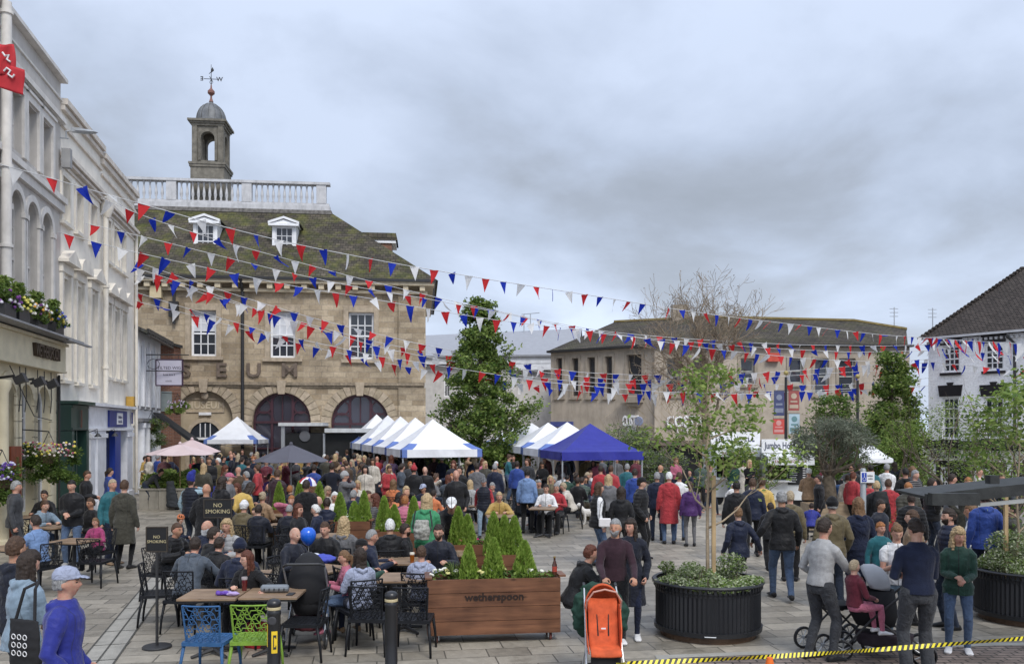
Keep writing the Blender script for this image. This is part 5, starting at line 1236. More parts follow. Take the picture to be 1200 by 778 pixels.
bollard(458.5,692,'plain black bollard with a cream ring in front of the dark chairs')
def sign_post():
    x,y=at(1011.5,66); t=empty('sign_post',(x,y,0),0,'grey steel post with a small blue and white disabled parking sign','sign'); mb=MB(); mb.lathe([(.05,0),(.05,2.06),(.035,2.08)],(0,0,0),16); smooth_by_angle(mb.build('pole',M('post_grey',(.30,.32,.33),.45,metal=.3),t))
    mb=MB(); mb.box(-.07,.17,-.075,-.06,1.83,2.02); p=mb.build('plate',WHITE,t)
    mb=MB(); mb.box(-.055,.03,-.079,-.0755,1.845,2.005); mb.build('blue_square',M('sign_blue',(.02,.06,.38),.4),p)
    mb=MB(); mb.ell((-.012,-.082,1.985),(.009,.003,.009),8,5); mb.tube([(-.012,-.082,1.97),(-.012,-.082,1.92),(.01,-.082,1.915),(.014,-.082,1.885)],.005,5); mb.tube([(-.012-.0+.028*math.cos(a),-.082,1.895+.03*math.sin(a)) for a in [2.2+k*.45 for k in range(9)]],.004,5); mb.build('wheelchair_symbol',WHITE,p)
    print_lines('small_print',.11,.03,BLK,p,(.1,-.078,1.955),3); print_lines('small_print',.08,.03,BLK,p,(.1,-.078,1.905),4)
sign_post()
def bin_():
    x,y=at(994.5,40); t=empty('wheelie_bin',(x,y,0),0,'blue wheelie bin standing beside the olive tree','bin'); m_=M('bin_blue',(.04,.13,.34),.5); mb=MB()
    mb.add([(-.24,-.3,.06),(.24,-.3,.06),(.24,.3,.06),(-.24,.3,.06),(-.3,-.36,1.02),(.3,-.36,1.02),(.3,.36,1.02),(-.3,.36,1.02)],[(0,3,2,1),(4,5,6,7),(0,1,5,4),(1,2,6,5),(2,3,7,6),(3,0,4,7)]); mb.box(-.32,.32,-.38,-.33,.97,1.03); mb.build('body',m_,t)
    mb=MB(); mb.box(-.32,.32,-.4,.38,1.035,1.08); mb.box(-.27,.27,-.3,.3,1.08,1.11); mb.build('lid',m_,t)
    for s_ in (-1,1): mb=MB(); mb.M=Matrix.Translation((s_*.27,.3,.1))@Matrix.Rotation(R(90),4,'Y'); mb.lathe([(.1,-.03),(.1,.03)],(0,0,0),16); mb.M=None; mb.build('wheel',BLK,t)
    print_lines('small_print',.34,.07,WHITE,t,(0,-.352,.78),5)
bin_()
def lamp_post(px,s,ytop,label,banners):
    x,y,z=G(px,s); zt=zat(ytop,s)-z; t=empty('lamp_post',(x,y,z),0,label,'lamp post','black posts in front of the coffee shop'); mb=MB()
    mb.lathe([(.16,0),(.16,.3),(.1,.4),(.09,1.2),(.07,1.3),(.055,zt*.97)],(0,0,0),12); smooth_by_angle(mb.build('pole',BLK,t)); mb=MB(); mb.ell((0,0,zt),(.1,.1,.1),12,8); mb.build('finial',M('gilt',(.45,.36,.14),.35,metal=.5),t)
    for i,(x0,x1,y0,y1,c,c2,txt) in enumerate(banners):
        a,b=(x0-px)/s,(x1-px)/s; za,zb=zat(y1,s)-z,zat(y0,s)-z; mb=MB(); mb.box(a,b,-.015,.015,za,zb); o=mb.build('banner',M('banner_%d'%int(sum(c)*1000),c,.6),t)
        mb=MB(); h=zb-za; mb.box(a+.04,b-.04,-.02,.02,za+h*.12,za+h*.3); mb.box(a+.08,b-.08,-.02,.02,za+h*.42,za+h*.5)
        mb.M=Matrix.Translation(((a+b)/2,-.018,za+h*.74))@Matrix.Rotation(R(90),4,'X'); mb.lathe([(min(.12,h*.18),-.002),(min(.12,h*.18),.002)],(0,0,0),16); mb.M=None; mb.build('banner_print',M('bprint_%d'%int(sum(c2)*1000),c2,.6),o)
        mb=MB(); xx=a if abs(a)>abs(b) else b; mb.tube([(0,0,zb+.02),(xx,0,zb+.02)],.015,5); mb.build('banner_arm',BLK,t)
lamp_post(921,28,437,'black post carrying four banners in front of the coffee shop building',[(907,919,458,487,(.06,.07,.16),(.22,.24,.32),''),(906,919,491,508.5,(.55,.08,.07),(.6,.3,.28),''),(924,936.5,458,481,(.33,.09,.08),(.5,.4,.3),''),(924.5,937,485,508,(.45,.58,.66),(.15,.28,.3),'')])
lamp_post(1005,28,441,'plain black post beside the bushy tree near the pub',[])
def wall_lamp():
    F=GF; u=F.len-.1
    r=empty('street_lamp',F.A+F.d*u+Vector((0,0,10.4)),F.rz,'grey street lamp on a bracket at the end of the grey building','street lamp'); r.scale=(.72,.72,.72) 
    mb=MB(); mb.tube([(0,-.02,1.6),(0,-.35,1.6)],.03,6); mb.tube([(0,-.25,1.6),(0,-.25,1.9),(.02,-.55,1.95)],.04,6); mb.tube([(0,-.02,.7),(0,-.3,.7)],.03,6); mb.build('bracket',GALV,r)
    mb=MB(); mb.M=Matrix.Translation((.02,-.95,1.94)); mb.ell((0,0,0),(.15,.55,.1),12,6); mb.box(-.1,.1,.15,.5,-.05,.12); mb.M=None; smooth_by_angle(mb.build('lamp_head',M('lamp_grey',(.38,.40,.42),.4,metal=.3),r))
    mb=MB(); mb.box(-.14,.14,-.45,-.1,.35,1.15); mb.build('control_box',M('grey_box',(.3,.3,.3),.6),r)
wall_lamp()
def wall_flag():
    F=GF; u=F.u(9,-1.0); c=F.A+F.d*u+Vector((1.12,.2,0)); r=empty('red_flag',(c.x,c.y,10.45),0,'red flag with white markings hanging from a pole at the grey building','flag')
    r.scale=(.62,.62,.62)
    mb=MB(); mb.tube([(-.5,-.4,-2.5),(-.3,-.6,1.6)],.03,8); mb.build('flag_pole',WHITE,r)
    def sheet(x0,z0,w,h,ph,nm,m_):
        mb=MB(); n=10
        for i in range(n):
            for j in range(n):
                P=[]
                for a,b in ((i,j),(i+1,j),(i+1,j+1),(i,j+1)):
                    f,g=a/n,b/n; P.append((x0+w*f+.05*math.sin(g*4+ph),-.55+.09*math.sin(f*5+ph+g*2),z0-h*g-.30*f*h*(1 if ph else .3)))
                mb.quad(*P)
        o=mb.build(nm,m_,r,smooth=True); so=o.modifiers.new('cloth','SOLIDIFY'); so.thickness=.006; return o
    red=M('flag_red',(.50,.03,.04),.7)
    sheet(-.35,1.15,.72,1.1,0,'flag_cloth',red); sheet(-.35,.45,1.0,.85,1.3,'flag_tail',red)
    mb=MB(); mb.tube([(.0,-.68,.75),(.1,-.69,.62),(.22,-.68,.66),(.16,-.69,.5),(.28,-.68,.42)],.035,6); mb.build('white_marking',WHITE,r)
    mb=MB(); mb.tube([(.05,-.68,.1),(.16,-.7,.2),(.28,-.68,.12),(.2,-.7,-.02),(.34,-.68,-.12),(.42,-.68,-.02)],.035,6); mb.build('white_marking',WHITE,r)
wall_flag()
# TILTED WIG sign
def hang_sign():
    Y=38.2; s=FP/Y; x0,x1=(184-CX)/s,(213-CX)/s; z0,z1=zat(451,s),zat(422,s); c=(x0+x1)/2; t=empty('hanging_sign',(c,Y,z0),R(3),'square lilac hanging sign reading tilted wig on an iron bracket','sign'); w=(x1-x0)/2; h=z1-z0
    mb=MB(); mb.box(-w,w,-.03,.03,0,h); b=mb.build('board',M('lilac_board',(.60,.58,.68),.5,var=.04),t); mb=MB()
    for a in ((-w-.04,w+.04,h,h+.05),(-w-.04,w+.04,-.05,0),(-w-.05,-w,0,h),(w,w+.05,0,h)): mb.box(a[0],a[1],-.045,.045,a[2],a[3])
    mb.build('board_frame',M('plum_frame',(.06,.03,.06),.5),t); mb=MB()
    for k in (-w*.7,w*.7): mb.tube([(k,0,h+.04),(k,0,h+.22)],.012,5)
    mb.tube([(-w-.9,0,h+.24),(w+.3,0,h+.24)],.025,6); mb.build('hanger',BLK,t); dk=M('plum_text',(.05,.04,.07),.6)
    text_on('lettering','TILTED WIG',.19,dk,b,(0,-.033,h*.68),depth=.004); print_lines('small_print',.5,.09,dk,b,(0,-.034,h*.42),6); print_lines('small_print',.3,.09,dk,b,(0,-.034,h*.17),7)
hang_sign()
# hanging baskets / window boxes
def basket(c,rx,ry,rz_,label,cols,n,seed,trail=.5,lm=None,parts=True):
    t=empty('hanging_basket',c,0,label,'hanging basket'); rr=random.Random(seed); cs=[];rs=[]
    for k in range(30): a=rr.uniform(0,6.28); q=rr.random()**.5; cs.append((rx*q*math.cos(a),ry*q*math.sin(a),rr.uniform(-trail,.12))); rs.append(rr.uniform(.12,.24))
    leaves('foliage',lm or [L_DEEP,L_MID],clump_pts(cs,rs,n,seed,.2),.045,t,seed)
    for i,cc in enumerate(cols):
        mb=MB()
        for k in range(40): 
            a=rr.uniform(0,6.28); q=rr.random()**.4; mb.ell((rx*q*math.cos(a)*1.1,ry*q*math.sin(a)-.12,rr.uniform(-.1,.28)),(.035,.035,.03),6,3)
        mb.build('blossoms',M('petal_%d_%d_%d'%tuple(int(v*99) for v in cc),cc,.7,var=.1),t)
    mb=MB(); mb.lathe([(.05,-.38),(.2,-.28),(.28,-.02)],(0,0,0),14); mb.build('basket_bowl',M('coir',(.12,.09,.05),.95,bumps=.5),t)
    mb=MB(); mb.tube([(-.25,0,0),(0,0,.55)],.01,4); mb.tube([(.25,0,0),(0,0,.55)],.01,4); mb.tube([(0,0,.55),(-.7,0,.6)],.015,4); mb.build('hanger',BLK,t)
basket((-12.05,22.2,2.15),.72,.3,.3,'large hanging basket with yellow and white flowers beside the green shopfront',[(.7,.6,.12),(.7,.65,.6),(.35,.1,.15)],5200,41,.75)
basket((-11.35,19.0,1.75),.3,.3,.3,'hanging basket with purple and white flowers at the edge of the cream arches',[(.6,.6,.75),(.12,.06,.3)],2200,42,.6)
basket((-15.9,37.7,3.0),.62,.4,.3,'trailing brown green hanging basket on the white cafe',[],3600,43,1.0,[L_OLIVE,L_MID,L_DEEP])
basket((-14.85,37.9,3.75),.42,.3,.3,'bright green hanging basket beside the tilted wig sign',[(.5,.4,.55)],2600,44,.3,[L_MID,L_LIME])
def ledge_pots():
    F=GF; 
    for i,(p,l,cl) in enumerate(((4,'first flower pot on the lead ledge, by the drain pipe',[(.18,.05,.25),(.65,.62,.7)]),(21,'flower pot with yellow pansies on the lead ledge',[(.7,.65,.15),(.7,.7,.6)]),(43,'flower pot with orange and purple pansies on the lead ledge',[(.65,.35,.06),(.16,.04,.2),(.7,.7,.7)]),(63,'flower pot with blue and white pansies at the end of the lead ledge',[(.12,.15,.5),(.7,.7,.75),(.6,.5,.1)]))):
        u=F.u(p,-.75); c=F.A+F.d*u+Vector((-F.d.y,F.d.x,0))*-.75; t=empty('flower_pot',(c.x,c.y,5.295),F.rz,l,'flower pot','flower pots on the pub ledge'); mb=MB(); mb.box(-.36,.36,-.15,.15,0,.3); mb.build('trough',BLK,t)
        rr=random.Random(50+i); cs=[(rr.uniform(-.4,.4),rr.uniform(-.18,.18),rr.uniform(.2,.6)) for _ in range(16)]; leaves('foliage',[L_MID,L_DEEP],clump_pts(cs,[.16]*16,1500,50+i,.2),.05,t,i)
        P=[(rr.gauss(0,.09),rr.gauss(0,.06),.3+rr.random()**.7*.62) for _ in range(700)]; leaves('upright_grass',[L_LIME,L_MID],P,.05,t,60+i,up=0,asp=2.5)
        for cc in cl:
            mb=MB()
            for k in range(26): mb.ell((rr.uniform(-.45,.45),rr.uniform(-.28,.1),rr.uniform(.25,.6)),(.045,.04,.04),6,3)
            mb.build('blossoms',M('petal_%d_%d_%d'%tuple(int(v*99) for v in cc),cc,.7,var=.1),t)
ledge_pots()
def hedge():
    x0,y0=at(163,34.2); t=empty('concrete_planter',(x0,y0,0),R(-3),'low grey concrete planter wall at the foot of the white cafe','planter'); c=M('concrete',(.30,.28,.24),.9,dirt=.5,scale=5,bumps=.2); mb=MB()
    for k in range(5): mb.box(k*.34,k*.34+.325,0,.1,0,.66)
    mb.box(0,.1,.1,2.4,0,.66); mb.box(1.58,1.68,.1,2.4,0,.66); mb.box(.1,1.58,.12,2.4,0,.5); mb.box(-.03,1.73,-.03,.12,.663,.72); mb.build('planter_wall',c,t)
    h=empty('clipped_hedge',(x0,y0,.5),0,'bright green leafy hedge growing in the concrete planter','hedge'); P=np.random.default_rng(5).uniform([0,.05,0],[1.7,2.2,.62],(7000,3)); P[:,2]+=.08*np.sin(P[:,0]*7)+.1*(P[:,1]>1.2); leaves('foliage',[L_MID,L_LIME],P,.075,h,5)
hedge()
# =============== FOOD VANS ===============
def van(px0,px1,s,ytop,label,title,sub,menu):
    x0,y=at(px0,s); w=(px1-px0)/s; z=gz(x0+w/2,y); t=empty('food_van',(x0,y,z),R(-2),label,'food van'); zt=zat(ytop,s)-z; wm=M('van_white',(.72,.74,.75),.4,dirt=.15); sb=zt-.55; wd=.75
    mb=MB(); wall(mb,0,w,.35,sb-.1,[(.2,w*.55,1.15,sb-.3)],.08); mb.quad((0,0,.35),(0,2,.35),(0,2,sb),(0,0,sb)); mb.quad((w,0,.35),(w,2,.35),(w,2,sb),(w,0,sb)); mb.box(0,w,1.9,2,.35,sb); mb.box(0,w,0,2,sb-.1,sb); mb.box(.08,w-.08,.3,1.85,.3,.4); mb.build('body',wm,t)
    mb=MB(); mb.box(.1,w-.1,1.0,1.05,.4,sb-.15); mb.build('interior',M('van_interior',(.05,.045,.04),.5,var=.5,scale=5),t); mb=MB(); mb.box(.1,w*.6,-.3,.06,1.07,1.13); mb.build('counter',WHITE,t)
    mb=MB(); mb.box(-.05,w+.05,-.1,-.02,sb+.02,zt); b=mb.build('fascia_board',WHITE,t); mb=MB(); mb.add([(0,-.02,sb),(w,-.02,sb),(w,-.8,sb-.1),(0,-.8,sb-.1),(0,-.02,sb-.04),(w,-.02,sb-.04),(w,-.8,sb-.14),(0,-.8,sb-.14)],[(0,1,2,3),(4,7,6,5),(3,2,6,7),(0,3,7,4),(1,5,6,2)]); mb.box(.0,w,-.83,-.80,sb-.42,sb-.08); mb.build('awning',wm,t)
    g=M('sign_grey_text',(.09,.10,.14),.6); o=(text_on if title else (lambda *a,**k:print_lines('fascia_print',w*.85,.24,g,b,(w/2,-.104,(sb+zt)/2),8)))('lettering',title,.36,g,b,(w/2,-.105,(sb+zt)/2+.02),depth=.01,bold=True); o.scale.x=min(1.3,(w*.94)/max(.1,o.dimensions.x)) if title else 1
    print_lines('awning_print',w*.7,.13,M('sign_red_text',(.3,.08,.07),.6),t,(w/2,-.835,sb-.25),9) 
    if menu:
        mb=MB(); mb.box(w*.56,w*.97,-.05,-.01,.95,sb-.12); m_=mb.build('menu_board',M('menu_black',(.025,.027,.03),.6),t); mb=MB(); rr=random.Random(3)
        for k in range(14):
            zz=1.05+k*.088
            if zz>sb-.2: break
            mb.box(w*.59,w*.59+rr.uniform(.2,.36),-.056,-.051,zz,zz+.03); mb.box(w*.88,w*.94,-.056,-.051,zz,zz+.03)
        mb.build('menu_print',WHITE,m_)
    for k in (.25,w-.35): mb=MB(); mb.M=Matrix.Translation((k,.35,.28))@Matrix.Rotation(R(90),4,'X'); mb.lathe([(.1,-.12),(.28,-.12),(.28,.12),(.1,.12)],(0,0,0),18); mb.M=None; mb.build('wheel',BLK,t)
van(893.5,946,30,514.5,'white food van with a hot dogs sign and a black menu board','Jumbo Hot Dogs','Burgers & Chips',True)
van(834,888,29,506,'white food van with faded grey sign partly hidden by the saplings','','Hot Drinks',False)
# =============== DARK CANOPY at the right edge ===============
def canopy():
    t=empty('stall_canopy',(4.38,9.0,0),R(0),'dark timber framed canopy jutting in above the crowd at the frame edge','canopy'); bk=M('charcoal_timber',(.028,.030,.029),.6,var=.4,scale=8,bumps=.2)
    mb=MB(); mb.add([(0,0,1.985),(4,0,2.38),(4,0,2.52),(0,0,2.10),(0,.06,1.985),(4,.06,2.38),(4,.06,2.52),(0,.06,2.10)],[(0,1,2,3),(4,7,6,5),(0,4,5,1),(3,2,6,7),(0,3,7,4),(1,5,6,2)]); mb.build('front_beam',bk,t)
    mb=MB()
    for k in range(4): mb.M=Matrix.Translation((.05+.0*k,.1+k*.0,0)); mb.box(-.04,.45,-.14+.0,-.11-.0,2.0+k*.03,2.012+k*.03)
    mb.M=None; mb.box(.0,.5,-.11,-.01,1.99,2.115); mb.build('slatted_end',bk,t)
    mb=MB(); mb.box(.72,.82,.1,.2,2.2,2.29); mb.build('bracket_block',bk,t)
    mb=MB(); mb.add([(.02,.07,2.04),(4,.07,2.44),(4,.8,2.46),(.02,.8,2.06),(.02,.07,2.07),(4,.07,2.48),(4,.8,2.50),(.02,.8,2.09)],[(0,3,2,1),(4,5,6,7),(0,4,7,3),(3,7,6,2),(1,2,6,5)]); mb.build('roof_panel',bk,t)
    mb=MB(); mb.add([(.55,.03,1.99),(4,.03,2.30),(4,.03,2.37),(.55,.03,2.03),(.55,.05,1.99),(4,.05,2.30),(4,.05,2.37),(.55,.05,2.03)],[(0,1,2,3),(4,7,6,5),(0,4,5,1),(3,2,6,7),(0,3,7,4),(1,5,6,2)]); mb.v=[(x,y,z-.03) for x,y,z in mb.v]; mb.build('grey_valance',M('canopy_underside',(.34,.35,.34),.7),t)
    mb=MB(); mb.box(3.0,3.1,.9,1.0,0,2.3); mb.build('post',bk,t)
canopy()
# =============== TAPE AND CONES ===============
def tape():
    pts=[(722,778.5,112),(733,777,112),(825,773,111),(900,769,110.5),(967,765,110),(1025,761,109),(1117,754,108),(1200,747.5,107),(1290,738,106)]
    P=[Vector(((p-CX)/s,FP/s,zat(y,s))) for p,y,s in pts]
    Q=[]
    for i in range(len(P)-1):
        for k in range(14): Q.append(P[i].lerp(P[i+1],k/14))
    mb=MB(); up=Vector((0,0,.021))
    for i in range(len(Q)-1):
        a,b=Q[i],Q[i+1]; tw=lambda i:Vector((0,.018*math.sin(i*.23),.0)); L_=(b-a)
        sh=L_*.45
        for k in range(1):
            # diagonal black / yellow halves
            mb.mi=0; mb.quad(a-up+tw(i),a-up+L_*.5+tw(i),a+up+L_*.5+sh-tw(i),a+up+sh-tw(i)); mb.mi=1; mb.quad(a-up+L_*.5+tw(i),b-up+tw(i+1),b+up+sh-tw(i+1),a+up+L_*.5+sh-tw(i))
    c=P[0]; 
    for v in range(len(mb.v)): pass
    o=mb.build('barrier_tape',[M('tape_yellow',(.80,.68,.04),.4,var=.03),M('tape_black',(.015,.015,.015),.4)]); tag(o,'yellow and black striped barrier tape strung across the near paving','tape')
    def cone(px,s,h,lab):
        x,y=at(px,s); t=empty('traffic_cone',(x,y,0),0,lab,'cone','orange traffic cones under the tape'); mb=MB(); mb.box(-.14,.14,-.14,.14,0,.025); mb.lathe([(.11,.025),(.03,h)],(0,0,0),18); mb.build('body',M('cone_orange',(.80,.16,.02),.5),t); mb=MB(); mb.lathe([(.092,h*.35),(.062,h*.62)],(0,0,0),18,False); mb.build('band',WHITE,t)
    cone(902,113,.42,'small orange cone whose tip shows under the tape by the round planter'); 
tape()
from mathutils import noise as mnoise
# =============== PEOPLE ===============
def ik(S,W,l1,l2,pole):
    S=Vector(S);W=Vector(W);d=W-S;L=d.length
    if L>(l1+l2)*.995: W=S+d.normalized()*(l1+l2)*.995; d=W-S; L=d.length
    a=(l1*l1-l2*l2+L*L)/(2*L); h=math.sqrt(max(0,l1*l1-a*a)); u=d.normalized(); p=Vector(pole)-u*Vector(pole).dot(u); p.normalize()
    return S+u*a+p*h, W
POSES={ # pelvis z, lean, wristR, wristL, ankleR, ankleL, elbow pole out, head pitch(down +), pelvis y
 'stand':(.91,.03,(.27,.04,.84),(-.27,.04,.84),(.11,.03,.08),(-.11,-.02,.08),.35,.05),
 'pockets':(.91,.02,(.23,.12,.90),(-.23,.12,.90),(.13,.0,.08),(-.10,.05,.08),.45,.0),
 'fold':(.91,.06,(.05,.27,1.08),(-.07,.28,1.04),(.12,.02,.08),(-.12,.0,.08),.5,.2),
 'phone':(.91,.08,(.06,.30,1.20),(-.12,.26,1.08),(.11,.02,.08),(-.12,.0,.08),.6,.42),
 'drink':(.91,.0,(.05,.20,1.46),(-.25,.05,.86),(.11,.02,.08),(-.12,.0,.08),.9,-.02),
 'hips':(.91,.0,(.19,.04,1.0),(-.19,.04,1.0),(.14,.02,.08),(-.14,.0,.08),2.5,.0),
 'cross':(.91,.0,(-.07,.22,1.17),(.09,.26,1.12),(.12,.02,.08),(-.13,.0,.08),.9,.05),
 'point':(.91,.05,(.20,.48,1.28),(-.24,.06,.86),(.11,.10,.08),(-.12,-.06,.08),.5,.0),
 'walk':(.90,.07,(.27,-.16,.90),(-.27,.24,.92),(.09,.27,.09),(-.09,-.30,.15),.3,.08),
 'walkout':(.90,.05,(.44,.02,.93),(-.27,.12,.88),(.09,.22,.09),(-.09,-.26,.14),.3,.05),
 'walkoutL':(.90,.05,(.27,.12,.88),(-.44,.02,.93),(.09,-.22,.13),(-.09,.24,.09),.3,.05),
 'push':(.90,.14,(.20,.42,.98),(-.20,.42,.98),(.11,.12,.08),(-.11,-.16,.09),.4,.0),
 'reach':(.91,.10,(.16,.46,1.02),(-.22,.20,.98),(.12,.08,.08),(-.12,-.08,.08),.4,.15),
 'bend':(.84,.95,(.16,.62,.58),(-.16,.55,.62),(.12,.02,.08),(-.12,-.12,.08),.3,.3),
 'sit':(.52,.14,(.16,.40,.79),(-.18,.38,.79),(.13,.46,.08),(-.13,.42,.08),.5,.12),
 'sitlean':(.52,.42,(.15,.52,.80),(-.17,.50,.80),(.14,.40,.08),(-.14,.34,.08),.9,.1),
 'sitback':(.52,-.04,(.14,.30,.66),(-.14,.30,.66),(.14,.46,.08),(-.12,.50,.08),.7,.02),
 'sitdrink':(.52,.12,(.04,.26,1.12),(-.18,.38,.79),(.13,.46,.08),(-.13,.42,.08),.9,.0),
 'sitreach':(.52,.20,(.06,.40,.82),(-.50,.38,.80),(.13,.46,.08),(-.13,.42,.08),.8,.05),
}
def skel(pose):
    pz,lean,wr,wl,ar,al,out,hp=POSES[pose]
    P=Vector((0,0,pz)); up=Vector((0,math.sin(lean),math.cos(lean))); fw=Vector((0,math.cos(lean),-math.sin(lean))); K={'P':P,'up':up,'fw':fw,'pose':pose}
    for s_,w,a,n in ((1,wr,ar,'R'),(-1,wl,al,'L')):
        S=P+up*.468+Vector((s_*.166,0,0)); E,W=ik(S,w,.295,.265,(s_*out,-.8,-.5)); K['S'+n],K['E'+n],K['W'+n]=S,E,W
        H=P+Vector((s_*.095,0,-.01)); Kn,A=ik(H,a,.43,.425,(s_*.12,1,.35)); K['H'+n],K['K'+n],K['A'+n]=H,Kn,A
    K['N']=P+up*.54; 
    hd=(up*.6+Vector((0,0,.4))).normalized(); K['C']=K['N']+hd*.155+fw*.015; K['hp']=hp
    return K
def headM(K,yaw=0): return Matrix.Translation(K['C'])@Matrix.Rotation(-R(yaw),4,'Z')@Matrix.Rotation(-K['hp'],4,'X')
X=Vector((1,0,0))
def torso(mb,K,g,top=True,bottom=-.06,flare=0,female=False,hem=None):
    P,up,fw=K['P'],K['up'],K['fw']
    prof=[(-.06,.165,.115),(.0,.172,.125),(.08,.160,.118),(.18,.142,.104),(.30,.158,.118),(.40,.172,.120),(.455,.172,.108),(.50,.138,.088),(.53,.100,.076),(.565,.064,.064)]
    if female: prof=[(-.06,.165,.12),(.0,.175,.13),(.08,.155,.115),(.18,.128,.096),(.30,.148,.125),(.40,.155,.118),(.45,.156,.098),(.495,.125,.08),(.525,.09,.07),(.56,.058,.058)]
    rs=[]
    for t,rx,ry in prof:
        if t<bottom: continue
        gg=g if t<.5 else g*.8
        rs.append((P+up*t+fw*(.0),X*(rx+gg+ (flare if t<.05 else 0)),fw*(ry+gg+(flare*.7 if t<.05 else 0))))
    mb.rings(rs,20)
def arm(mb,K,n,g,t0=0,t1=1,cuff=.0,thick=1.0):
    S,E,W=K['S'+n],K['E'+n],K['W'+n]; s_=1 if n=='R' else -1
    A=S-X*s_*.035+K['up']*.0
    pts=[A,S.lerp(E,.12),S.lerp(E,.5),E,E.lerp(W,.35),E.lerp(W,.7),W]; rd=[.058,.060,.050,.044,.042,.034,.028]
    k=len(pts) if t1>=1 else 4 if t1>=.5 else 3
    mb.tube(pts[:k],[(q*thick+g) for q in rd[:k]],12,rnd_end=True)
def leg(mb,K,n,g,hem=None,rmul=1,to=1):
    H,Kn,A=K['H'+n],K['K'+n],K['A'+n]
    pts=[H+Vector((0,0,.03)),H.lerp(Kn,.3),H.lerp(Kn,.7),Kn,Kn.lerp(A,.3),Kn.lerp(A,.7),A-Vector((0,0,.0))]; rd=[.094,.088,.068,.060,.058,.045,.040]
    rd=[q*rmul+g*(1 if i<4 else 1.15) for i,q in enumerate(rd)]
    if hem=='wide': rd[-1]+=.018; rd[-2]+=.015
    if hem: pts[-1]=A-Vector((0,0,.03))
    mb.tube(pts,rd,14,rnd_end=True)
def footdir(K,n):
    d=(K['K'+n]-K['H'+n]); d.z=0; y=Vector((.12*(1 if n=='R' else -1),1,0)); 
    return y.normalized()
def foot(mb,K,n,g=0):
    A=K['A'+n]; d=footdir(K,n); u=Vector((0,0,1)); r_=d.cross(u); z=A.z-.075
    lift=0
    rs=[]
    for t,w,h in ((-.07,.028,.05),(-.055,.036,.075),(.0,.040,.085),(.06,.042,.070),(.12,.047,.050),(.17,.045,.036),(.195,.030,.026)):
        c=A+d*t; c.z=z+h/2; rs.append((c,r_*(w+g),u*(h/2+g*.5)))
    mb.rings(rs,12)
def hand(mb,K,n,grip=.5,lod=0):
    W=K['W'+n]; E=K['E'+n]; d=(W-E).normalized(); s_=1 if n=='R' else -1
    side=d.cross(Vector((0,0,1))); 
    if side.length<.3: side=Vector((0,1,0)) if abs(d.z)>.8 else X
    # palm normal faces inward for hanging arms, down for raised ones
    if d.z<-.7: nrm=Vector((-s_,0,0)); 
    else: nrm=Vector((-s_*.45,0,-.9))
    nrm=(nrm-d*nrm.dot(d)).normalized(); side=nrm.cross(d)*1.0
    if d.z<-.7: 
        if side.y<0: side=-side
    elif side.x*(-s_)<0: side=-side        # 'side' points to the thumb side
    c=W+d*.045; mb.rings([(W+d*-.01,side*.026,nrm*.02),(W+d*.02,side*.033,nrm*.018),(W+d*.06,side*.041,nrm*.016),(W+d*.09,side*.040,nrm*.013)],10)
    if lod>1: mb.rings([(W+d*.085,side*.038,nrm*.014),(W+d*.13+nrm*.02,side*.03,nrm*.012)],8); return
    for i,(o,l) in enumerate(((.031,.068),(.011,.078),(-.010,.072),(-.030,.056))):
        b=W+d*.082+side*o; k=.35+.55*grip; q=[b]; a=0; 
        for f in (.42,.33,.25): a+=k; q.append(q[-1]+(d*math.cos(a)+nrm*math.sin(a)+side*o*.8).normalized()*l*f)
        mb.tube(q,[.0095,.009,.0085,.0075],7,rnd_end=True)
    b=W+d*.022+side*.028; q=[b,b+(d*.6+side*.75+nrm*.25).normalized()*.035,b+(d*.8+side*.55+nrm*.5).normalized()*.062,b+(d*.95+side*.32+nrm*.65).normalized()*.085]
    mb.tube(q,[.013,.0115,.010,.008],7,rnd_end=True)
def head(mb,M_,lod,K):
    n1,n2=(36,26) if lod<2 else (14,10); vs=[];fs=[]
    for j in range(n2+1):
        ph=-math.pi/2+math.pi*j/n2
        for i in range(n1):
            th=2*math.pi*i/n1; x=math.cos(ph)*math.sin(th); y=math.cos(ph)*math.cos(th); z=math.sin(ph)
            rx,ry,rz=.074,.093,.118
            px,py,pz=x*rx,y*ry,z*rz
            if z<0: px*=1-.30*(-z)**1.4; 
            if z<-.1 and y<0: py*=1-.35*min(1,(-z-.1)*1.3)
            if y>0:
                py*=.97; g=lambda cx,cz,sx,sz:math.exp(-((x-cx)/sx)**2-((z-cz)/sz)**2)
                py+=.022*g(0,-.17,.16,.15)+.012*g(0,.02,.13,.2)-.010*g(.40,.07,.2,.12)-.010*g(-.40,.07,.2,.12)+.006*g(0,.26,.6,.10)+.007*g(0,-.48,.22,.10)-.005*g(0,-.62,.3,.05)+.010*g(0,-.85,.35,.18)
                px+=(.004*g(.75,-.1,.25,.2)-.004*g(-.75,-.1,.25,.2))
            vs.append(M_@Vector((px,py,pz)))
    for j in range(n2):
        for i in range(n1): a=j*n1+i;b=j*n1+(i+1)%n1; fs.append((a,b,b+n1,a+n1))
    mb.add(vs,[f[::-1] for f in fs])
    for s_ in (-1,1):
        old=mb.M; mb.M=M_@Matrix.Translation((s_*.074,-.008,-.008))@Matrix.Rotation(s_*.35,4,'Z'); mb.ell((0,0,0),(.010,.018,.031),8,6); mb.M=old
    C=M_.translation; N=K['N']; mb.tube([N-K['up']*.06,N+K['up']*.0,C+Vector((0,-.012,-.06))],[.068,.056,.054],12)
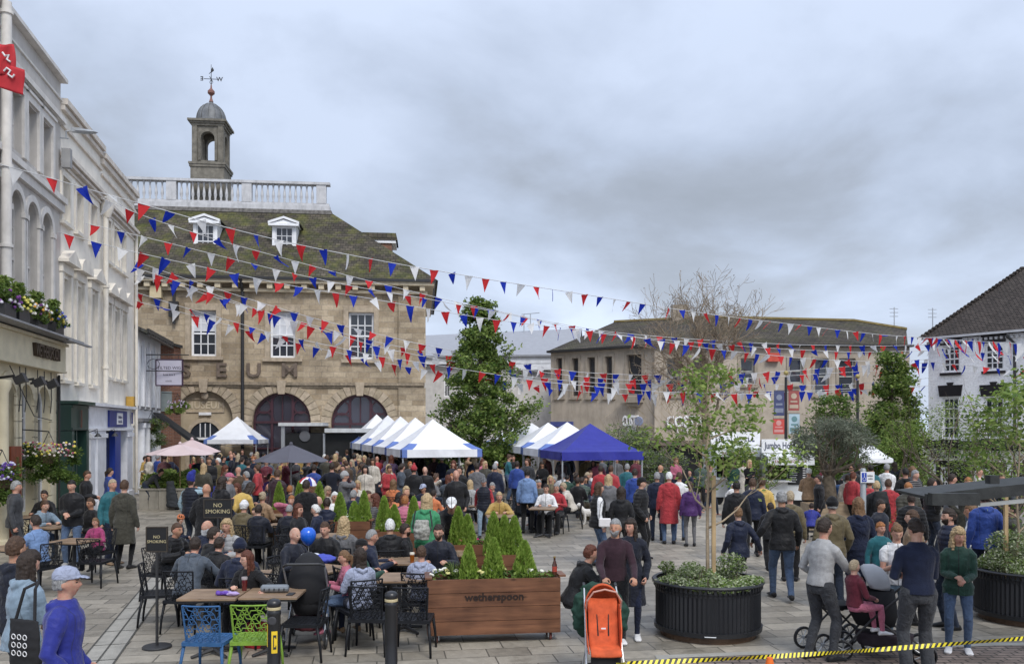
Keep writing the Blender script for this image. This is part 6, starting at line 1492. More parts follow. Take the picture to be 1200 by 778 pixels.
def remesh(mb,name,vox,mats,it=2,disp=0,dscale=7,keep=None):
    me=mb.mesh(name,mats); o=bpy.data.objects.new('tmp',me); COL.objects.link(o)
    m=o.modifiers.new('r','REMESH'); m.mode='VOXEL'; m.voxel_size=vox; m.use_smooth_shade=True
    if it: s_=o.modifiers.new('s','SMOOTH'); s_.iterations=it; s_.factor=.5
    dg=bpy.context.evaluated_depsgraph_get(); r_=bpy.data.meshes.new_from_object(o.evaluated_get(dg)); bpy.data.objects.remove(o); bpy.data.meshes.remove(me); r_.name=name
    if disp:
        n=len(r_.vertices); co=np.empty(n*3); r_.vertices.foreach_get('co',co); co=co.reshape(-1,3); no=np.empty(n*3); r_.vertices.foreach_get('normal',no); no=no.reshape(-1,3)
        d=np.array([mnoise.noise(Vector((c[0]*dscale,c[1]*dscale,c[2]*dscale*1.7)))+.5*mnoise.noise(Vector((c[0]*dscale*2.3+5,c[1]*dscale*2.3,c[2]*dscale*3))) for c in co]); co+=no*(d*disp)[:,None]; r_.vertices.foreach_set('co',co.ravel()); r_.update()
    r_.polygons.foreach_set('use_smooth',[True]*len(r_.polygons))
    r_.materials.clear()
    for x in (mats if isinstance(mats,list) else [mats]): r_.materials.append(x)
    r_.polygons.foreach_set('material_index',[0]*len(r_.polygons)); return r_
def skinmat():
    m=objcol('skin',.5,.03,60,0); B=[n for n in m.node_tree.nodes if n.type=='BSDF_PRINCIPLED'][0]; B.inputs['Subsurface Weight'].default_value=.12; B.inputs['Subsurface Radius'].default_value=(.02,.008,.004); B.inputs['Subsurface Scale'].default_value=.4; return m
SKIN=skinmat(); LIP=M('lip',(.34,.11,.09),.45); EYE=M('eye_dark',(.06,.045,.04),.3); BROW=M('brow',(.11,.07,.045),.8)
CLOTH=objcol('cloth',.85,.9,11); SHINY=objcol('shell_cloth',.55,.6,8); KNIT=objcol('knit',.95,.35,70); DENIM=objcol('denim',.85,.9,14); SHOE=objcol('shoe',.5,.1,20)
def hairmat():
    m,t,N,L,B=nt('hair'); spec(B,.55,0,.35); oi=N.new('ShaderNodeObjectInfo'); n=noise(N,L,coords(N,L,(60,60,9)),2,4,.6); f=ramp(N,L,n.outputs['Fac'],[(.3,.45),(.7,1.6)]); L.new(mix(N,L,oi.outputs['Color'],f,1,'MULTIPLY'),B.inputs['Base Color']); bump(N,L,B,n.outputs['Fac'],.8,.01); MATS['hair']=m; return m
HAIR=hairmat()
def zipper(m):
    N=m.node_tree.nodes;L=m.node_tree.links;B=[n for n in N if n.type=='BSDF_PRINCIPLED'][0]; src=B.inputs['Base Color'].links[0].from_socket
    tc=N.new('ShaderNodeTexCoord'); sx=N.new('ShaderNodeSeparateXYZ'); L.new(tc.outputs['Object'],sx.inputs[0])
    def mth(op,a,b=None):
        q=N.new('ShaderNodeMath'); q.operation=op
        for i,v in enumerate((a,b)):
            if v is None: continue
            if hasattr(v,'is_output'): L.new(v,q.inputs[i])
            else: q.inputs[i].default_value=v
        return q.outputs[0]
    ax=mth('ABSOLUTE',sx.outputs['X']); z1=mth('LESS_THAN',ax,.007); fr=mth('GREATER_THAN',sx.outputs['Y'],.03); f=mth('MULTIPLY',z1,fr)
    z2=mth('SUBTRACT',ax,.13); z2=mth('LESS_THAN',mth('ABSOLUTE',z2),.004); f2=mth('MULTIPLY',z2,mth('GREATER_THAN',sx.outputs['Z'],.9)); f=mth('MAXIMUM',f,mth('MULTIPLY',f2,.6))
    oi=N.new('ShaderNodeObjectInfo'); wv=N.new('ShaderNodeTexWave'); wv.bands_direction='Z'; wv.inputs['Scale'].default_value=7; L.new(tc.outputs['Object'],wv.inputs['Vector'])
    st=mth('MULTIPLY',mth('GREATER_THAN',wv.outputs['Fac'],.72),mth('LESS_THAN',oi.outputs['Alpha'],.8))
    c=mix(N,L,src,(.02,.02,.022),mth('MULTIPLY',f,.75)); c=mix(N,L,c,(.30,.28,.27),mth('MULTIPLY',st,.45)); L.new(c,B.inputs['Base Color'])
zipper(CLOTH); zipper(SHINY)
def freckle(m):
    N=m.node_tree.nodes;L=m.node_tree.links;B=[n for n in N if n.type=='BSDF_PRINCIPLED'][0]; src=B.inputs['Base Color'].links[0].from_socket
    n=noise(N,L,coords(N,L,1),22,3); f=ramp(N,L,n.outputs['Fac'],[(.42,0),(.7,.5)]); L.new(mix(N,L,src,(.42,.13,.10),f),B.inputs['Base Color'])
freckle(SKIN)
VOX=(.010,.018,.030)
TC={}
def body_mesh(pose,lod,yaw,sleeve,female):
    key=('b',pose,lod,yaw,sleeve,female)
    if key in TC: return TC[key]
    K=skel(pose); mb=MB(); torso(mb,K,-.012,female=female)
    for n in 'RL': arm(mb,K,n,-.004); leg(mb,K,n,-.012); foot(mb,K,n,-.008); hand(mb,K,n,.7,lod)
    M_=headM(K,yaw); head(mb,M_,lod,K)
    me=remesh(mb,'body',VOX[lod],[SKIN,LIP,EYE,BROW],1 if lod==0 else 1)
    if lod<2:
        Mi=M_.inverted(); mi=[]
        for p in me.polygons:
            c=Mi@p.center; x,y,z=c.x/.074,c.y/.093,c.z/.118; v=0
            if y>.45 and abs(z)<.95 and abs(x)<.8:
                if abs(x)<.27 and -.555<z<-.43: v=1
                elif .26<abs(x)<.52 and .02<z<.10: v=2
                elif .22<abs(x)<.56 and .21<z<.27: v=3
            mi.append(v)
        me.polygons.foreach_set('material_index',mi)
    TC[key]=me; return me
def top_mesh(kind,pose,lod,female):
    key=('t',kind,pose,lod,female)
    if key in TC: return TC[key]
    K=skel(pose); mb=MB(); sit=pose.startswith('sit')
    g={'jacket':.028,'puffer':.036,'coat':.03,'sweater':.014,'tshirt':.010,'gilet':.036,'hoodie':.022,'shirt':.014}[kind]
    torso(mb,K,g,bottom=-.02 if kind in('tshirt','shirt','sweater') else -.06,flare=.01 if kind not in('sweater','tshirt') else 0,female=female)
    if kind!='gilet':
        for n in 'RL': arm(mb,K,n,g*.62,t1=.4 if kind=='tshirt' else 1)
    P,up,fw=K['P'],K['up'],K['fw']
    if kind=='coat' and not sit:
        rs=[(P+up*.10,X*.185,fw*.145),(P-Vector((0,0,.05)),X*.205,fw*.165),(P-Vector((0,0,.25)),X*.22,fw*.185),(P-Vector((0,0,.42)),X*.235,fw*.20)]; mb.rings(rs,20)
    elif kind in('coat',) and sit:
        for n in 'RL': H,Kn=K['H'+n],K['K'+n]; mb.tube([H,H.lerp(Kn,.5),H.lerp(Kn,.85)],[.12,.115,.10],12,rnd_end=True)
    elif kind in('jacket','puffer','hoodie','gilet') and not sit:
        mb.rings([(P+up*.05,X*(.17+g),fw*(.125+g)),(P-up*.10,X*(.182+g),fw*(.135+g))],20)
    if kind in('jacket','puffer','coat','gilet','shirt'): mb.tube([K['N']-up*.03,K['N']+up*.03],[.082,.072],14)     # collar
    if kind in('hoodie','jacket','coat') :
        c=K['N']-fw*.075+up*.0; mb.tube([c+X*.085+fw*.05,c+X*.06-fw*.02-up*.02,c-up*.05-fw*.02,c-X*.06-fw*.02-up*.02,c-X*.085+fw*.05],[.026,.036,.044,.036,.026],10,rnd_end=True)
    me=remesh(mb,kind,VOX[lod]*1.05,[CLOTH],1,0 if lod==2 else .007 if kind not in('tshirt','sweater','puffer') else .006)
    if kind in('puffer','gilet') and lod<2:     # quilting ridges
        n=len(me.vertices); co=np.empty(n*3); me.vertices.foreach_get('co',co); co=co.reshape(-1,3); no=np.empty(n*3); me.vertices.foreach_get('normal',no); no=no.reshape(-1,3)
        d=np.abs(np.sin(co[:,2]*math.pi/.075))**.6*.012; co+=no*d[:,None]; me.vertices.foreach_set('co',co.ravel()); me.update()
    TC[key]=me; return me
def legs_mesh(kind,pose,lod,female):
    key=('l',kind,pose,lod,female)
    if key in TC: return TC[key]
    K=skel(pose); mb=MB(); P,up,fw=K['P'],K['up'],K['fw']; g={'jeans':.006,'trousers':.010,'leggings':.001,'baggy':.02}[kind]
    mb.rings([(P-Vector((0,0,.09)),X*.12,Vector((0,1,0))*.10),(P-Vector((0,0,.04)),X*(.162+g),Vector((0,1,0))*(.115+g)),(P+up*.06,X*(.160+g),fw*(.112+g)),(P+up*.12,X*(.146+g),fw*(.104+g))],18)
    for n in 'RL': leg(mb,K,n,g,hem='wide' if kind in('trousers','baggy') else 'x',rmul=.95 if female else 1)
    me=remesh(mb,'trousers',VOX[lod]*1.05,[DENIM],1,0 if lod==2 else .006,6); TC[key]=me; return me
def shoe_mesh(pose,lod,n):
    key=('s',pose,lod,n)
    if key in TC: return TC[key]
    K=skel(pose); mb=MB(); foot(mb,K,n,.006); A=K['A'+n]; mb.tube([A-Vector((0,0,.04)),A+Vector((0,0,.0))],[.046,.044],12)
    me=mb.mesh('shoe',[SHOE],True); TC[key]=me; return me
def hair_mesh(kind,pose,lod,yaw,female):
    key=('h',kind,pose,lod,yaw)
    if key in TC: return TC[key]
    K=skel(pose); M_=headM(K,yaw); mb=MB(); mb.M=M_
    def shell(rx,ry,rz,front=.34,low=-.55,cz=.008,cut=.74,ear=True,n1=28,n2=20):
        vs=[];fs=[]
        for j in range(n2+1):
            ph=-math.pi/2+math.pi*j/n2
            for i in range(n1):
                th=2*math.pi*i/n1; x=math.cos(ph)*math.sin(th); y=math.cos(ph)*math.cos(th); z=math.sin(ph); k=1
                hl=front+.25*abs(x) if y>0 else low
                lim=low+(front-low)*max(0,min(1,(y+.15)/.55))     # hairline height for this direction
                if z<lim: k=cut
                vs.append((x*rx*k,y*ry*k-.006,z*rz*k+cz))
        for j in range(n2):
            for i in range(n1): a=j*n1+i;b=j*n1+(i+1)%n1; fs.append((b,a,a+n1,b+n1))
        mb.add(vs,[f for f in fs])
    vox=.009 if lod<2 else .02
    if kind in('short','bun','pony','long','bob','curly','crop'):
        r_={'short':1,'crop':.965,'bun':1.0,'pony':1.0,'long':1.05,'bob':1.08,'curly':1.13}[kind]
        shell(.084*r_,.103*r_,.129*r_,front=.42,low=-.5 if kind!='crop' else -.35)
        if kind=='bun': mb.ell((0,-.095,.075),(.042,.04,.042),10,8)
        mb.M=None
        if kind in('long','bob','curly'):
            Lh={'long':.34,'bob':.16,'curly':.2}[kind]; q=[]; C=M_.translation; bk=(M_.to_3x3()@Vector((0,-1,0))); rt=(M_.to_3x3()@X); dn=-(K['up']*.7+Vector((0,0,.3))).normalized(); w=1.15 if kind=='curly' else 1
            q=[(C+bk*.02-dn*.04,rt*.080*w,bk*.07*w),(C+bk*.05+dn*.07,rt*.090*w,bk*.055*w),(C+bk*.06+dn*(.07+Lh*.4),rt*.098*w,bk*.05*w),(C+bk*.095+dn*(.07+Lh*.75),rt*.092*w,bk*.038*w),(C+bk*.10+dn*(.07+Lh),rt*.06*w,bk*.022)]
            mb.rings(q,14)
            for s_ in (-1,1):
                a=C+rt*s_*.078; mb.tube([a+bk*.0-dn*.06,a+rt*s_*.006+dn*.03,a+rt*s_*.008-bk*.012+dn*(.06+Lh*.35),a-bk*.03+rt*s_*.0+dn*(.07+Lh*.7)],[.03,.027,.026,.014],8,rnd_end=True)
        if kind=='pony':
            C=M_.translation; bk=(M_.to_3x3()@Vector((0,-1,0))); mb.tube([C+bk*.1+Vector((0,0,.03)),C+bk*.13,C+bk*.125-Vector((0,0,.1)),C+bk*.11-Vector((0,0,.2))],[.02,.03,.026,.01],9,rnd_end=True)
        me=remesh(mb,'hair',vox,[HAIR],1,.0075 if kind not in('crop','curly') else (.002 if kind=='crop' else .014),26 if kind!='curly' else 34)
    elif kind=='beanie' or kind=='bobble':
        shell(.090,.108,.135,front=.22,low=-.2,cz=.012,cut=.78)
        for t in (0,):
            vs=[]
            mb.rings([((0,-.008,.012),(.090,0,0),(0,.108,0)),((0,-.008,.022),(.095,0,0),(0,.113,0)),((0,-.01,.06),(.094,0,0),(0,.111,0)),((0,-.01,.066),(.085,0,0),(0,.1,0))],24)
        if kind=='bobble': mb.ell((0,0,.165),(.036,.036,.036),8,6)
        mb.M=None; me=remesh(mb,'beanie',vox,[KNIT],1)
    elif kind in('cap','flatcap'):
        mb.rings([((0,-.006,.035),(.086,0,0),(0,.103,0)),((0,-.006,.075),(.085,0,0),(0,.102,0)),((0,-.006,.115),(.064,0,0),(0,.078,0)),((0,-.006,.138),(.02,0,0),(0,.026,0))],22)
        mb.rings([((0,.06,.044),(.066,0,0),(0,.0,.008)),((0,.11,.048),(.064,0,0),(0,.0,.006)),((0,.155,.036),(.045,0,0),(0,0,.005)),((0,.172,.028),(.018,0,0),(0,0,.004))],14)
        mb.M=None; me=remesh(mb,'cap',.008 if lod<2 else .02,[CLOTH],1)
    elif kind=='hat':
        mb.lathe([(.15,.055),(.15,.065),(.092,.07),(.088,.14),(.07,.165),(.02,.17)],(0,-.005,0),22); mb.M=None; me=remesh(mb,'hat',.01,[CLOTH],1)
    elif kind=='crown':
        for k in range(8):
            a=k*math.pi/4; mb.tube([(.08*math.cos(a),.095*math.sin(a),.06),(.085*math.cos(a),.1*math.sin(a),.13),(.05*math.cos(a),.06*math.sin(a),.18),(0,0,.165)],.018,6)
        mb.rings([((0,-.004,.045),(.092,0,0),(0,.108,0)),((0,-.004,.09),(.094,0,0),(0,.11,0))],20); mb.M=None; me=remesh(mb,'crown_hat',.01,[CLOTH],1)
    elif kind=='tallhat':
        mb.tube([(0,-.01,.05),(0,-.01,.12),(.02,-.0,.19),(.06,.02,.24)],[.095,.10,.09,.055],16,rnd_end=True); mb.M=None; me=remesh(mb,'tall_hat',.012,[CLOTH],1)
    elif kind=='hood':
        shell(.105,.120,.15,front=.45,low=-.9,cz=.0,cut=.74); mb.M=None; me=remesh(mb,'hood',.012,[CLOTH],1)
    elif kind=='beard':
        vs=[];fs=[];n1,n2=20,12
        for j in range(n2+1):
            ph=-math.pi/2+(math.pi/2+.0)*j/n2
            for i in range(n1):
                th=2*math.pi*i/n1; x=math.cos(ph)*math.sin(th); y=math.cos(ph)*math.cos(th); z=math.sin(ph); k=1.05 if (y>.15 and z<-.42+.35*abs(x)) else .8
                vs.append((x*.073*k*(1-.28*(-z)**1.4),y*.096*k+(.012 if y>0 and k>1 else 0),z*.122*k))
        for j in range(n2):
            for i in range(n1): a=j*n1+i;b=j*n1+(i+1)%n1; fs.append((b,a,a+n1,b+n1))
        fs.append(tuple(range(n2*n1,(n2+1)*n1))); mb.add(vs,fs); mb.M=None; me=remesh(mb,'beard',.008,[HAIR],1,.003,40)
    TC[key]=me; return me
def topz(pose): 
    K=skel(pose); return K['C'].z+.128
C_=dict(black=(.012,.012,.014),navy=(.012,.018,.045),dnavy=(.014,.017,.03),blue=(.02,.06,.30),royal=(.02,.03,.27),sky=(.14,.25,.48),teal=(.01,.13,.16),denim=(.07,.12,.22),ldenim=(.20,.29,.38),djean=(.02,.03,.055),grey=(.14,.14,.15),lgrey=(.36,.36,.36),dgrey=(.045,.048,.055),white=(.72,.72,.73),cream=(.55,.50,.42),olive=(.055,.052,.038),khaki=(.13,.10,.045),brown=(.09,.055,.03),tan=(.33,.20,.10),red=(.42,.02,.03),maroon=(.13,.015,.03),plum=(.045,.02,.03),purple=(.07,.02,.13),pink=(.50,.12,.20),magenta=(.36,.03,.14),orange=(.68,.18,.04),yellow=(.60,.38,.05),green=(.02,.26,.10),dgreen=(.015,.06,.04),lilac=(.32,.36,.50),bluegrey=(.07,.09,.12),mustard=(.45,.28,.04),paleblue=(.28,.42,.50),camel=(.38,.24,.12))
for _k,_v in C_.items():
    _g=.3*_v[0]+.6*_v[1]+.1*_v[2]; C_[_k]=tuple(.82*q+.18*_g for q in _v)
HC=dict(black=(.012,.010,.009),dark=(.028,.018,.013),brown=(.065,.035,.02),auburn=(.10,.032,.018),lbrown=(.16,.09,.045),blonde=(.40,.29,.16),ash=(.34,.27,.18),grey=(.24,.24,.24),white=(.62,.62,.60),ginger=(.30,.12,.04))
SK=[(.55,.33,.24),(.50,.29,.21),(.58,.37,.28),(.45,.26,.17),(.52,.30,.22)]
OCC=[]; SITS=[]
def person(px,ytop,pose,f,top,tcol,legs,lcol,hair,hcol,label,h=1.72,s=None,yaw=0,fem=False,shoes='black',hat=None,hatc=None,beard=None,glasses=False,group=None,chair=True,k=None,gil=None,loc=None,stripe=False):
    zb=topz(pose); zadd=.02 if hat else 0; SIT=pose.startswith('sit') and chair
    if loc is None:
        if s is None:
            k_=h/1.75; s=60
            for _ in range(8):
                x,y=at(px,s); s=(ytop-HOR)/(CAMH-gz(x,y)-((zb+zadd)*k_ if not SIT else .5+(zb+zadd-.5)*k_)); s=max(18,s)
        x,y=at(px,s); z=gz(x,y)
        if k is None: k=(CAMH-z-(ytop-HOR)/s)/(zb+zadd) if not SIT else (CAMH-z-(ytop-HOR)/s-.5)/(zb+zadd-.5)
        k=max(.62,min(1.12,k))
    else: x,y,z=loc; s=FP/y
    if SIT: z+=.5*(1-k)
    lod=0 if s>66 else 1 if s>42 else 2
    K=skel(pose); pk=K['P']
    # for seated / bent figures the head must be where the photo has it, so shift the root
    Cw=K['C']*k; a=-R(f); hx=Cw.x*math.cos(a)-Cw.y*math.sin(a); hy=Cw.x*math.sin(a)+Cw.y*math.cos(a)
    if loc is None: x-=hx*.9; y-=hy*.9
    r=empty('person',(x,y,z),-R(f),label,'person',group); r.scale=(k*(1.0 if not fem else .96),k,k)
    for ox,oy in OCC: pass
    OCC.append((x,y)); sk=SK[len(OCC)%5]
    yaw=round(yaw/15)*15 if lod else yaw
    b=link('body',body_mesh(pose,lod,yaw,0,fem),r,None,sk)
    names={'jacket':'jacket','puffer':'puffer_jacket','coat':'coat','sweater':'sweater','tshirt':'t_shirt','gilet':'gilet','hoodie':'hoodie','shirt':'shirt'}
    if top=='gilet': link('sweater',top_mesh('sweater',pose,lod,fem),r,None,C_[gil or 'white'])
    t=link(names[top],top_mesh(top,pose,lod,fem),r,None,C_[tcol])
    if stripe: t.color[3]=.5; t.material_slots[0].link='OBJECT'; t.material_slots[0].material=SHINY
    if top in('jacket','puffer','gilet') : t.material_slots[0].link='OBJECT'; t.material_slots[0].material=SHINY
    if top=='sweater' and not stripe: t.material_slots[0].link='OBJECT'; t.material_slots[0].material=KNIT
    link('trousers',legs_mesh(legs,pose,lod,fem),r,None,C_[lcol])
    if lod<2:
        for n in 'RL': link('shoe',shoe_mesh(pose,lod,n),r,None,C_[shoes])
    if hair!='bald': link('hair',hair_mesh(hair,pose,lod,yaw,fem),r,None,HC[hcol])
    if hat: link({'cap':'cap','beanie':'beanie','bobble':'bobble_hat','hat':'hat','crown':'crown_hat','tallhat':'tall_hat','hood':'hood'}[hat],hair_mesh(hat,pose,lod,yaw,fem),r,None,C_[hatc])
    if beard: link('beard',hair_mesh('beard',pose,lod,yaw,fem),r,None,HC[beard])
    if glasses:
        mb=MB(); mb.M=headM(K,yaw)
        for s_ in (-1,1): mb.tube([(s_*.031+.021*math.cos(q),.092-.006*abs(math.cos(q)),.008+.016*math.sin(q)) for q in [i*math.pi/6 for i in range(13)]],.0022,4,cap=False); mb.tube([(s_*.052,.088,.01),(s_*.076,.0,.006)],.002,4)
        mb.tube([(-.01,.098,.01),(.01,.098,.01)],.002,4); mb.M=None; mb.build('spectacles',BLK,r)
    if pose.startswith('sit') and chair: SITS.append((x,y,z,f,k,s,label))
    return r,K,k
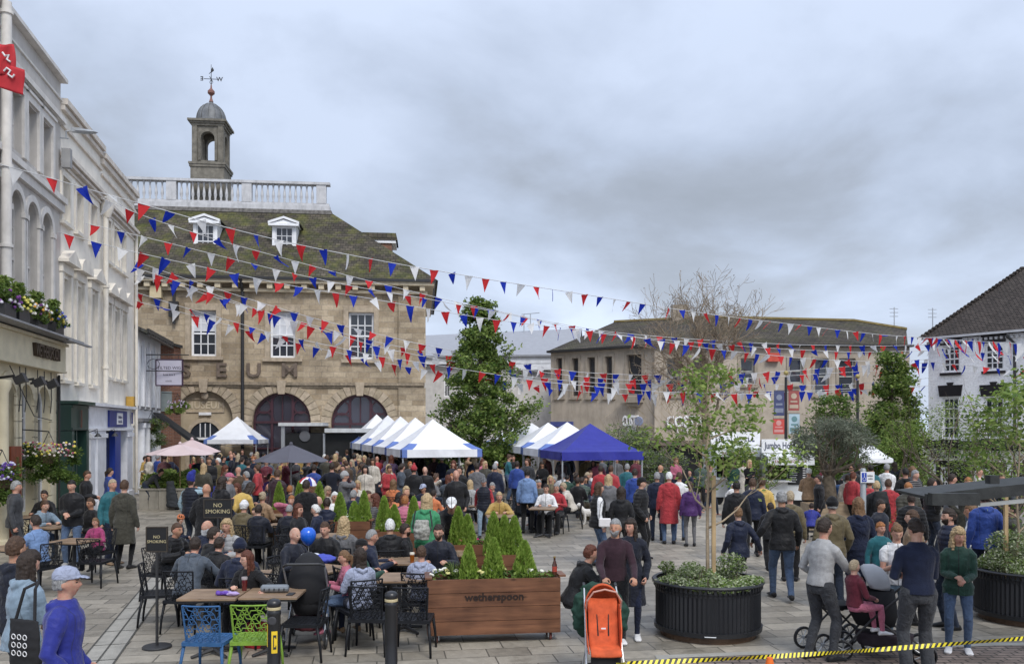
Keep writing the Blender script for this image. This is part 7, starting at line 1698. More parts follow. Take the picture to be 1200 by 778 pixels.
# px, ytop, pose, facing, top, colour, legs, colour, hair, colour, label, extras
def who(L_):
    for row in L_:
        person(*row[:11],**(row[11] if len(row)>11 else {}))
who([
# ---- left edge and shopfronts
(78,664,'pockets',75,'jacket','royal','trousers','dgrey','short','grey','person in bright blue waterproof and pale lilac peaked cap, seen from behind',dict(s=150,hat='cap',hatc='lilac',k=.99)),
(33,637,'phone',35,'jacket','ldenim','leggings','black','long','dark','person with long dark wavy hair in pale denim jacket with black tote bag',dict(s=128,fem=True,k=.97)),
(19,629,'pockets',20,'hoodie','dnavy','jeans','djean','short','brown','person with tousled brown hair in dark navy hoodie at the frame edge',dict(s=119,k=1.0)),
(19,563,'stand',70,'jacket','dgrey','trousers','dgrey','short','grey','grey haired person in grey tweed jacket standing by the cream arches',dict(h=1.76)),
(84,562,'fold',175,'jacket','black','jeans','denim','crop','black','person looking down in open black jacket with a neck chain and patterned jeans',dict(s=58,shoes='lgrey')),
(42,603,'sit',290,'shirt','sky','trousers','dgrey','short','dark','seated person in light blue shirt leaning toward the cream wall',{}),
(52,586,'sitlean',120,'jacket','ldenim','jeans','denim','short','brown','hunched seated person in faded denim jacket behind the light blue shirt',{}),
(52,574,'sit',180,'jacket','black','trousers','black','short','dark','seated dark haired person half hidden behind the denim jacket',{}),
(102,551,'fold',85,'jacket','black','trousers','black','crop','brown','person in black jacket in profile in front of the green shopfront',dict(h=1.75)),
(129,548,'stand',60,'jacket','blue','jeans','djean','pony','dark','person with dark tied hair in blue jacket by the blue shop door',dict(fem=True,h=1.68)),
(132,561,'stand',120,'jacket','teal','trousers','navy','crop','ash','person in teal blue jacket and tan boots facing the olive coat',dict(s=57,shoes='tan')),
(146,562,'stand',5,'coat','olive','leggings','black','short','brown','person in long olive raincoat and black leggings seen from behind',dict(s=59,fem=True)),
(106,583,'sitback',200,'jacket','black','jeans','djean','short','brown','seated person in black with a pink toy, behind the neck chain figure',dict(fem=True)),
(112,600,'sit',190,'hoodie','magenta','trousers','black','pony','lbrown','small seated child in pink beside the black lattice chairs',dict(k=.72,s=62,fem=True)),
(187,549,'bend',90,'sweater','dgrey','jeans','djean','short','dark','person in grey sweater and jeans bending over a folded pushchair',dict(s=34,shoes='brown')),
# ---- left crowd
(224,543,'drink',20,'gilet','dnavy','jeans','djean','short','dark','person in navy gilet with pale blue sleeves and a tall blue novelty hat',dict(s=52,gil='paleblue',hat='tallhat',hatc='royal',k=.98)),
(211,589,'fold',80,'coat','navy','leggings','navy','short','brown','child in navy coat wearing a red and gold crown hat',dict(k=.62,s=60,hat='crown',hatc='orange')),
(242,566,'pockets',5,'coat','black','trousers','black','bald','grey','bald person in long black coat standing behind the upper no smoking sign',dict(s=62)),
(260,558,'phone',30,'jacket','black','jeans','black','bob','dark','dark haired person in black photographing the crowd left of the pink cap',dict(fem=True,s=54)),
(269,553,'stand',80,'jacket','grey','trousers','navy','short','grey','person in grey jacket wearing a pink cap in profile',dict(hat='cap',hatc='pink',s=50)),
(291,562,'bend',40,'sweater','yellow','jeans','navy','long','dark','person in yellow jumper bending over a child',dict(s=52,fem=True)),
(298,563,'stand',200,'jacket','black','jeans','black','short','dark','small dark haired child beside the yellow jumper',dict(k=.66)),
(245,535,'fold',170,'jacket','black','jeans','royal','crop','brown','laughing person in black jacket holding a royal blue coat',dict(s=36)),
(262,534,'stand',100,'jacket','black','jeans','dgrey','short','black','person in black jacket with a white stripe by the lone gazebo',{}),
(270,528,'stand',110,'jacket','teal','trousers','dgrey','bald','grey','bald person in dark teal queuing at the lone gazebo',{}),
(279,533,'stand',30,'jacket','dnavy','jeans','black','bob','ash','ash blonde person with a white collar queuing at the lone gazebo',dict(fem=True)),
(291,539,'stand',15,'jacket','dnavy','jeans','djean','short','dark','person in dark navy seen from behind, right of the white collar figure',{}),
(306,547,'sitback',180,'jacket','black','jeans','black','short','brown','seated person wearing a bright blue sun hat in the left crowd',dict(hat='hat',hatc='sky')),
(286,585,'sit',10,'jacket','khaki','trousers','brown','short','white','seated person in khaki jacket and white beanie behind a pint of lager',dict(hat='beanie',hatc='white')),
(308,576,'sitback',20,'jacket','tan','trousers','brown','bun','ash','seated person in beige coat with a small fair bun',dict(fem=True)),
(316,566,'sit',250,'jacket','navy','trousers','navy','bald','grey','bald pink headed seated person beside the red white and blue flag',{}),
(303,591,'sit',5,'jacket','dnavy','trousers','black','short','dark','seated person in dark suit jacket with cropped dark hair seen from behind',dict(s=58)),
(320,560,'sitback',170,'jacket','black','jeans','black','bob','dark','seated person in black facing the camera among the far tables',dict(fem=True)),
(330,567,'sitlean',190,'sweater','brown','jeans','black','short','brown','child leaning on a far table waving a union flag',dict(k=.85)),
(242,609,'sit',70,'jacket','navy','trousers','navy','bald','grey','bald seated person in navy coat beneath the upper no smoking sign',{}),
(266,608,'sitdrink',185,'puffer','lgrey','jeans','black','curly','blonde','blonde seated person sipping a drink beneath the upper no smoking sign',dict(fem=True)),
(250,617,'sit',60,'jacket','black','jeans','black','short','dark','dark haired seated person bending forward between the bald man and the black hood',{}),
(206,612,'sitlean',110,'puffer','black','jeans','black','crop','brown','seated person in black quilted puffer jacket beside the lower no smoking sign',{}),
(228,629,'sitlean',5,'jacket','bluegrey','trousers','black','short','dark','seated person in slate grey hooded jacket seen from behind, nearest the sign stand',dict(s=83)),
(256,629,'sitlean',15,'jacket','black','trousers','black','short','dark','seated person in black hooded parka hunched beside the slate grey jacket',dict(s=80)),
(281,629,'sit',350,'jacket','navy','trousers','black','short','dark','seated person in navy beanie and purple navy jacket behind the glasses wearer',dict(hat='beanie',hatc='navy')),
(290,645,'sitreach',200,'hoodie','black','leggings','black','long','auburn','person with long auburn hair and glasses reaching across the front table',dict(s=91,fem=True,glasses=True,yaw=35)),
(359,562,'stand',10,'coat','black','trousers','black','short','dark','person in long black coat under the small union flag umbrella',dict(s=56)),
(389,542,'hips',5,'sweater','dnavy','trousers','black','short','dark','broad person in dark navy jumper with hands on hips, seen from behind',dict(s=40)),
(404,551,'drink',80,'coat','grey','trousers','black','short','grey','person in grey coat raising a hand to the mouth, wearing a pale knitted hat',dict(s=47,hat='beanie',hatc='lgrey',fem=True)),
(422,533,'stand',20,'hoodie','yellow','jeans','black','short','ash','person in bright yellow hoodie under the long row of gazebos',{}),
(428,545,'stand',180,'coat','cream','jeans','black','long','black','person with long black hair and pale scarf facing the camera, below the yellow hoodie',dict(fem=True)),
(437,537,'stand',190,'jacket','cream','jeans','black','bob','brown','person in pale cream jacket under the long row of gazebos',dict(fem=True)),
(402,544,'stand',200,'jacket','plum','jeans','black','short','dark','dark haired person in plum jacket between the dark jumper and the yellow hoodie',dict(s=36)),
(389,533,'stand',10,'jacket','magenta','jeans','black','short','dark','person in magenta coat at the left end of the long gazebo row',{}),
(331,537,'stand',60,'jacket','mustard','jeans','black','short','blonde','person in mustard coat carrying a red and white flag under the grey parasol',dict(fem=True)),
(368,544,'stand',10,'jacket','blue','jeans','djean','hood' if False else 'short','dark','person in bright blue jacket right of the grey parasol pole',{}),
(419,563,'sitback',160,'jacket','cream','jeans','black','bob','blonde','blonde seated person in cream beyond the far conifers',dict(fem=True)),
(384,570,'sit',130,'jacket','cream','jeans','black','curly','ash','curly ash blonde seated person in cream just beyond the far conifers',dict(fem=True)),
(414,574,'sit',20,'jacket','navy','trousers','black','short','grey','grey haired seated person in navy between the far conifers',{}),
(383,583,'sit',0,'jacket','navy','trousers','black','short','dark','dark haired seated person in navy between two conifers, seen from behind',{}),
(370,591,'sit',270,'jacket','navy','trousers','black','short','white','white haired seated person in navy turned left in profile',dict(s=58)),
(339,591,'sit',5,'jacket','dnavy','trousers','black','crop','grey','grey haired seated person in dark suit seen from behind, near the middle tables',dict(s=58)),
(350,590,'sitback',110,'jacket','black','jeans','black','long','auburn','auburn haired seated person in black, right of the grey haired suit',dict(fem=True)),
(381,611,'sit',190,'jacket','black','jeans','black','short','brown','seated person in black jacket facing the camera right of the blue balloon',{}),
(403,606,'sitback',10,'coat','grey','jeans','black','curly','blonde','blonde person in black and white checked coat seen from behind',dict(fem=True)),
(345,617,'sit',120,'jacket','dnavy','trousers','black','bald','grey','bald seated person in navy looking down beside the blue balloon',{}),
(457,608,'sit',350,'jacket','black','trousers','black','short','white','white haired seated person in black between the checked coat and the leather jacket',{}),
(475,613,'sitback',80,'jacket','black','jeans','black','short','dark','bearded seated person in black leather jacket in profile',dict(beard='dark',s=72)),
(514,614,'sit',185,'jacket','dnavy','jeans','black','short','dark','bearded seated person with spectacles facing the camera behind the lilac hoodie',dict(beard='brown',glasses=True)),
(435,620,'sit',75,'jacket','navy','trousers','black','crop','grey','grey haired seated person in navy coat in profile behind the flat dark cap',dict(s=78)),
(423,630,'sit',60,'jacket','dgreen','trousers','black','crop','dark','seated person in dark cap and bottle green jacket',dict(hat='cap',hatc='black',s=83)),
(422,642,'sitback',330,'hoodie','lilac','jeans','navy','bob','dark','dark haired seated person in lilac grey hoodie and jeans, nearest the pram',dict(s=90,fem=True,shoes='tan')),
(404,655,'sit',250,'shirt','pink','jeans','denim','pony','lbrown','small child in pink patterned top beside the black pram',dict(k=.80,s=88,fem=True,shoes='pink')),
(494,639,'sitback',10,'hoodie','lilac','jeans','denim','short','brown','child in pale lilac hoodie seen from behind at the table by the lettered planter',dict(s=86)),
(500,578,'phone',10,'jacket','green','jeans','black','long','blonde','blonde person in bright green jacket wearing a small grey patterned backpack',dict(s=70,fem=True)),
(508,574,'sit',30,'hoodie','orange','jeans','black','short','dark','seated person in orange hood just right of the green jacket',dict(s=46)),
(529,580,'bend',175,'jacket','black','trousers','black','short','dark','person in black bending forward wearing a white baseball cap',dict(hat='cap',hatc='white',s=66)),
(467,577,'sitlean',60,'jacket','orange','jeans','black','bob','black','dark haired person in orange jacket leaning over a table behind the conifers',dict(fem=True)),
(461,562,'sitback',10,'hoodie','orange','jeans','black','curly','lbrown','curly haired person in pale orange hoodie, farther back than the orange jacket',dict(fem=True)),
(485,544,'stand',10,'jacket','black','trousers','black','short','dark','person in black wearing a red and white knitted hat before the nearest white gazebo',dict(s=42,hat='bobble',hatc='red')),
(498,546,'stand',185,'jacket','black','trousers','black','bald','grey','balding person in black facing the camera by the gazebo pole',{}),
(496,566,'sit',200,'jacket','navy','jeans','black','short','dark','seated person in blue and white cap before the nearest white gazebo',dict(hat='cap',hatc='lilac')),
(534.5,550,'pockets',180,'jacket','black','trousers','dgrey','bald','grey','bald person in zipped black jacket walking toward the camera behind the white cap',dict(s=50,h=1.8)),
(567,562,'walk',185,'gilet','dnavy','jeans','ldenim','short','brown','person in red jumper and navy gilet walking toward the camera holding a cup',dict(s=46,gil='red',hat='cap',hatc='grey',k=.88)),
(585,576,'sitlean',175,'jacket','mustard','leggings','mustard','short','blonde','seated person in mustard yellow coat eating in front of the gazebos',dict(fem=True)),
(559,542,'stand',5,'hoodie','grey','jeans','djean','short','dark','person in mid grey hoodie seen from behind between the gazebo rows',dict(s=40)),
(580,543,'stand',10,'jacket','navy','jeans','black','short','grey','grey haired person in navy jacket seen from behind between the gazebo rows',{}),
(577,565,'sit',200,'jacket','dgrey','jeans','black','short','grey','grey haired seated person behind the mustard coat',{}),
(551,562,'sitback',30,'jacket','lgrey','jeans','black','long','blonde','seated person with long fair hair in pale grey, behind the red jumper',dict(fem=True)),
(606,540,'stand',15,'jacket','blue','jeans','djean','short','dark','person in blue jacket beneath the white gazebos behind the royal blue one',{}),
(618,549,'stand',15,'jacket','sky','jeans','black','short','black','person in vivid sky blue jacket beside the pole of the royal blue gazebo',dict(s=44)),
(613,565,'sit',60,'jacket','dgrey','trousers','navy','short','brown','seated person in dark grey jacket with crossed legs, back to the tan coat',{}),
(625,565,'sitlean',80,'coat','camel','trousers','navy','short','blonde','seated person in camel coat and navy trousers at the folding table',dict(fem=True,shoes='brown')),
(640,567,'sit',190,'shirt','white','trousers','black','short','dark','seated person in white shirt behind the folding table',{}),
(652,566,'sit',200,'sweater','red','trousers','black','short','grey','grey haired seated person in red behind the pale pink coat',{}),
(661,565,'sitlean',275,'jacket','cream','trousers','black','short','ash','seated person in pale pink patterned jacket beside the white dog',dict(fem=True)),
(677,559,'sitback',30,'jacket','black','trousers','khaki','short','dark','seated person in black jacket and khaki trousers beneath the royal blue gazebo',{}),
(645,557,'sitback',180,'jacket','khaki','jeans','black','long','blonde','blonde seated person in khaki beneath the royal blue gazebo',dict(fem=True)),
(702,565,'stand',80,'gilet','black','jeans','denim','long','brown','person in black gilet with white sleeves and a white handbag',dict(s=58,fem=True,gil='white')),
(728,570,'pockets',10,'jacket','black','trousers','black','bob','dark','dark haired person in black jacket with hands in pockets seen from behind',dict(s=58,fem=True)),
(752,558,'pockets',110,'puffer','black','trousers','black','short','dark','person in black quilted puffer and dark cap left of the red coat',dict(s=55,hat='cap',hatc='black')),
(713,556,'stand',10,'jacket','grey','jeans','black','bob','blonde','blonde person in sage grey coat behind the black gilet',dict(s=48,fem=True)),
(704,545,'stand',10,'sweater','red','jeans','black','short','dark','person in red jumper beneath the far side of the royal blue gazebo',{}),
(716,545,'stand',15,'jacket','red','jeans','black','short','brown','person in red jacket to the right of the red jumper under the blue gazebo',{}),
(735,543,'stand',15,'jacket','teal','jeans','black','short','grey','person in dark teal beneath the right end of the royal blue gazebo',{}),
(744,549,'stand',15,'jacket','blue','jeans','black','short','dark','person in bright blue beneath the right pole of the royal blue gazebo',{}),
(770,553,'stand',10,'jacket','navy','jeans','djean','short','grey','grey haired person in navy just left of the red coat',dict(s=47)),
(784,550,'stand',8,'coat','red','jeans','denim','short','white','white haired person in long red coat and jeans seen from behind',dict(s=48.5,k=1.0)),
(796,553,'stand',15,'shirt','white','jeans','denim','short','brown','person in white shirt and jeans partly behind the red coat',dict(s=47)),
(809,565,'stand',5,'jacket','purple','leggings','grey','hood' if False else 'short','brown','person in purple hooded jacket and grey leggings seen from behind',dict(s=49.5,k=.88,fem=True)),
(865,597,'walkout',352,'jacket','navy','leggings','black','short','lbrown','fair haired person in navy blue anorak holding hands with a taller figure',dict(s=72,k=.88,fem=True)),
(916,574,'walkoutL',5,'jacket','black','jeans','denim','short','grey','grey haired person in grey and black anorak and jeans walking away',dict(s=72,k=1.03)),
(903,576,'walk',10,'jacket','black','trousers','black','short','dark','dark haired child walking ahead of the grey and black anorak',dict(s=60,k=.78)),
(926,574,'stand',20,'jacket','khaki','jeans','black','short','ash','person in khaki half hidden behind the grey and black anorak',dict(s=64,k=.95)),
(863,563,'stand',10,'jacket','black','jeans','black','short','black','dark haired person in black behind the sapling, queuing for the vans',{}),
(882,560,'stand',15,'jacket','navy','jeans','black','short','brown','person in navy queuing at the burger van behind the sapling',{}),
(893,559,'stand',15,'jacket','yellow','jeans','black','short','brown','person in yellow jacket queuing at the food vans',{}),
(959,556,'stand',280,'jacket','black','jeans','black','short','dark','dark haired person in black sweater by the olive tree',dict(s=46)),
(951,575,'sitlean',20,'jacket','royal','jeans','black','short','dark','child in royal blue coat leaning on the pale timber planter',dict(k=.72,s=47,chair=False)),
(975,582,'pockets',5,'jacket','khaki','jeans','djean','short','grey','person in brown olive wax jacket and black beret seen from behind',dict(s=76,hat='beanie',hatc='black',k=1.0)),
(993,556,'stand',20,'jacket','cream','jeans','black','short','brown','person in cream jacket behind the blue wheelie bin',dict(s=42)),
(1000,553,'stand',60,'jacket','red','jeans','black','short','auburn','person in scarlet coat behind the disabled parking sign',dict(s=44)),
(1019,560,'stand',40,'jacket','red','jeans','black','short','brown','person in red coat partly behind the black backpack',dict(s=50)),
(1027,563,'stand',10,'jacket','black','jeans','red','short','blonde','fair haired person in black with a black backpack by the sign post',dict(s=54)),
(1041,561,'stand',20,'coat','red','jeans','red','short','brown','person in long bright red coat right of the black backpack',dict(s=52)),
(1006,583,'stand',355,'coat','navy','leggings','navy','bob','lbrown','light brown haired person in long navy coat beside the grey sign post',dict(s=74,fem=True)),
(1032,582,'stand',150,'jacket','dnavy','jeans','djean','short','dark','dark haired boy in navy hooded jacket looking down',dict(s=66,k=.88)),
(1032,603,'stand',170,'sweater','teal','jeans','djean','short','ginger','ginger haired boy in teal varsity jacket with a white letter',dict(s=78,k=.80)),
(1051,613,'phone',190,'tshirt','white','jeans','ldenim','bun','lbrown','person in white t shirt looking down into the grey hooded pushchair',dict(s=93,fem=True,k=.92)),
(1068,578,'stand',20,'puffer','black','jeans','black','bobble' if False else 'short','dark','person in black padded coat with a fur trimmed hood near the canopy end',dict(s=63)),
(1069,597,'stand',300,'jacket','tan','jeans','black','short','brown','brown haired person with a furry hood behind the navy sweater',dict(s=82,fem=True)),
(1092,568,'stand',300,'jacket','maroon','jeans','black','short','dark','person in maroon jacket above the end of the dark canopy',dict(s=52)),
(1116,555,'stand',100,'jacket','grey','jeans','black','short','dark','dark haired person in grey jacket above the dark canopy, near the pub door',dict(s=50)),
(1112,594,'stand',275,'puffer','navy','jeans','djean','short','dark','bearded smiling person in navy quilted puffer under the dark canopy',dict(s=84,beard='dark',k=.97)),
(1154,580,'stand',5,'jacket','blue','jeans','navy','short','dark','person in cobalt blue jacket whose head is hidden by the dark canopy',dict(s=72,k=1.03)),
(1186,588,'stand',300,'jacket','olive','jeans','black','short','dark','person in olive jacket under the dark canopy at the frame edge',dict(s=74)),
(1139,588,'sit',300,'hoodie','white','jeans','black','short','lbrown','person in white hoodie beneath the dark canopy beside the cobalt jacket',dict(s=68,chair=False)),
(1123,619,'fold',205,'jacket','dgreen','jeans','denim','curly','blonde','blonde person in dark green parka, jeans and white trainers holding a lead',dict(s=94,k=.90,fem=True,shoes='white',yaw=-25)),
(1074,605,'phone',5,'sweater','navy','trousers','dgrey','short','dark','person in navy jumper with shirt collar seen from behind at the pushchair',dict(s=104,k=1.03,yaw=-15)),
(966,609,'reach',65,'sweater','lgrey','jeans','dgrey','short','dark','person in pale grey knitted jumper and dark grey jeans holding the pushchair',dict(s=97,k=.99)),
(996,647,'sitback',75,'sweater','maroon','leggings','pink','short','ash','fair haired toddler in maroon jumper sitting up in a pushchair',dict(s=100,k=.66,chair=False,shoes='white',loc=((1000-600)/99,10.05,.36))),
(721,612,'push',178,'sweater','plum','trousers','black','crop','grey','grey bearded person in plum jumper pushing the orange pushchair',dict(s=92,beard='grey',yaw=25,shoes='white',k=.96)),
(739,611,'pockets',190,'coat','dnavy','leggings','navy','long','dark','person with long dark hair in long navy padded coat beside the plum jumper',dict(s=88,fem=True,yaw=30,shoes='white',k=.92)),
(690,638,'sitlean',80,'jacket','black','trousers','black','short','auburn','crouching person in black beside the bottle end of the lettered planter',dict(s=88,fem=True,chair=False)),
])
# ---- filler crowd: people too far off to single out in the list above
GAR=[('jacket','jacket'),('coat','coat'),('hoodie','hoodie'),('puffer','padded jacket'),('sweater','jumper')]
CNAMES=[('black','black'),('navy','navy'),('dnavy','dark navy'),('dgrey','charcoal'),('black','black'),('dnavy','dark navy'),('bluegrey','slate'),('dgrey','charcoal'),('olive','olive'),('black','black'),('black','black'),('navy','navy'),('dnavy','dark navy'),('dgrey','charcoal'),('grey','grey'),('olive','olive'),('brown','brown'),('blue','blue'),('maroon','maroon'),('red','red'),('cream','cream'),('tan','tan'),('plum','plum'),('teal','dark teal'),('purple','purple'),('khaki','khaki'),('white','white'),('dgreen','bottle green'),('bluegrey','slate'),('mustard','mustard'),('pink','pink')]
HN=[('short','dark','short dark hair'),('short','brown','short brown hair'),('short','grey','short grey hair'),('bob','blonde','a blonde bob'),('long','dark','long dark hair'),('long','lbrown','long light brown hair'),('curly','auburn','curly auburn hair'),('bald','grey','a bald head'),('bun','brown','a brown bun'),('pony','dark','a dark ponytail'),('short','white','short white hair'),('crop','black','cropped black hair'),('bob','ash','an ash blonde bob'),('short','ginger','short ginger hair')]
rc=random.Random(99)
def crowd(n,px0,px1,s0,s1,where,poses,grp):
    made=0; tries=0
    while made<n and tries<n*30:
        tries+=1; s=rc.uniform(s0,s1); px=rc.uniform(px0,px1); x,y=at(px,s)
        if any((x-a)**2+(y-b)**2<.2 for a,b in OCC): continue
        g,gn=rc.choice(GAR); c,cn=rc.choice(CNAMES); hk,hc,hn=rc.choice(HN); ps,pn=rc.choice(poses); stripe=g in('sweater','hoodie') and rc.random()<.35; lb='person in %s %s with %s, %s %s'%(cn+(' striped' if stripe else ''),gn,hn,pn,where)
        if lb in LABELS or len(lb.split())>16: continue
        k=rc.uniform(.93,1.03)*(.6+.25*rc.random() if rc.random()<.07 else 1)
        f=rc.choice([0,10,180,190,90,270,30,330,150,210]); fem=hk in('bob','long','curly','bun','pony')
        person(px,0,ps,f,g,c,rc.choice(['jeans','trousers','leggings']),rc.choice(['black','djean','denim','dgrey','navy','black']),hk,hc,lb,k=k,loc=(x,y,gz(x,y)),fem=fem,group=grp,stripe=stripe,yaw=rc.choice([-45,0,0,45])); made+=1
ST=[('cross','arms folded'),('point','pointing'),('walk','walking'),('stand','standing'),('pockets','standing'),('fold','standing'),('phone','looking down'),('drink','drinking'),('hips','standing')]
SI=[('sit','seated'),('sitback','seated'),('sitlean','leaning'),('sitdrink','drinking')]
crowd(26,238,330,24.5,33,'near the lone gazebo',ST,'crowd by the museum'); crowd(9,165,238,28.5,31.5,'near the pink parasols',ST,'crowd by the museum')
crowd(20,296,400,26,35,'around the grey parasol',ST,'crowd by the museum')
crowd(36,392,560,24,34,'under the long gazebo row',ST,'crowd under the gazebos'); crowd(22,392,560,34,42,'before the long gazebo row',ST[3:6]+SI,'crowd at the far tables')
crowd(16,565,645,25,35,'under the shorter gazebo row',ST,'crowd under the gazebos'); crowd(18,645,760,25,33,'under the royal blue gazebo',ST,'crowd under the gazebos')
crowd(10,630,700,34,41,'just inside the blue gazebo',SI,'crowd at the far tables')
crowd(16,310,480,43,54,'among the conifers',SI,'crowd at the terrace tables')
crowd(12,765,900,27,38,'near the burger van',ST,'queue at the food vans'); crowd(12,940,1085,33,45,'near the olive tree',ST,'crowd by the pub'); crowd(10,1060,1195,44,58,'near the pub front',ST,'crowd by the pub')
crowd(12,225,330,36,47,'in the left crowd',ST[3:6]+SI,'crowd by the museum')
print('people',len(OCC))
for o in list(bpy.data.objects):
    if o.get('category')=='person' and len(o['label'].split())>16: print('LONG',o['label'])
    if 'varsity' in str(o.get('label','')): text_on('chest_letter','P',.17,WHITE,o,(-.07,.185,1.30),rz=math.pi,depth=.01,bold=True)

# =============== CHAIRS / TABLES ===============
PLA=objcol('chair_plastic',.45,.05,30,0)
def lattice_mesh():
    rr=random.Random(12); mb=MB(); W_,H_=.42,.40; nx,ny=8,8; P={}
    for j in range(ny+1):
        for i in range(nx+1):
            x=-W_/2+W_*(i+(.5 if j%2 else 0)*.8)/nx; x=max(-W_/2,min(W_/2,x)); z=H_*j/ny
            if 0<i<nx and 0<j<ny: x+=rr.uniform(-.008,.008); z+=rr.uniform(-.008,.008)
            P[i,j]=(x,z)
    def p3(q): x,z=q; return Vector((x*(1-.10*(1-z/H_)), -.235-.06*z/H_+.10*(abs(x)/.21)**2*.35, .455+z))
    def bar(a,b,w=.0055): mb.tube([p3(a),p3(b)],w,4)
    for j in range(ny):
        for i in range(nx+1):
            if (i+j)%2==0 or rr.random()<.35: bar(P[i,j],P[i,j+1])
            if i<nx and (i+j)%3!=1: bar(P[i,j],P[i+1,j])
            k=i+1 if j%2 else i-1
            if 0<=k<=nx and (i+j)%3!=2: bar(P[i,j],P[k,j+1])
    for k in range(10):
        a=(-W_/2+W_*k/10,H_); b=(-W_/2+W_*(k+1)/10,H_); bar(a,b,.011)
    for s_ in (-1,1):
        for k in range(6): bar((s_*W_/2,H_*k/6),(s_*W_/2,H_*(k+1)/6),.012)
    return mb.mesh('backrest',[PLA])
LAT=lattice_mesh()
mb=MB(); 
for k in range(9): mb.box(-.21+k*.0475,-.185+k*.0475,-.22,.2,.435,.447)
for k in range(9): mb.box(-.21,.21,-.22+k*.049,-.196+k*.049,.430,.444)
mb.box(-.225,.225,.19,.225,.41,.45); mb.box(-.225,.225,-.245,-.21,.41,.45); mb.box(-.235,-.205,-.21,.19,.41,.45); mb.box(.205,.235,-.21,.19,.41,.45)
SEAT=mb.mesh('seat',[PLA]); LEGS=[]
for sx in (-1,1):
    for sy in (-1,1):
        mb=MB(); mb.tube([(sx*.21,sy*.205,.43),(sx*.235,sy*.25,.2),(sx*.245,sy*.27,.0)],[.021,.017,.014],8); LEGS.append(mb.mesh('leg',[PLA],True))
CHC=dict(black=(.014,.015,.018),blue=(.04,.115,.26),green=(.20,.34,.05))
def chair(x,y,z,f,label,col='black',group='lattice backed terrace chairs',sc=1,back=.0):
    a=-R(f); t=empty('chair',(x-math.sin(-a)*back*1,y-math.cos(a)*back,z),a,label,'chair',group); t.scale=(sc,)*3
    for nme,me in [('seat',SEAT),('backrest',LAT)]+[('leg',m) for m in LEGS]: link(nme,me,t,None,CHC[col])
    return t
import re
def short(l,n):
    w=l.split(); return ' '.join(w[:n])
for i,(x,y,z,f,k,s,lab) in enumerate(SITS):
    if s<40: continue
    w=lab.split(); L_='black lattice chair under the '+lab.replace('person ','figure ',1)
    if len(L_.split())>16: L_=' '.join(L_.split()[:16])
    while L_.split()[-1] in('the','a','of','in','with','and','on','beside','behind','under','by','from','to','at','near','between','just','its','his','wearing','toward','seen','white','black','dark','navy','pale'): L_=' '.join(L_.split()[:-1])
    if L_ in LABELS: continue
    p=Vector((x,y)); chair(x,y,0 if z<.4 else z,f,L_)
chair(*at(247,104.5),0,4,'bright blue lattice chair at the front table','blue',group=None)
chair(*at(300,104),0,357,'lime green lattice chair behind the plated bollard','green',group=None)
chair(*at(357,96),0,272,'empty black lattice chair standing sideways before the black pram')
chair(*at(434,93.5),0,4,'black lattice chair with its back to the camera behind the plain bollard')
chair(*at(485,94),0,2,'black lattice chair tucked against the left end of the lettered planter')
chair(*at(188,82),0,75,'black lattice chair beside the lower no smoking sign')
chair(*at(113,66),0,5,'black lattice chair by the legs of the neck chain figure')
chair(*at(331,66),0,180,'black lattice chair standing empty between the middle tables')
TOP=wood('table_top_wood',(.20,.13,.08),(.33,.23,.15),0,.5); TABS=[]
def table(x,y,label,w=.68,d=.68,rz=0,group='square brown topped terrace tables'):
    t=empty('table',(x,y,0),rz,label,'table',group); mb=MB(); n=4
    for k in range(n): mb.box(-w/2,w/2,-d/2+d*k/n+.003,-d/2+d*(k+1)/n-.003,.725,.75)
    mb.build('table_top',TOP,t); mb=MB(); mb.box(-w/2+.02,w/2-.02,-d/2+.02,d/2-.02,.70,.724); mb.build('under_frame',BLK,t)
    mb=MB(); mb.tube([(0,0,.04),(0,0,.70)],.035,10); mb.build('pedestal',BLK,t)
    mb=MB(); 
    for a in range(4): mb.tube([(0,0,.07),(.30*math.cos(a*1.571+.78),.30*math.sin(a*1.571+.78),.02)],[.03,.018],6)
    mb.build('foot',BLK,t); TABS.append((x,y)); return t
table(-3.68,10.55,'brown topped table with purple wrapping in front of the blue chair',.70,.66,R(2)); table(-2.96,10.62,'brown topped table with a pewter case behind the lime green chair',.70,.66,R(2))
table(-1.48,11.75,'brown topped table at the left end of the lettered planter',.66,.7,0)
table(-1.75,13.2,'brown topped table carrying a pint of bitter',.68,.7,0)
seq=0
for (x,y,z,f,k,s,lab) in SITS:
    if s<43: continue
    a=-R(f); tx=x-math.sin(a)*.66; ty=y+math.cos(a)*.66
    if any((tx-p)**2+(ty-q)**2<.75 for p,q in TABS): continue
    if any((tx-p)**2+(ty-q)**2<.16 for p,q in OCC): continue
    if tx>-.4 and s>60: continue
    L_=' '.join(('brown topped table in front of the '+lab).split()[:16])
    while L_.split()[-1] in('the','a','of','in','with','and','on','beside','behind','under','by','from','to','at','near','between','just','wearing','toward','seen','white','black','dark','navy','pale'): L_=' '.join(L_.split()[:-1])
    if L_ in LABELS: continue
    table(tx,ty,L_,.66,.66,a)
def glassware(x,y,z,label,col,foam=True,h=.15,name='pint_glass'):
    t=empty(name,(x,y,z),0,label,'glass'); mb=MB(); mb.lathe([(.028,0),(.030,.01),(.036,h*.8),(.036,h)],(0,0,0),16); mb.build('glass_body',M('beer_%d'%int(sum(col)*100),col,.1,sp=.8),t)
    mb=MB(); mb.lathe([(.0365,h*.82),(.038,h*.9),(.037,h+.003),(.0,h+.004)],(0,0,0),16,False)
    mb.build('beer_foam' if foam else 'glass_rim',M('foam',(.75,.70,.58),.8) if foam else M('rim_glass',(.4,.36,.36),.1),t)
glassware(*( -1.52,12.98,.75),'pint of amber bitter on the table before the lilac hoodie child',(.25,.07,.01))
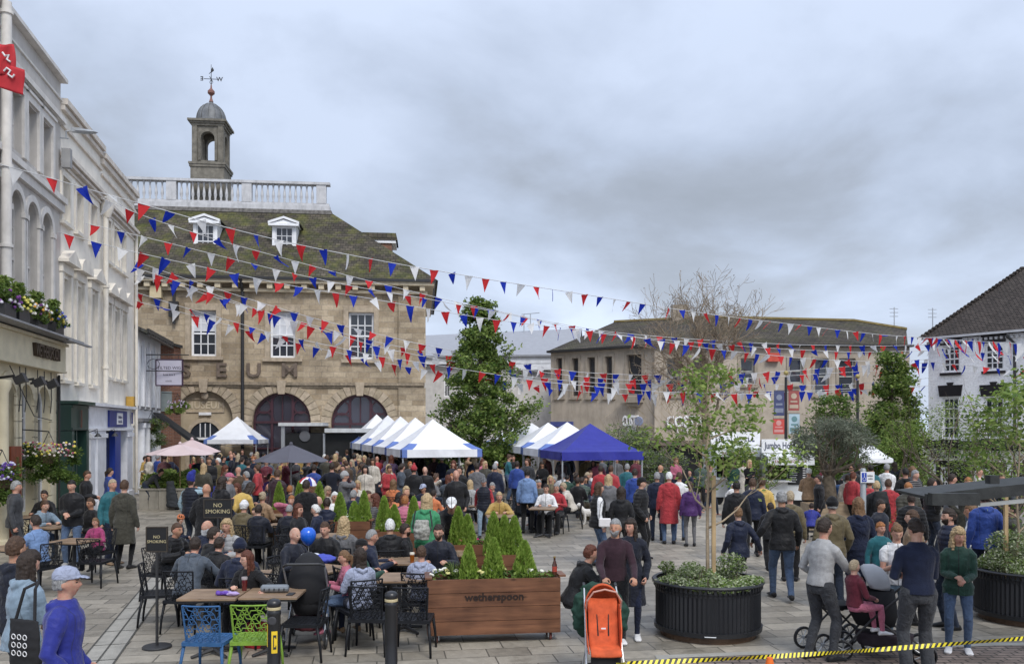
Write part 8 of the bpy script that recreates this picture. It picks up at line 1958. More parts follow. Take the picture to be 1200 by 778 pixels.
glassware(-3.37,10.75,.75,'dark red drink in a tall glass held by the auburn haired figure',(.10,.012,.012),False,.17,'tumbler')
x,y=at(297,56); glassware(x,y,.76,'pint of golden lager in front of the white beanie',(.55,.30,.03))
x,y=at(275,71); glassware(x,y,.76,'half drunk lager beside the blonde seated drinker',(.5,.28,.04))
def bottle():
    t=empty('beer_bottle',(.56,11.23,.87),0,'brown beer bottle standing on the shelf of the lettered planter','bottle'); mb=MB(); mb.lathe([(.03,0),(.032,.01),(.032,.13),(.014,.18),(.013,.22),(.015,.225),(.015,.235)],(0,0,0),18); smooth_by_angle(mb.build('bottle_body',M('bottle_brown',(.06,.015,.005),.12,sp=.8),t)); mb=MB(); mb.lathe([(.0325,.04),(.0325,.11)],(0,0,0),18,False); mb.build('paper_label',M('label_red',(.35,.05,.03),.6),t); mb=MB(); mb.lathe([(.016,.222),(.016,.24)],(0,0,0),12); mb.build('bottle_cap',M('cap_gold',(.5,.35,.12),.3,metal=.8),t)
bottle()
def wrapping():
    mb=MB(); rr=random.Random(2); t=empty('gift_wrap',(-3.42,10.42,.755),0,'crumpled lilac and purple wrapping on the front table','wrapping')
    for k,(c,n) in enumerate((((.40,.30,.55),'paper'),((.12,.05,.35),'ribbon'))):
        mb=MB()
        for j in range(4): mb.ell(((j*.05-.1+k*-.06),rr.uniform(-.03,.03),.025),(.055,.04,.028),9,5)
        me=remesh(mb,n,.009,[M('wrap_'+n,c,.5)],0,.012,22); link(n,me,t)
wrapping()
def case():
    t=empty('pencil_case',(-2.95,10.62,.752),R(4),'long pewter grey case lying behind the lime green chair','case'); mb=MB(); mb.tube([(-.17,0,.05),(-.15,0,.05),(.15,0,.05),(.17,0,.05)],[.035,.05,.05,.035],12); mb.build('case_body',M('pewter',(.22,.24,.26),.35,metal=.4),t); mb=MB()
    for k in range(5): mb.tube([(-.12+.06*k,-.052,.06),(-.12+.06*k,-.056,.03)],.008,5)
    mb.build('buckles',BLK,t)
    mb=MB(); mb.box(-.04,.04,-.08,.08,0,.01); o=mb.build('phone',BLK); o.location=(-2.72,10.5,.752); tag(o,'black phone lying flat at the corner of the front table','phone')
case()
def bags():
    mb=MB(); mb.rings([((0,0,0),(.17,0,0),(0,.09,0)),((0,0,.15),(.18,0,0),(0,.1,0)),((0,0,.32),(.15,0,0),(0,.05,0))],14); me=remesh(mb,'shopping_bag',.014,[M('bag_red',(.38,.02,.03),.5)],1,.012,9); o=link('shopping_bag',me,None,(-3.25,10.9,0)); tag(o,'crimson bag on the paving beneath the front table','bag')
    # white handbag
    x,y=at(704.5,58.5); t=empty('handbag',(x+.05,y-.2,.84),0,'small white handbag hanging at the hip of the black gilet wearer','bag'); mb=MB(); mb.box(-.12,.12,-.03,.03,0,.17); o=mb.build('bag_body',M('bag_white',(.7,.68,.68),.5),t); bevel(o,.02); mb=MB(); mb.tube([(-.11,0,.16),(-.08,.04,.45),(.05,.08,.62)],.006,5); mb.build('bag_strap',BLK,t)
    # tote
    x,y=at(35,133); t=empty('tote_bag',(x+.02,y-.12,.74),R(-20),'black tote bag with white printed squares on the pale denim shoulder','bag'); mb=MB(); mb.rings([((0,0,0),(.17,0,0),(0,.035,0)),((0,0,.2),(.18,0,0),(0,.045,0)),((0,0,.40),(.17,0,0),(0,.02,0))],14); me=remesh(mb,'bag_body',.012,[M('tote_black',(.016,.016,.018),.8)],1,.008,9); b=link('bag_body',me,t); mb=MB()
    for r_ in range(3):
        for c in range(3):
            x0=-.06+c*.065; z0=.26-r_*.07
            for k in range(8): a=k*math.pi/4; mb.tube([(x0+.022*math.cos(a),-.056,z0+.022*math.sin(a)),(x0+.022*math.cos(a+.785),-.056,z0+.022*math.sin(a+.785))],.004,4)
    mb.build('white_print',WHITE,b); mb=MB(); mb.tube([(-.10,.0,.39),(-.02,.02,.66),(.05,.10,.71)],.014,6); mb.tube([(.12,.0,.39),(.08,.04,.66),(.05,.10,.71)],.014,6); mb.build('bag_strap',MATS['tote_black'],t)
    # backpack
    x,y=at(496,71); mb=MB(); mb.rings([((0,0,0),(.12,0,0),(0,.06,0)),((0,-.02,.14),(.14,0,0),(0,.09,0)),((0,0,.32),(.11,0,0),(0,.06,0))],14,True); me=remesh(mb,'backpack',.014,[M('camo_grey',(.30,.30,.27),.8,var=.6,scale=22)],1,.01,9); t=empty('backpack',(x,y-.22,.98),0,'small grey patterned backpack on the green jacket','backpack'); link('pack_body',me,t); mb=MB()
    for s_ in (-1,1): mb.tube([(s_*.08,.04,.05),(s_*.16,.1,.2),(s_*.12,.14,.46)],.014,5)
    mb.build('pack_straps',BLK,t)
    x,y=at(1027,54); mb=MB(); mb.rings([((0,0,0),(.14,0,0),(0,.07,0)),((0,-.02,.2),(.17,0,0),(0,.11,0)),((0,0,.44),(.13,0,0),(0,.07,0))],14,True); me=remesh(mb,'pack_body',.02,[M('pack_black',(.015,.016,.017),.7)],1,.01,9); t=empty('backpack',(x,y-.22,1.0),0,'large black backpack by the disabled parking sign','backpack'); link('pack_body',me,t); mb=MB(); mb.lathe([(.03,-.01),(.03,.0)],(0,-.12,.2),12); mb.build('pack_badge',WHITE,t)
bags()
def balloon():
    x,y=at(361,76); t=empty('balloon',(x,y,1.0),0,'blue balloon tied to the black pram','balloon'); mb=MB(); n=12; mb.lathe([(.001,-.155),(.02,-.15),(.07,-.11),(.112,-.04),(.125,.02),(.11,.08),(.07,.125),(.0,.14)],(0,0,.13),24); smooth_by_angle(mb.build('balloon_skin',M('balloon_blue',(.015,.12,.62),.22,sp=.6,var=.02),t)); mb=MB(); mb.tube([(0,0,-.02),(.02,.02,-.2),(0,.03,-.35)],.002,4); mb.build('string',WHITE,t)
balloon()
def wheel(parent,c,r_,w=.03,ax='x',name='wheel',spokes=6):
    Mx=Matrix.Translation(c)@(Matrix.Rotation(R(90),4,'Y') if ax=='x' else Matrix.Rotation(R(90),4,'X'))
    mb=MB(); mb.M=Mx; mb.rings([((0,0,-w/2),(r_-.012,0,0),(0,r_-.012,0)),((0,0,-w/3),(r_,0,0),(0,r_,0)),((0,0,w/3),(r_,0,0),(0,r_,0)),((0,0,w/2),(r_-.012,0,0),(0,r_-.012,0)),((0,0,w/2),(r_*.78,0,0),(0,r_*.78,0)),((0,0,-w/2),(r_*.78,0,0),(0,r_*.78,0))],20,False); mb.M=None; o=mb.build(name,BLK,parent)
    mb=MB(); mb.M=Mx
    for k in range(spokes): a=k*6.283/spokes; mb.tube([(0,0,0),(r_*.8*math.cos(a),r_*.8*math.sin(a),0)],.006,4)
    mb.lathe([(.02,-w*.6),(.02,w*.6)],(0,0,0),10); mb.M=None; mb.build('wheel_spokes',GALV,o)
def hoodshell(parent,c,rx,ry,rz_,mat,a0=-20,a1=120,name='hood',rot=0):
    """quarter shell hood opening toward +y of its own frame"""
    mb=MB(); n=10; m_=14; G_=[]
    for i in range(n+1):
        a=R(a0+(a1-a0)*i/n)                       # sweep from back-bottom up over to the front
        row=[]
        for j in range(m_+1):
            b=math.pi*j/m_; x=math.cos(b)*rx; q=math.sin(b)*(1+.015*math.sin(i*3.0)); row.append((c[0]+x,c[1]-math.cos(a)*q*ry,c[2]+math.sin(a)*q*rz_))
        G_.append(row)
    for i in range(n):
        for j in range(m_): mb.quad(G_[i][j],G_[i][j+1],G_[i+1][j+1],G_[i+1][j])
    o=mb.build(name,mat,parent,smooth=True); so=o.modifiers.new('cloth','SOLIDIFY'); so.thickness=.012; return o
def black_pram():
    x,y=at(362,89.5); t=empty('pram',(x,y,0),R(4),'black hooded pram facing away beside the empty black chair','pram')
    bk=M('pram_black',(.010,.010,.012),.8,bumps=.2,bscale=20)
    hoodshell(t,(0,-.02,.74),.25,.30,.42,bk,-40,115,rot=0)
    mb=MB(); mb.rings([((0,-.05,.40),(.17,0,0),(0,.22,0)),((0,-.02,.52),(.22,0,0),(0,.28,0)),((0,0,.78),(.24,0,0),(0,.30,0)),((0,0,.79),(.20,0,0),(0,.26,0)),((0,0,.6),(.18,0,0),(0,.22,0))],18); mb.build('carrycot',bk,t,smooth=True)
    for s_ in (-1,1):
        mb=MB(); mb.tube([(s_*.25,.40,.08),(s_*.25,.05,.55),(s_*.26,-.38,1.05)],.013,6); mb.tube([(s_*.24,-.35,.1),(s_*.24,.1,.5)],.012,6); mb.build('frame_tube',GALV,t)
        wheel(t,(s_*.27,.40,.09),.09); wheel(t,(s_*.27,-.36,.12),.12)
    mb=MB(); mb.tube([(-.26,-.38,1.05),(-.2,-.43,1.08),(.2,-.43,1.08),(.26,-.38,1.05)],.017,8); mb.build('handle',BLK,t)
    mb=MB(); mb.rings([((0,0,.2),(.2,0,0),(0,.28,0)),((0,0,.34),(.22,0,0),(0,.3,0))],14); me=remesh(mb,'basket',.02,[M('basket_cloth',(.07,.015,.02),.9)],1,.01,12); link('basket',me,t)
    # blue and red cushion on top, white blanket
    for c,nm,px_,z_,lab in (((.06,.08,.40),'blue',.12,1.0,'blue changing bag lying across the pram handle'),((.62,.64,.70),'white',-.05,1.02,'white muslin draped over the pram handle')):
        mb=MB(); mb.ell((0,0,0),(.17,.11,.06),12,7); me=remesh(mb,'blanket',.014,[M('blanket_'+nm,c,.8)],1,.02,11); o=link('blanket',me,None,(x+px_,y+.38,z_+.03)); tag(o,lab,'blanket')
black_pram()
def orange_buggy():
    x,y=at(707,107); t=empty('pushchair',(x,y,0),R(180),'empty orange pushchair pushed by the bearded plum jumper figure','pushchair')
    og=M('buggy_orange',(.56,.095,.03),.8,var=.25,scale=9,bumps=.5,bscale=14); wh=M('alloy_tube',(.62,.64,.66),.3,metal=.6)
    # local +y is the front (toward camera)
    mb=MB(); pr=[(.30,.36),(.26,.40),(.05,.42),(-.02,.5),(-.10,.72),(-.15,.90)]
    for i in range(len(pr)-1):
        for j in range(6):
            x0,x1=-.165+.33*j/6,-.165+.33*(j+1)/6; q=lambda xx,p:(xx,p[0]+.045*(abs(xx)/.165)**2,p[1]+.02*(abs(xx)/.165)**2)
            mb.quad(q(x0,pr[i]),q(x1,pr[i]),q(x1,pr[i+1]),q(x0,pr[i+1]))
    o=mb.build('seat',og,t,smooth=True); so=o.modifiers.new('cloth','SOLIDIFY'); so.thickness=.02
    for s_ in (-.06,.06): mb=MB(); mb.tube([(s_,-.005,.52),(s_*1.1,-.085,.74)],.012,5); mb.build('harness_strap',BLK,t)
    for s_ in (-1,1):
        mb=MB(); P=[(s_*.17,.25,.36),(s_*.18,.10,.46),(s_*.185,-.05,.74),(s_*.18,-.12,.90),(s_*.17,.22,.42)]; mb.add([(s_*.17,.24,.38),(s_*.175,.02,.44),(s_*.18,-.12,.86),(s_*.19,.0,.86),(s_*.19,.14,.62)],[(0,1,2,3,4)]); o=mb.build('side_panel',og,t); so=o.modifiers.new('c','SOLIDIFY'); so.thickness=.012
    hoodshell(t,(0,-.06,.82),.19,.22,.25,og,-25,95)
    mb=MB(); mb.tube([(-.19,-.02,.80),(-.185,.11,.93),(-.12,.15,1.03),(0,.16,1.06),(.12,.15,1.03),(.185,.11,.93),(.19,-.02,.80)],.010,6); mb.build('hood_trim',M('buggy_trim',(.55,.30,.24),.6),t)
    mb=MB(); mb.box(-.16,.16,.24,.27,.22,.36); mb.box(-.17,.17,.0,.24,.20,.23); mb.build('foot_basket',M('basket_black',(.012,.012,.013),.8),t)
    for s_ in (-1,1):
        mb=MB(); mb.tube([(s_*.21,.33,.07),(s_*.195,.05,.42),(s_*.19,-.16,.82),(s_*.18,-.36,1.0)],.011,6); mb.tube([(s_*.21,-.30,.07),(s_*.195,.0,.38),(s_*.17,.27,.38)],.010,6); mb.build('frame_tube',wh,t)
        wheel(t,(s_*.215,.34,.07),.07); wheel(t,(s_*.215,-.30,.07),.07)
        mb=MB(); mb.tube([(s_*.18,-.35,.995),(s_*.18,-.42,1.02)],.018,8); mb.build('handle_grip',BLK,t)
    mb=MB(); mb.box(-.025,.025,.012,.02,.60,.615); mb.build('badge',WHITE,t)
    # green coat hung over the handles
    mb=MB()
    mb.ell((0,-.36,.80),(.27,.09,.22),16,10); mb.ell((-.17,-.34,.66),(.16,.09,.24),12,8); mb.ell((.19,-.33,.68),(.15,.09,.26),12,8); mb.ell((.05,-.36,.98),(.2,.06,.06),12,8)
    me=remesh(mb,'draped_coat',.014,[M('racing_green_cloth',(.012,.045,.03),.8)],1,.035,8); o=link('draped_coat',me,None,(x,y,0)); o.rotation_euler=(0,0,R(180)); tag(o,'dark green coat draped over the handles of the orange pushchair','coat')
orange_buggy()
def grey_buggy():
    x,y=at(1036,96.5); t=empty('pushchair',(x,y,0),R(68),'large black pushchair with a silver grey hood held by the pale grey jumper','pushchair'); bk=MATS['pram_black']
    gh=M('buggy_silver',(.36,.37,.39),.5,var=.15,bumps=.3,bscale=12)
    hoodshell(t,(0,.16,.88),.20,.22,.25,gh,-10,120)
    mb=MB(); mb.rings([((0,.1,.40),(.16,0,0),(0,.22,0)),((0,.12,.55),(.20,0,0),(0,.28,0)),((0,.16,.84),(.21,0,0),(0,.28,0)),((0,.16,.83),(.18,0,0),(0,.24,0)),((0,.1,.55),(.14,0,0),(0,.18,0))],18); mb.build('seat',bk,t,smooth=True)
    mb=MB(); mb.rings([((0,.0,.16),(.17,0,0),(0,.30,0)),((0,.0,.32),(.20,0,0),(0,.34,0))],14); me=remesh(mb,'basket',.02,[M('basket_dark',(.03,.022,.03),.9)],1,.012,12); link('basket',me,t)
    for s_ in (-1,1):
        mb=MB(); mb.tube([(s_*.24,.45,.13),(s_*.24,.15,.5),(s_*.24,-.35,.98)],.015,6); mb.tube([(s_*.24,-.42,.13),(s_*.24,.05,.5)],.014,6); mb.build('frame_tube',BLK,t)
        wheel(t,(s_*.26,.46,.12),.12,.04); wheel(t,(s_*.27,-.42,.145),.145,.045)
    mb=MB(); mb.tube([(-.24,-.35,.98),(-.2,-.40,1.0),(.2,-.40,1.0),(.24,-.35,.98)],.018,8); mb.build('handle',BLK,t)
    # toddler's seat unit standing next to it
    x,y=at(990,95); t=empty('buggy_seat',(x,y+.22,0),R(-75),'second black pushchair seat carrying the maroon jumper toddler','pushchair'); mb=MB(); mb.box(-.17,.17,-.16,.2,.54,.60); mb.box(-.17,.17,-.2,-.15,.56,1.0); o=mb.build('seat',bk,t); bevel(o,.02)
    for s_ in (-1,1):
        mb=MB(); mb.tube([(s_*.18,.3,.14),(s_*.18,-.15,.55),(s_*.18,-.32,1.0)],.013,6); mb.tube([(s_*.18,-.35,.14),(s_*.18,.12,.55)],.013,6); mb.build('frame_tube',BLK,t); wheel(t,(s_*.2,.32,.14),.14,.03,spokes=9); wheel(t,(s_*.2,-.36,.14),.14,.03,spokes=9)
grey_buggy()
def dog():
    x,y=at(692,40.5); t=empty('dog',(x,y,0),R(0),'small fluffy white dog standing by the folding table','dog'); mb=MB()
    mb.rings([((-.24,0,.36),(0,.055,0),(0,0,.06)),((-.18,0,.35),(0,.095,0),(0,0,.105)),((-.05,0,.345),(0,.10,0),(0,0,.11)),((.12,0,.35),(0,.085,0),(0,0,.085)),((.22,0,.36),(0,.08,0),(0,0,.085)),((.27,0,.37),(0,.04,0),(0,0,.045))],14)
    mb.tube([(-.20,0,.40),(-.28,0,.50),(-.31,0,.54)],[.07,.06,.06],10,rnd_end=True); mb.ell((-.33,0,.555),(.075,.065,.07),12,8); mb.tube([(-.38,0,.54),(-.44,0,.525)],[.038,.028],8,rnd_end=True)
    for s_ in (-1,1):
        mb.tube([(-.31,s_*.055,.59),(-.30,s_*.085,.54),(-.30,s_*.08,.49)],[.022,.028,.018],8,rnd_end=True)
        mb.tube([(-.17,s_*.055,.32),(-.16,s_*.06,.18),(-.175,s_*.06,.03),(-.2,s_*.06,.02)],[.045,.03,.026,.026],8,rnd_end=True)
        mb.tube([(.20,s_*.055,.34),(.17,s_*.065,.22),(.24,s_*.065,.13),(.22,s_*.065,.03),(.195,s_*.065,.02)],[.06,.045,.026,.024,.026],8,rnd_end=True)
    mb.tube([(.26,0,.38),(.33,0,.40),(.39,0,.45),(.42,0,.50)],[.025,.03,.028,.015],8,rnd_end=True)
    me=remesh(mb,'body',.010,[M('dog_coat',(.62,.60,.56),.95)],1,.008,24); link('body',me,t); mb=MB(); mb.ell((-.455,0,.53),(.012,.013,.012),8,5); mb.build('nose',BLK,t)
    mb=MB()
    for s_ in (-1,1): mb.ell((-.385,s_*.035,.575),(.008,.007,.008),6,4)
    mb.build('eyes',BLK,t)
dog()
def folding_set():
    x,y=at(634,40); t=empty('folding_table',(x,y,0),R(6),'small grey folding table in front of the white shirt','table'); mb=MB(); mb.box(-.38,.38,-.3,.3,.72,.74); mb.build('table_top',M('grey_top',(.4,.42,.44),.4),t)
    for s_ in (-1,1): mb=MB(); mb.tube([(s_*.32,-.27,0),(s_*.32,.25,.72)],.012,5); mb.tube([(s_*.32,.27,0),(s_*.32,-.25,.72)],.012,5); mb.build('folding_leg',GALV,t)
    x,y=at(640,44); t=empty('folding_chair',(x,y,0),R(-70),'empty grey metal folding chair by the open paving','chair'); mb=MB(); mb.box(-.2,.2,-.18,.2,.44,.46); mb.build('seat',GALV,t); mb=MB()
    for s_ in (-1,1): mb.tube([(s_*.2,.2,0),(s_*.2,-.2,.9)],.012,5); mb.tube([(s_*.19,-.22,0),(s_*.19,.18,.45)],.012,5)
    mb.build('frame_tube',GALV,t); mb=MB(); 
    for z in (.7,.8,.88): mb.box(-.2,.2,-.2+(.9-z)*.4-.01,-.185+(.9-z)*.4,z-.02,z+.02)
    mb.build('backrest',GALV,t)
folding_set()
def folded_buggy():
    x,y=at(203,34.5); t=empty('folded_pushchair',(x,y,0),R(20),'folded dark pushchair held by the bending grey sweater figure','pushchair'); mb=MB(); mb.rings([((0,0,.1),(.22,0,0),(0,.14,0)),((-.05,0,.5),(.18,0,0),(0,.1,0)),((-.1,0,1.0),(.12,0,0),(0,.07,0))],12); me=remesh(mb,'folded_seat',.03,[M('folded_cloth',(.03,.034,.04),.8)],1,.02,8); link('folded_seat',me,t); mb=MB(); mb.tube([(.1,0,.25),(.6,-.2,.08)],.02,6); mb.tube([(.1,.1,.2),(.55,.0,.03)],.02,6); mb.build('frame_tube',BLK,t)
folded_buggy()
def stall_back(px0,px1,s,y0,y1,c,label):
    x0,y=at(px0,s); w=(px1-px0)/s; t=empty('stall_cloth',(x0,y,0),R(5),label,'cloth'); mb=MB(); n=24
    for i in range(n):
        a,b=w*i/n,w*(i+1)/n; mb.quad((a,.06*math.sin(a*4),zat(y1,s)),(b,.06*math.sin(b*4),zat(y1,s)),(b,.03*math.sin(b*4),zat(y0,s)),(a,.03*math.sin(a*4),zat(y0,s)))
    o=mb.build('cloth',M('stall_%d'%int(sum(c)*1000),c,.7),t,smooth=True); so=o.modifiers.new('c','SOLIDIFY'); so.thickness=.01
    mb=MB(); mb.tube([(0,0,0),(0,0,zat(y0,s))],.02,5); mb.tube([(w,0,0),(w,0,zat(y0,s))],.02,5); mb.build('cloth_pole',GALV,t)
stall_back(556,622,24.5,528,550,(.62,.14,.02),'orange cloth hanging at the back of the shorter gazebo row')
stall_back(385,440,23.5,524,545,(.40,.03,.03),'red cloth hanging at the back of the long gazebo row')
stall_back(545,555,26,533,560,(.45,.12,.03),'narrow rust coloured cloth between the two gazebo rows') if False else None
# =============== BUNTING ===============
def pen_mesh(bend,nm,mat,h=.42,w=.30):
    mb=MB(); n=5; V=[]
    for j in range(n+1):
        f=j/n; ww=w/2*(1-f)+.002; yb=bend*f*f*.16; xb=bend*.05*f*f
        V.append([(-ww+xb,yb+.03*math.sin(f*3)*bend,-h*f),(xb,yb+.03*math.sin(f*3)*bend+.012,-h*f),(ww+xb,yb-.02*bend*f,-h*f)])
    for j in range(n):
        for i in range(2): mb.quad(V[j][i],V[j+1][i],V[j+1][i+1],V[j][i+1])
    return mb.mesh('pennant',[mat],True)
def clothm(nm,c):
    m,t,N,L,B=nt(nm); spec(B,.7,0,.2); B.inputs['Base Color'].default_value=(*c,1); tr=N.new('ShaderNodeBsdfTranslucent'); tr.inputs['Color'].default_value=(*c,1); ms=N.new('ShaderNodeMixShader'); ms.inputs[0].default_value=.4
    L.new(B.outputs[0],ms.inputs[1]); L.new(tr.outputs[0],ms.inputs[2]); L.new(ms.outputs[0],N['Material Output'].inputs['Surface']); return m
PM=[clothm('pennant_white',(.80,.80,.80)),clothm('pennant_red',(.62,.035,.04)),clothm('pennant_blue',(.015,.04,.42))]
PEN=[[pen_mesh(b,'p',m) for b in (-1.6,-.9,-.4,.3,.9,1.6,2.3)] for m in PM]
CORD=M('cord_white',(.6,.6,.6),.7)
def bunting(ctrl,A,B_,label,size=1,spacing=.74,ph=0,seed=1):
    A=Vector(A);B_=Vector(B_); d=B_-A; P=[]
    def y_at(px):
        for i in range(len(ctrl)-1):
            if ctrl[i][0]<=px<=ctrl[i+1][0]:
                f=(px-ctrl[i][0])/(ctrl[i+1][0]-ctrl[i][0]); return ctrl[i][1]*(1-f)+ctrl[i+1][1]*f
        return ctrl[-1][1] if px>ctrl[-1][0] else ctrl[0][1]
    n=80
    for i in range(n+1):
        q=A+d*(i/n); px=CX+q.x/q.y*FP; P.append(Vector((q.x,q.y,CAMH-(y_at(px)-HOR)*q.y/FP)))
    for _ in range(3): P=[P[0]]+[(P[i-1]+P[i]*2+P[i+1])/4 for i in range(1,n)]+[P[-1]]
    t=empty('bunting_string',P[0],0,label,'bunting','strings of bunting across the square'); o=P[0]
    mb=MB(); mb.tube([p-o for p in P],.011,4); mb.build('cord',CORD,t)
    rr=random.Random(seed); L_=0; nxt=.3; k=ph; a=math.atan2(d.y,d.x)
    for i in range(n):
        seg=(P[i+1]-P[i]).length
        while nxt<L_+seg:
            f=(nxt-L_)/seg; p=P[i].lerp(P[i+1],f); e=link('pennant',rr.choice(PEN[k%3]),t,p-o); e.rotation_euler=(rr.gauss(.1,.32),math.atan2(-(P[i+1].z-P[i].z),seg)*1+rr.gauss(-.08,.22),a+rr.gauss(0,.5)); e.scale=(size*rr.uniform(.95,1.12),size,size*rr.uniform(1.05,1.22)); nxt+=spacing*rr.uniform(.9,1.1); k+=1
        L_+=seg
S1=[(-40,182),(8,196),(60,207),(111,226),(162,236.5),(197,248.5),(258,265),(306,277),(358,289),(400,297),(474,311),(523,319),(578,328.5),(640,338),(722,351),(775,360),(860,372),(938,381),(984,387),(1034,392.5),(1088,396)]
def ep(px,Y): return ((px-CX)*Y/FP,Y)
bunting(S1,ep(-40,19),ep(1088,43.9),'highest bunting string, starting at the drain pipe of the grey building',.88,.7,2,1)
bunting([(118,232),(168,254),(197,263),(256,282),(297,293),(350,307.5),(415,325),(464,337),(526,352),(580,364),(642,377),(705,388),(755,393),(805,397),(870,401),(930,404),(1034,405.6),(1088,404)],ep(118,29.6),ep(1088,43.9),'second bunting string down, tied high on the white stucco terrace',.98,.72,0,2)
bunting([(68,272),(100,281),(156,295.5),(184,301),(227,311),(280,322),(330,333),(377,341),(424,348),(495,361),(570,373.7),(640,382),(727,392),(792,403),(842,410),(890,415),(936,419.5),(976,422),(1034,424),(1088,421)],ep(68,25.6),ep(1088,43.9),'third bunting string down, tied at the corner of the grey building',1.0,.70,1,3)
bunting([(155,305),(199,320.7),(243,335),(284,348),(326,361),(370,373.7),(427,387.6),(484,401.5),(543,413.6),(582,420.5),(640,431),(675,436),(730,439),(830,440),(905,436),(1015,428),(1088,425)],ep(156,35),ep(1088,43.9),'fourth bunting string down, tied to the far corner of the white terrace',1.15,.70,2,4)
bunting([(155,313),(188,323),(226,336),(262,349),(297,361),(350,378.6),(384,389),(443,406.7),(493,417),(550,427.5),(613,441),(697,449),(780,450),(905,450),(957,452),(1034,448),(1088,443)],ep(156,34.8),ep(1088,43.9),'fifth bunting string, crossing the museum windows just below the fourth',1.15,.70,0,5)
bunting([(155,322),(200,331),(262,352),(330,371),(395,389),(455,404),(520,416),(582,427),(640,437),(720,445),(800,446),(880,443),(960,438),(1034,434),(1088,430)],ep(156,35.2),ep(1088,43.7),'bunting string sagging between the fourth and the fifth, lowest over the leafy tree',1.05,.72,0,14)
bunting([(155,352),(221,368),(300,390),(377,409),(439,423),(500,434),(560,442),(640,455),(720,462),(800,462),(880,458),(957,460),(1034,456),(1088,452)],ep(156,35.6),ep(1088,43.5),'bunting string crossing just above the museum arches and the coffee lettering',1.05,.72,1,15)
bunting([(155,341.4),(186,351),(221,362),(249,370),(280,378.6),(313,389.5),(377,403),(439,417),(488,424),(550,434),(640,448),(767,459),(880,462),(1003,455)],ep(156,36),ep(1003,35.8),'lowest bunting string, ending at the plain black post by the bushy tree',.95,.70,1,6)
bunting([(100,262),(162,276),(250,298),(330,318),(420,337),(500,350),(600,369),(700,391),(800,400),(900,408),(1000,413),(1088,411)],ep(100,28.2),ep(1088,43.8),'bunting string tied between two window pediments of the white terrace, crossing the museum eaves',.9,.72,1,21)
bunting([(1088,396),(1130,399),(1215,404)],ep(1089,43.8),ep(1222,24),'large bunting string running across the upper windows of the white pub',1.05,.8,1,7)
bunting([(1088,407),(1150,413),(1222,420)],ep(1089,43.8),ep(1222,32),'middle bunting string running across the white pub',.9,.8,0,8)
bunting([(1088,424),(1150,430),(1222,436)],ep(1089,43.8),ep(1222,36),'lower bunting string hanging below the pub upper windows',.9,.8,2,9)
# varsity letter on the teal jacket, printed sweater details are left to cloth

for o in bpy.data.objects:
    if any(m.type=='SOLIDIFY' for m in o.modifiers):
        w=o.modifiers.new('weld','WELD'); w.merge_threshold=.001; o.modifiers.move(len(o.modifiers)-1,0)
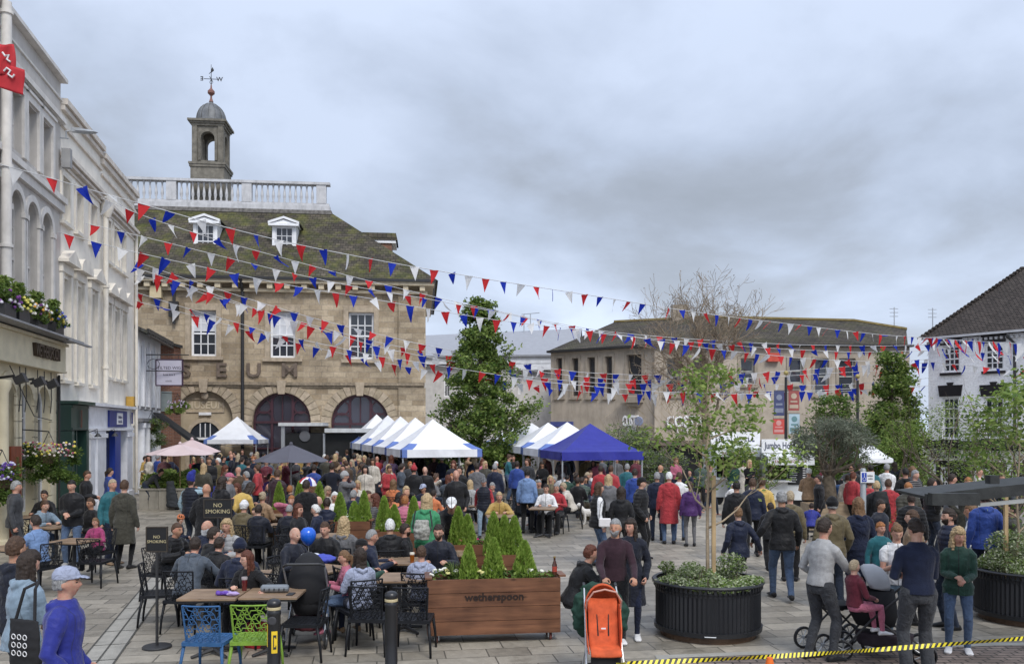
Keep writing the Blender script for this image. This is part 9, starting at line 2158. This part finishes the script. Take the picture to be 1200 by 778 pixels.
# =============== LIGHT, SKY, CAMERA ===============
def world():
    w=bpy.data.worlds.new('World'); SC.world=w; w.use_nodes=True; N=w.node_tree.nodes; L=w.node_tree.links
    bg=N['Background']; sky=N.new('ShaderNodeTexSky'); sky.sky_type='NISHITA'; sky.sun_disc=False
    sky.sun_elevation=R(48); sky.sun_rotation=R(205); sky.air_density=1.3; sky.dust_density=3
    tc=N.new('ShaderNodeTexCoord'); sx=N.new('ShaderNodeSeparateXYZ'); L.new(tc.outputs['Generated'],sx.inputs[0])
    # project the view direction on a flat cloud layer
    ad=N.new('ShaderNodeMath'); ad.operation='MAXIMUM'; L.new(sx.outputs['Z'],ad.inputs[0]); ad.inputs[1].default_value=0
    a2=N.new('ShaderNodeMath'); a2.operation='ADD'; L.new(ad.outputs[0],a2.inputs[0]); a2.inputs[1].default_value=.38
    dx=N.new('ShaderNodeMath'); dx.operation='DIVIDE'; L.new(sx.outputs['X'],dx.inputs[0]); L.new(a2.outputs[0],dx.inputs[1])
    dy=N.new('ShaderNodeMath'); dy.operation='DIVIDE'; L.new(sx.outputs['Y'],dy.inputs[0]); L.new(a2.outputs[0],dy.inputs[1])
    cb=N.new('ShaderNodeCombineXYZ'); L.new(dx.outputs[0],cb.inputs[0]); L.new(dy.outputs[0],cb.inputs[1]); cb.inputs[2].default_value=WSEED
    n1=noise(N,L,cb.outputs[0],.95,7,.5); n1.inputs['Distortion'].default_value=.35
    n2=noise(N,L,cb.outputs[0],3.0,6,.55); n2.inputs['Distortion'].default_value=.2
    m=N.new('ShaderNodeMath'); m.operation='MULTIPLY_ADD'; L.new(n2.outputs['Fac'],m.inputs[0]); m.inputs[1].default_value=.27
    m2=N.new('ShaderNodeMath'); m2.operation='MULTIPLY'; L.new(n1.outputs['Fac'],m2.inputs[0]); m2.inputs[1].default_value=.82; L.new(m2.outputs[0],m.inputs[2])
    c=ramp(N,L,m.outputs[0],[(.40,(3.5,3.9,4.6)),(.465,(4.1,4.6,5.55)),(.52,(5.0,5.75,7.2)),(.60,(6.3,7.2,9.0))])
    # more light towards the horizon
    hz=ramp(N,L,sx.outputs['Z'],[(0,1.3),(.12,1.15),(.22,.92),(.40,.98),(.7,1.25)]); c=mix(N,L,c,hz,1,'MULTIPLY')
    c=mix(N,L,sky.outputs[0],c,.9)
    L.new(c,bg.inputs['Color']); bg.inputs['Strength'].default_value=.075
WSEED=6.1
world()
su=bpy.data.lights.new('sun','SUN'); su.energy=1.5; su.angle=R(22); su.color=(1,.96,.9)
so=bpy.data.objects.new('sun',su); COL.objects.link(so); so.rotation_euler=(R(90-48),0,R(205-180))
cam=bpy.data.cameras.new('camera'); cam.sensor_width=36; cam.lens=30.0; cam.shift_y=112/1200; cam.clip_end=3000; cam.clip_start=.1
co=bpy.data.objects.new('camera',cam); COL.objects.link(co); co.location=(0,0,CAMH); co.rotation_euler=(R(90),0,0); SC.camera=co
SC.view_settings.view_transform='Standard'; SC.view_settings.look='None'; SC.view_settings.exposure=0.66; SC.view_settings.gamma=1
SC.cycles.max_bounces=6; SC.cycles.diffuse_bounces=3; SC.cycles.glossy_bounces=3; SC.cycles.transmission_bounces=5; SC.cycles.transparent_max_bounces=6
SC.cycles.use_denoising=True; SC.cycles.use_adaptive_sampling=True
SC.cycles.adaptive_threshold=.015
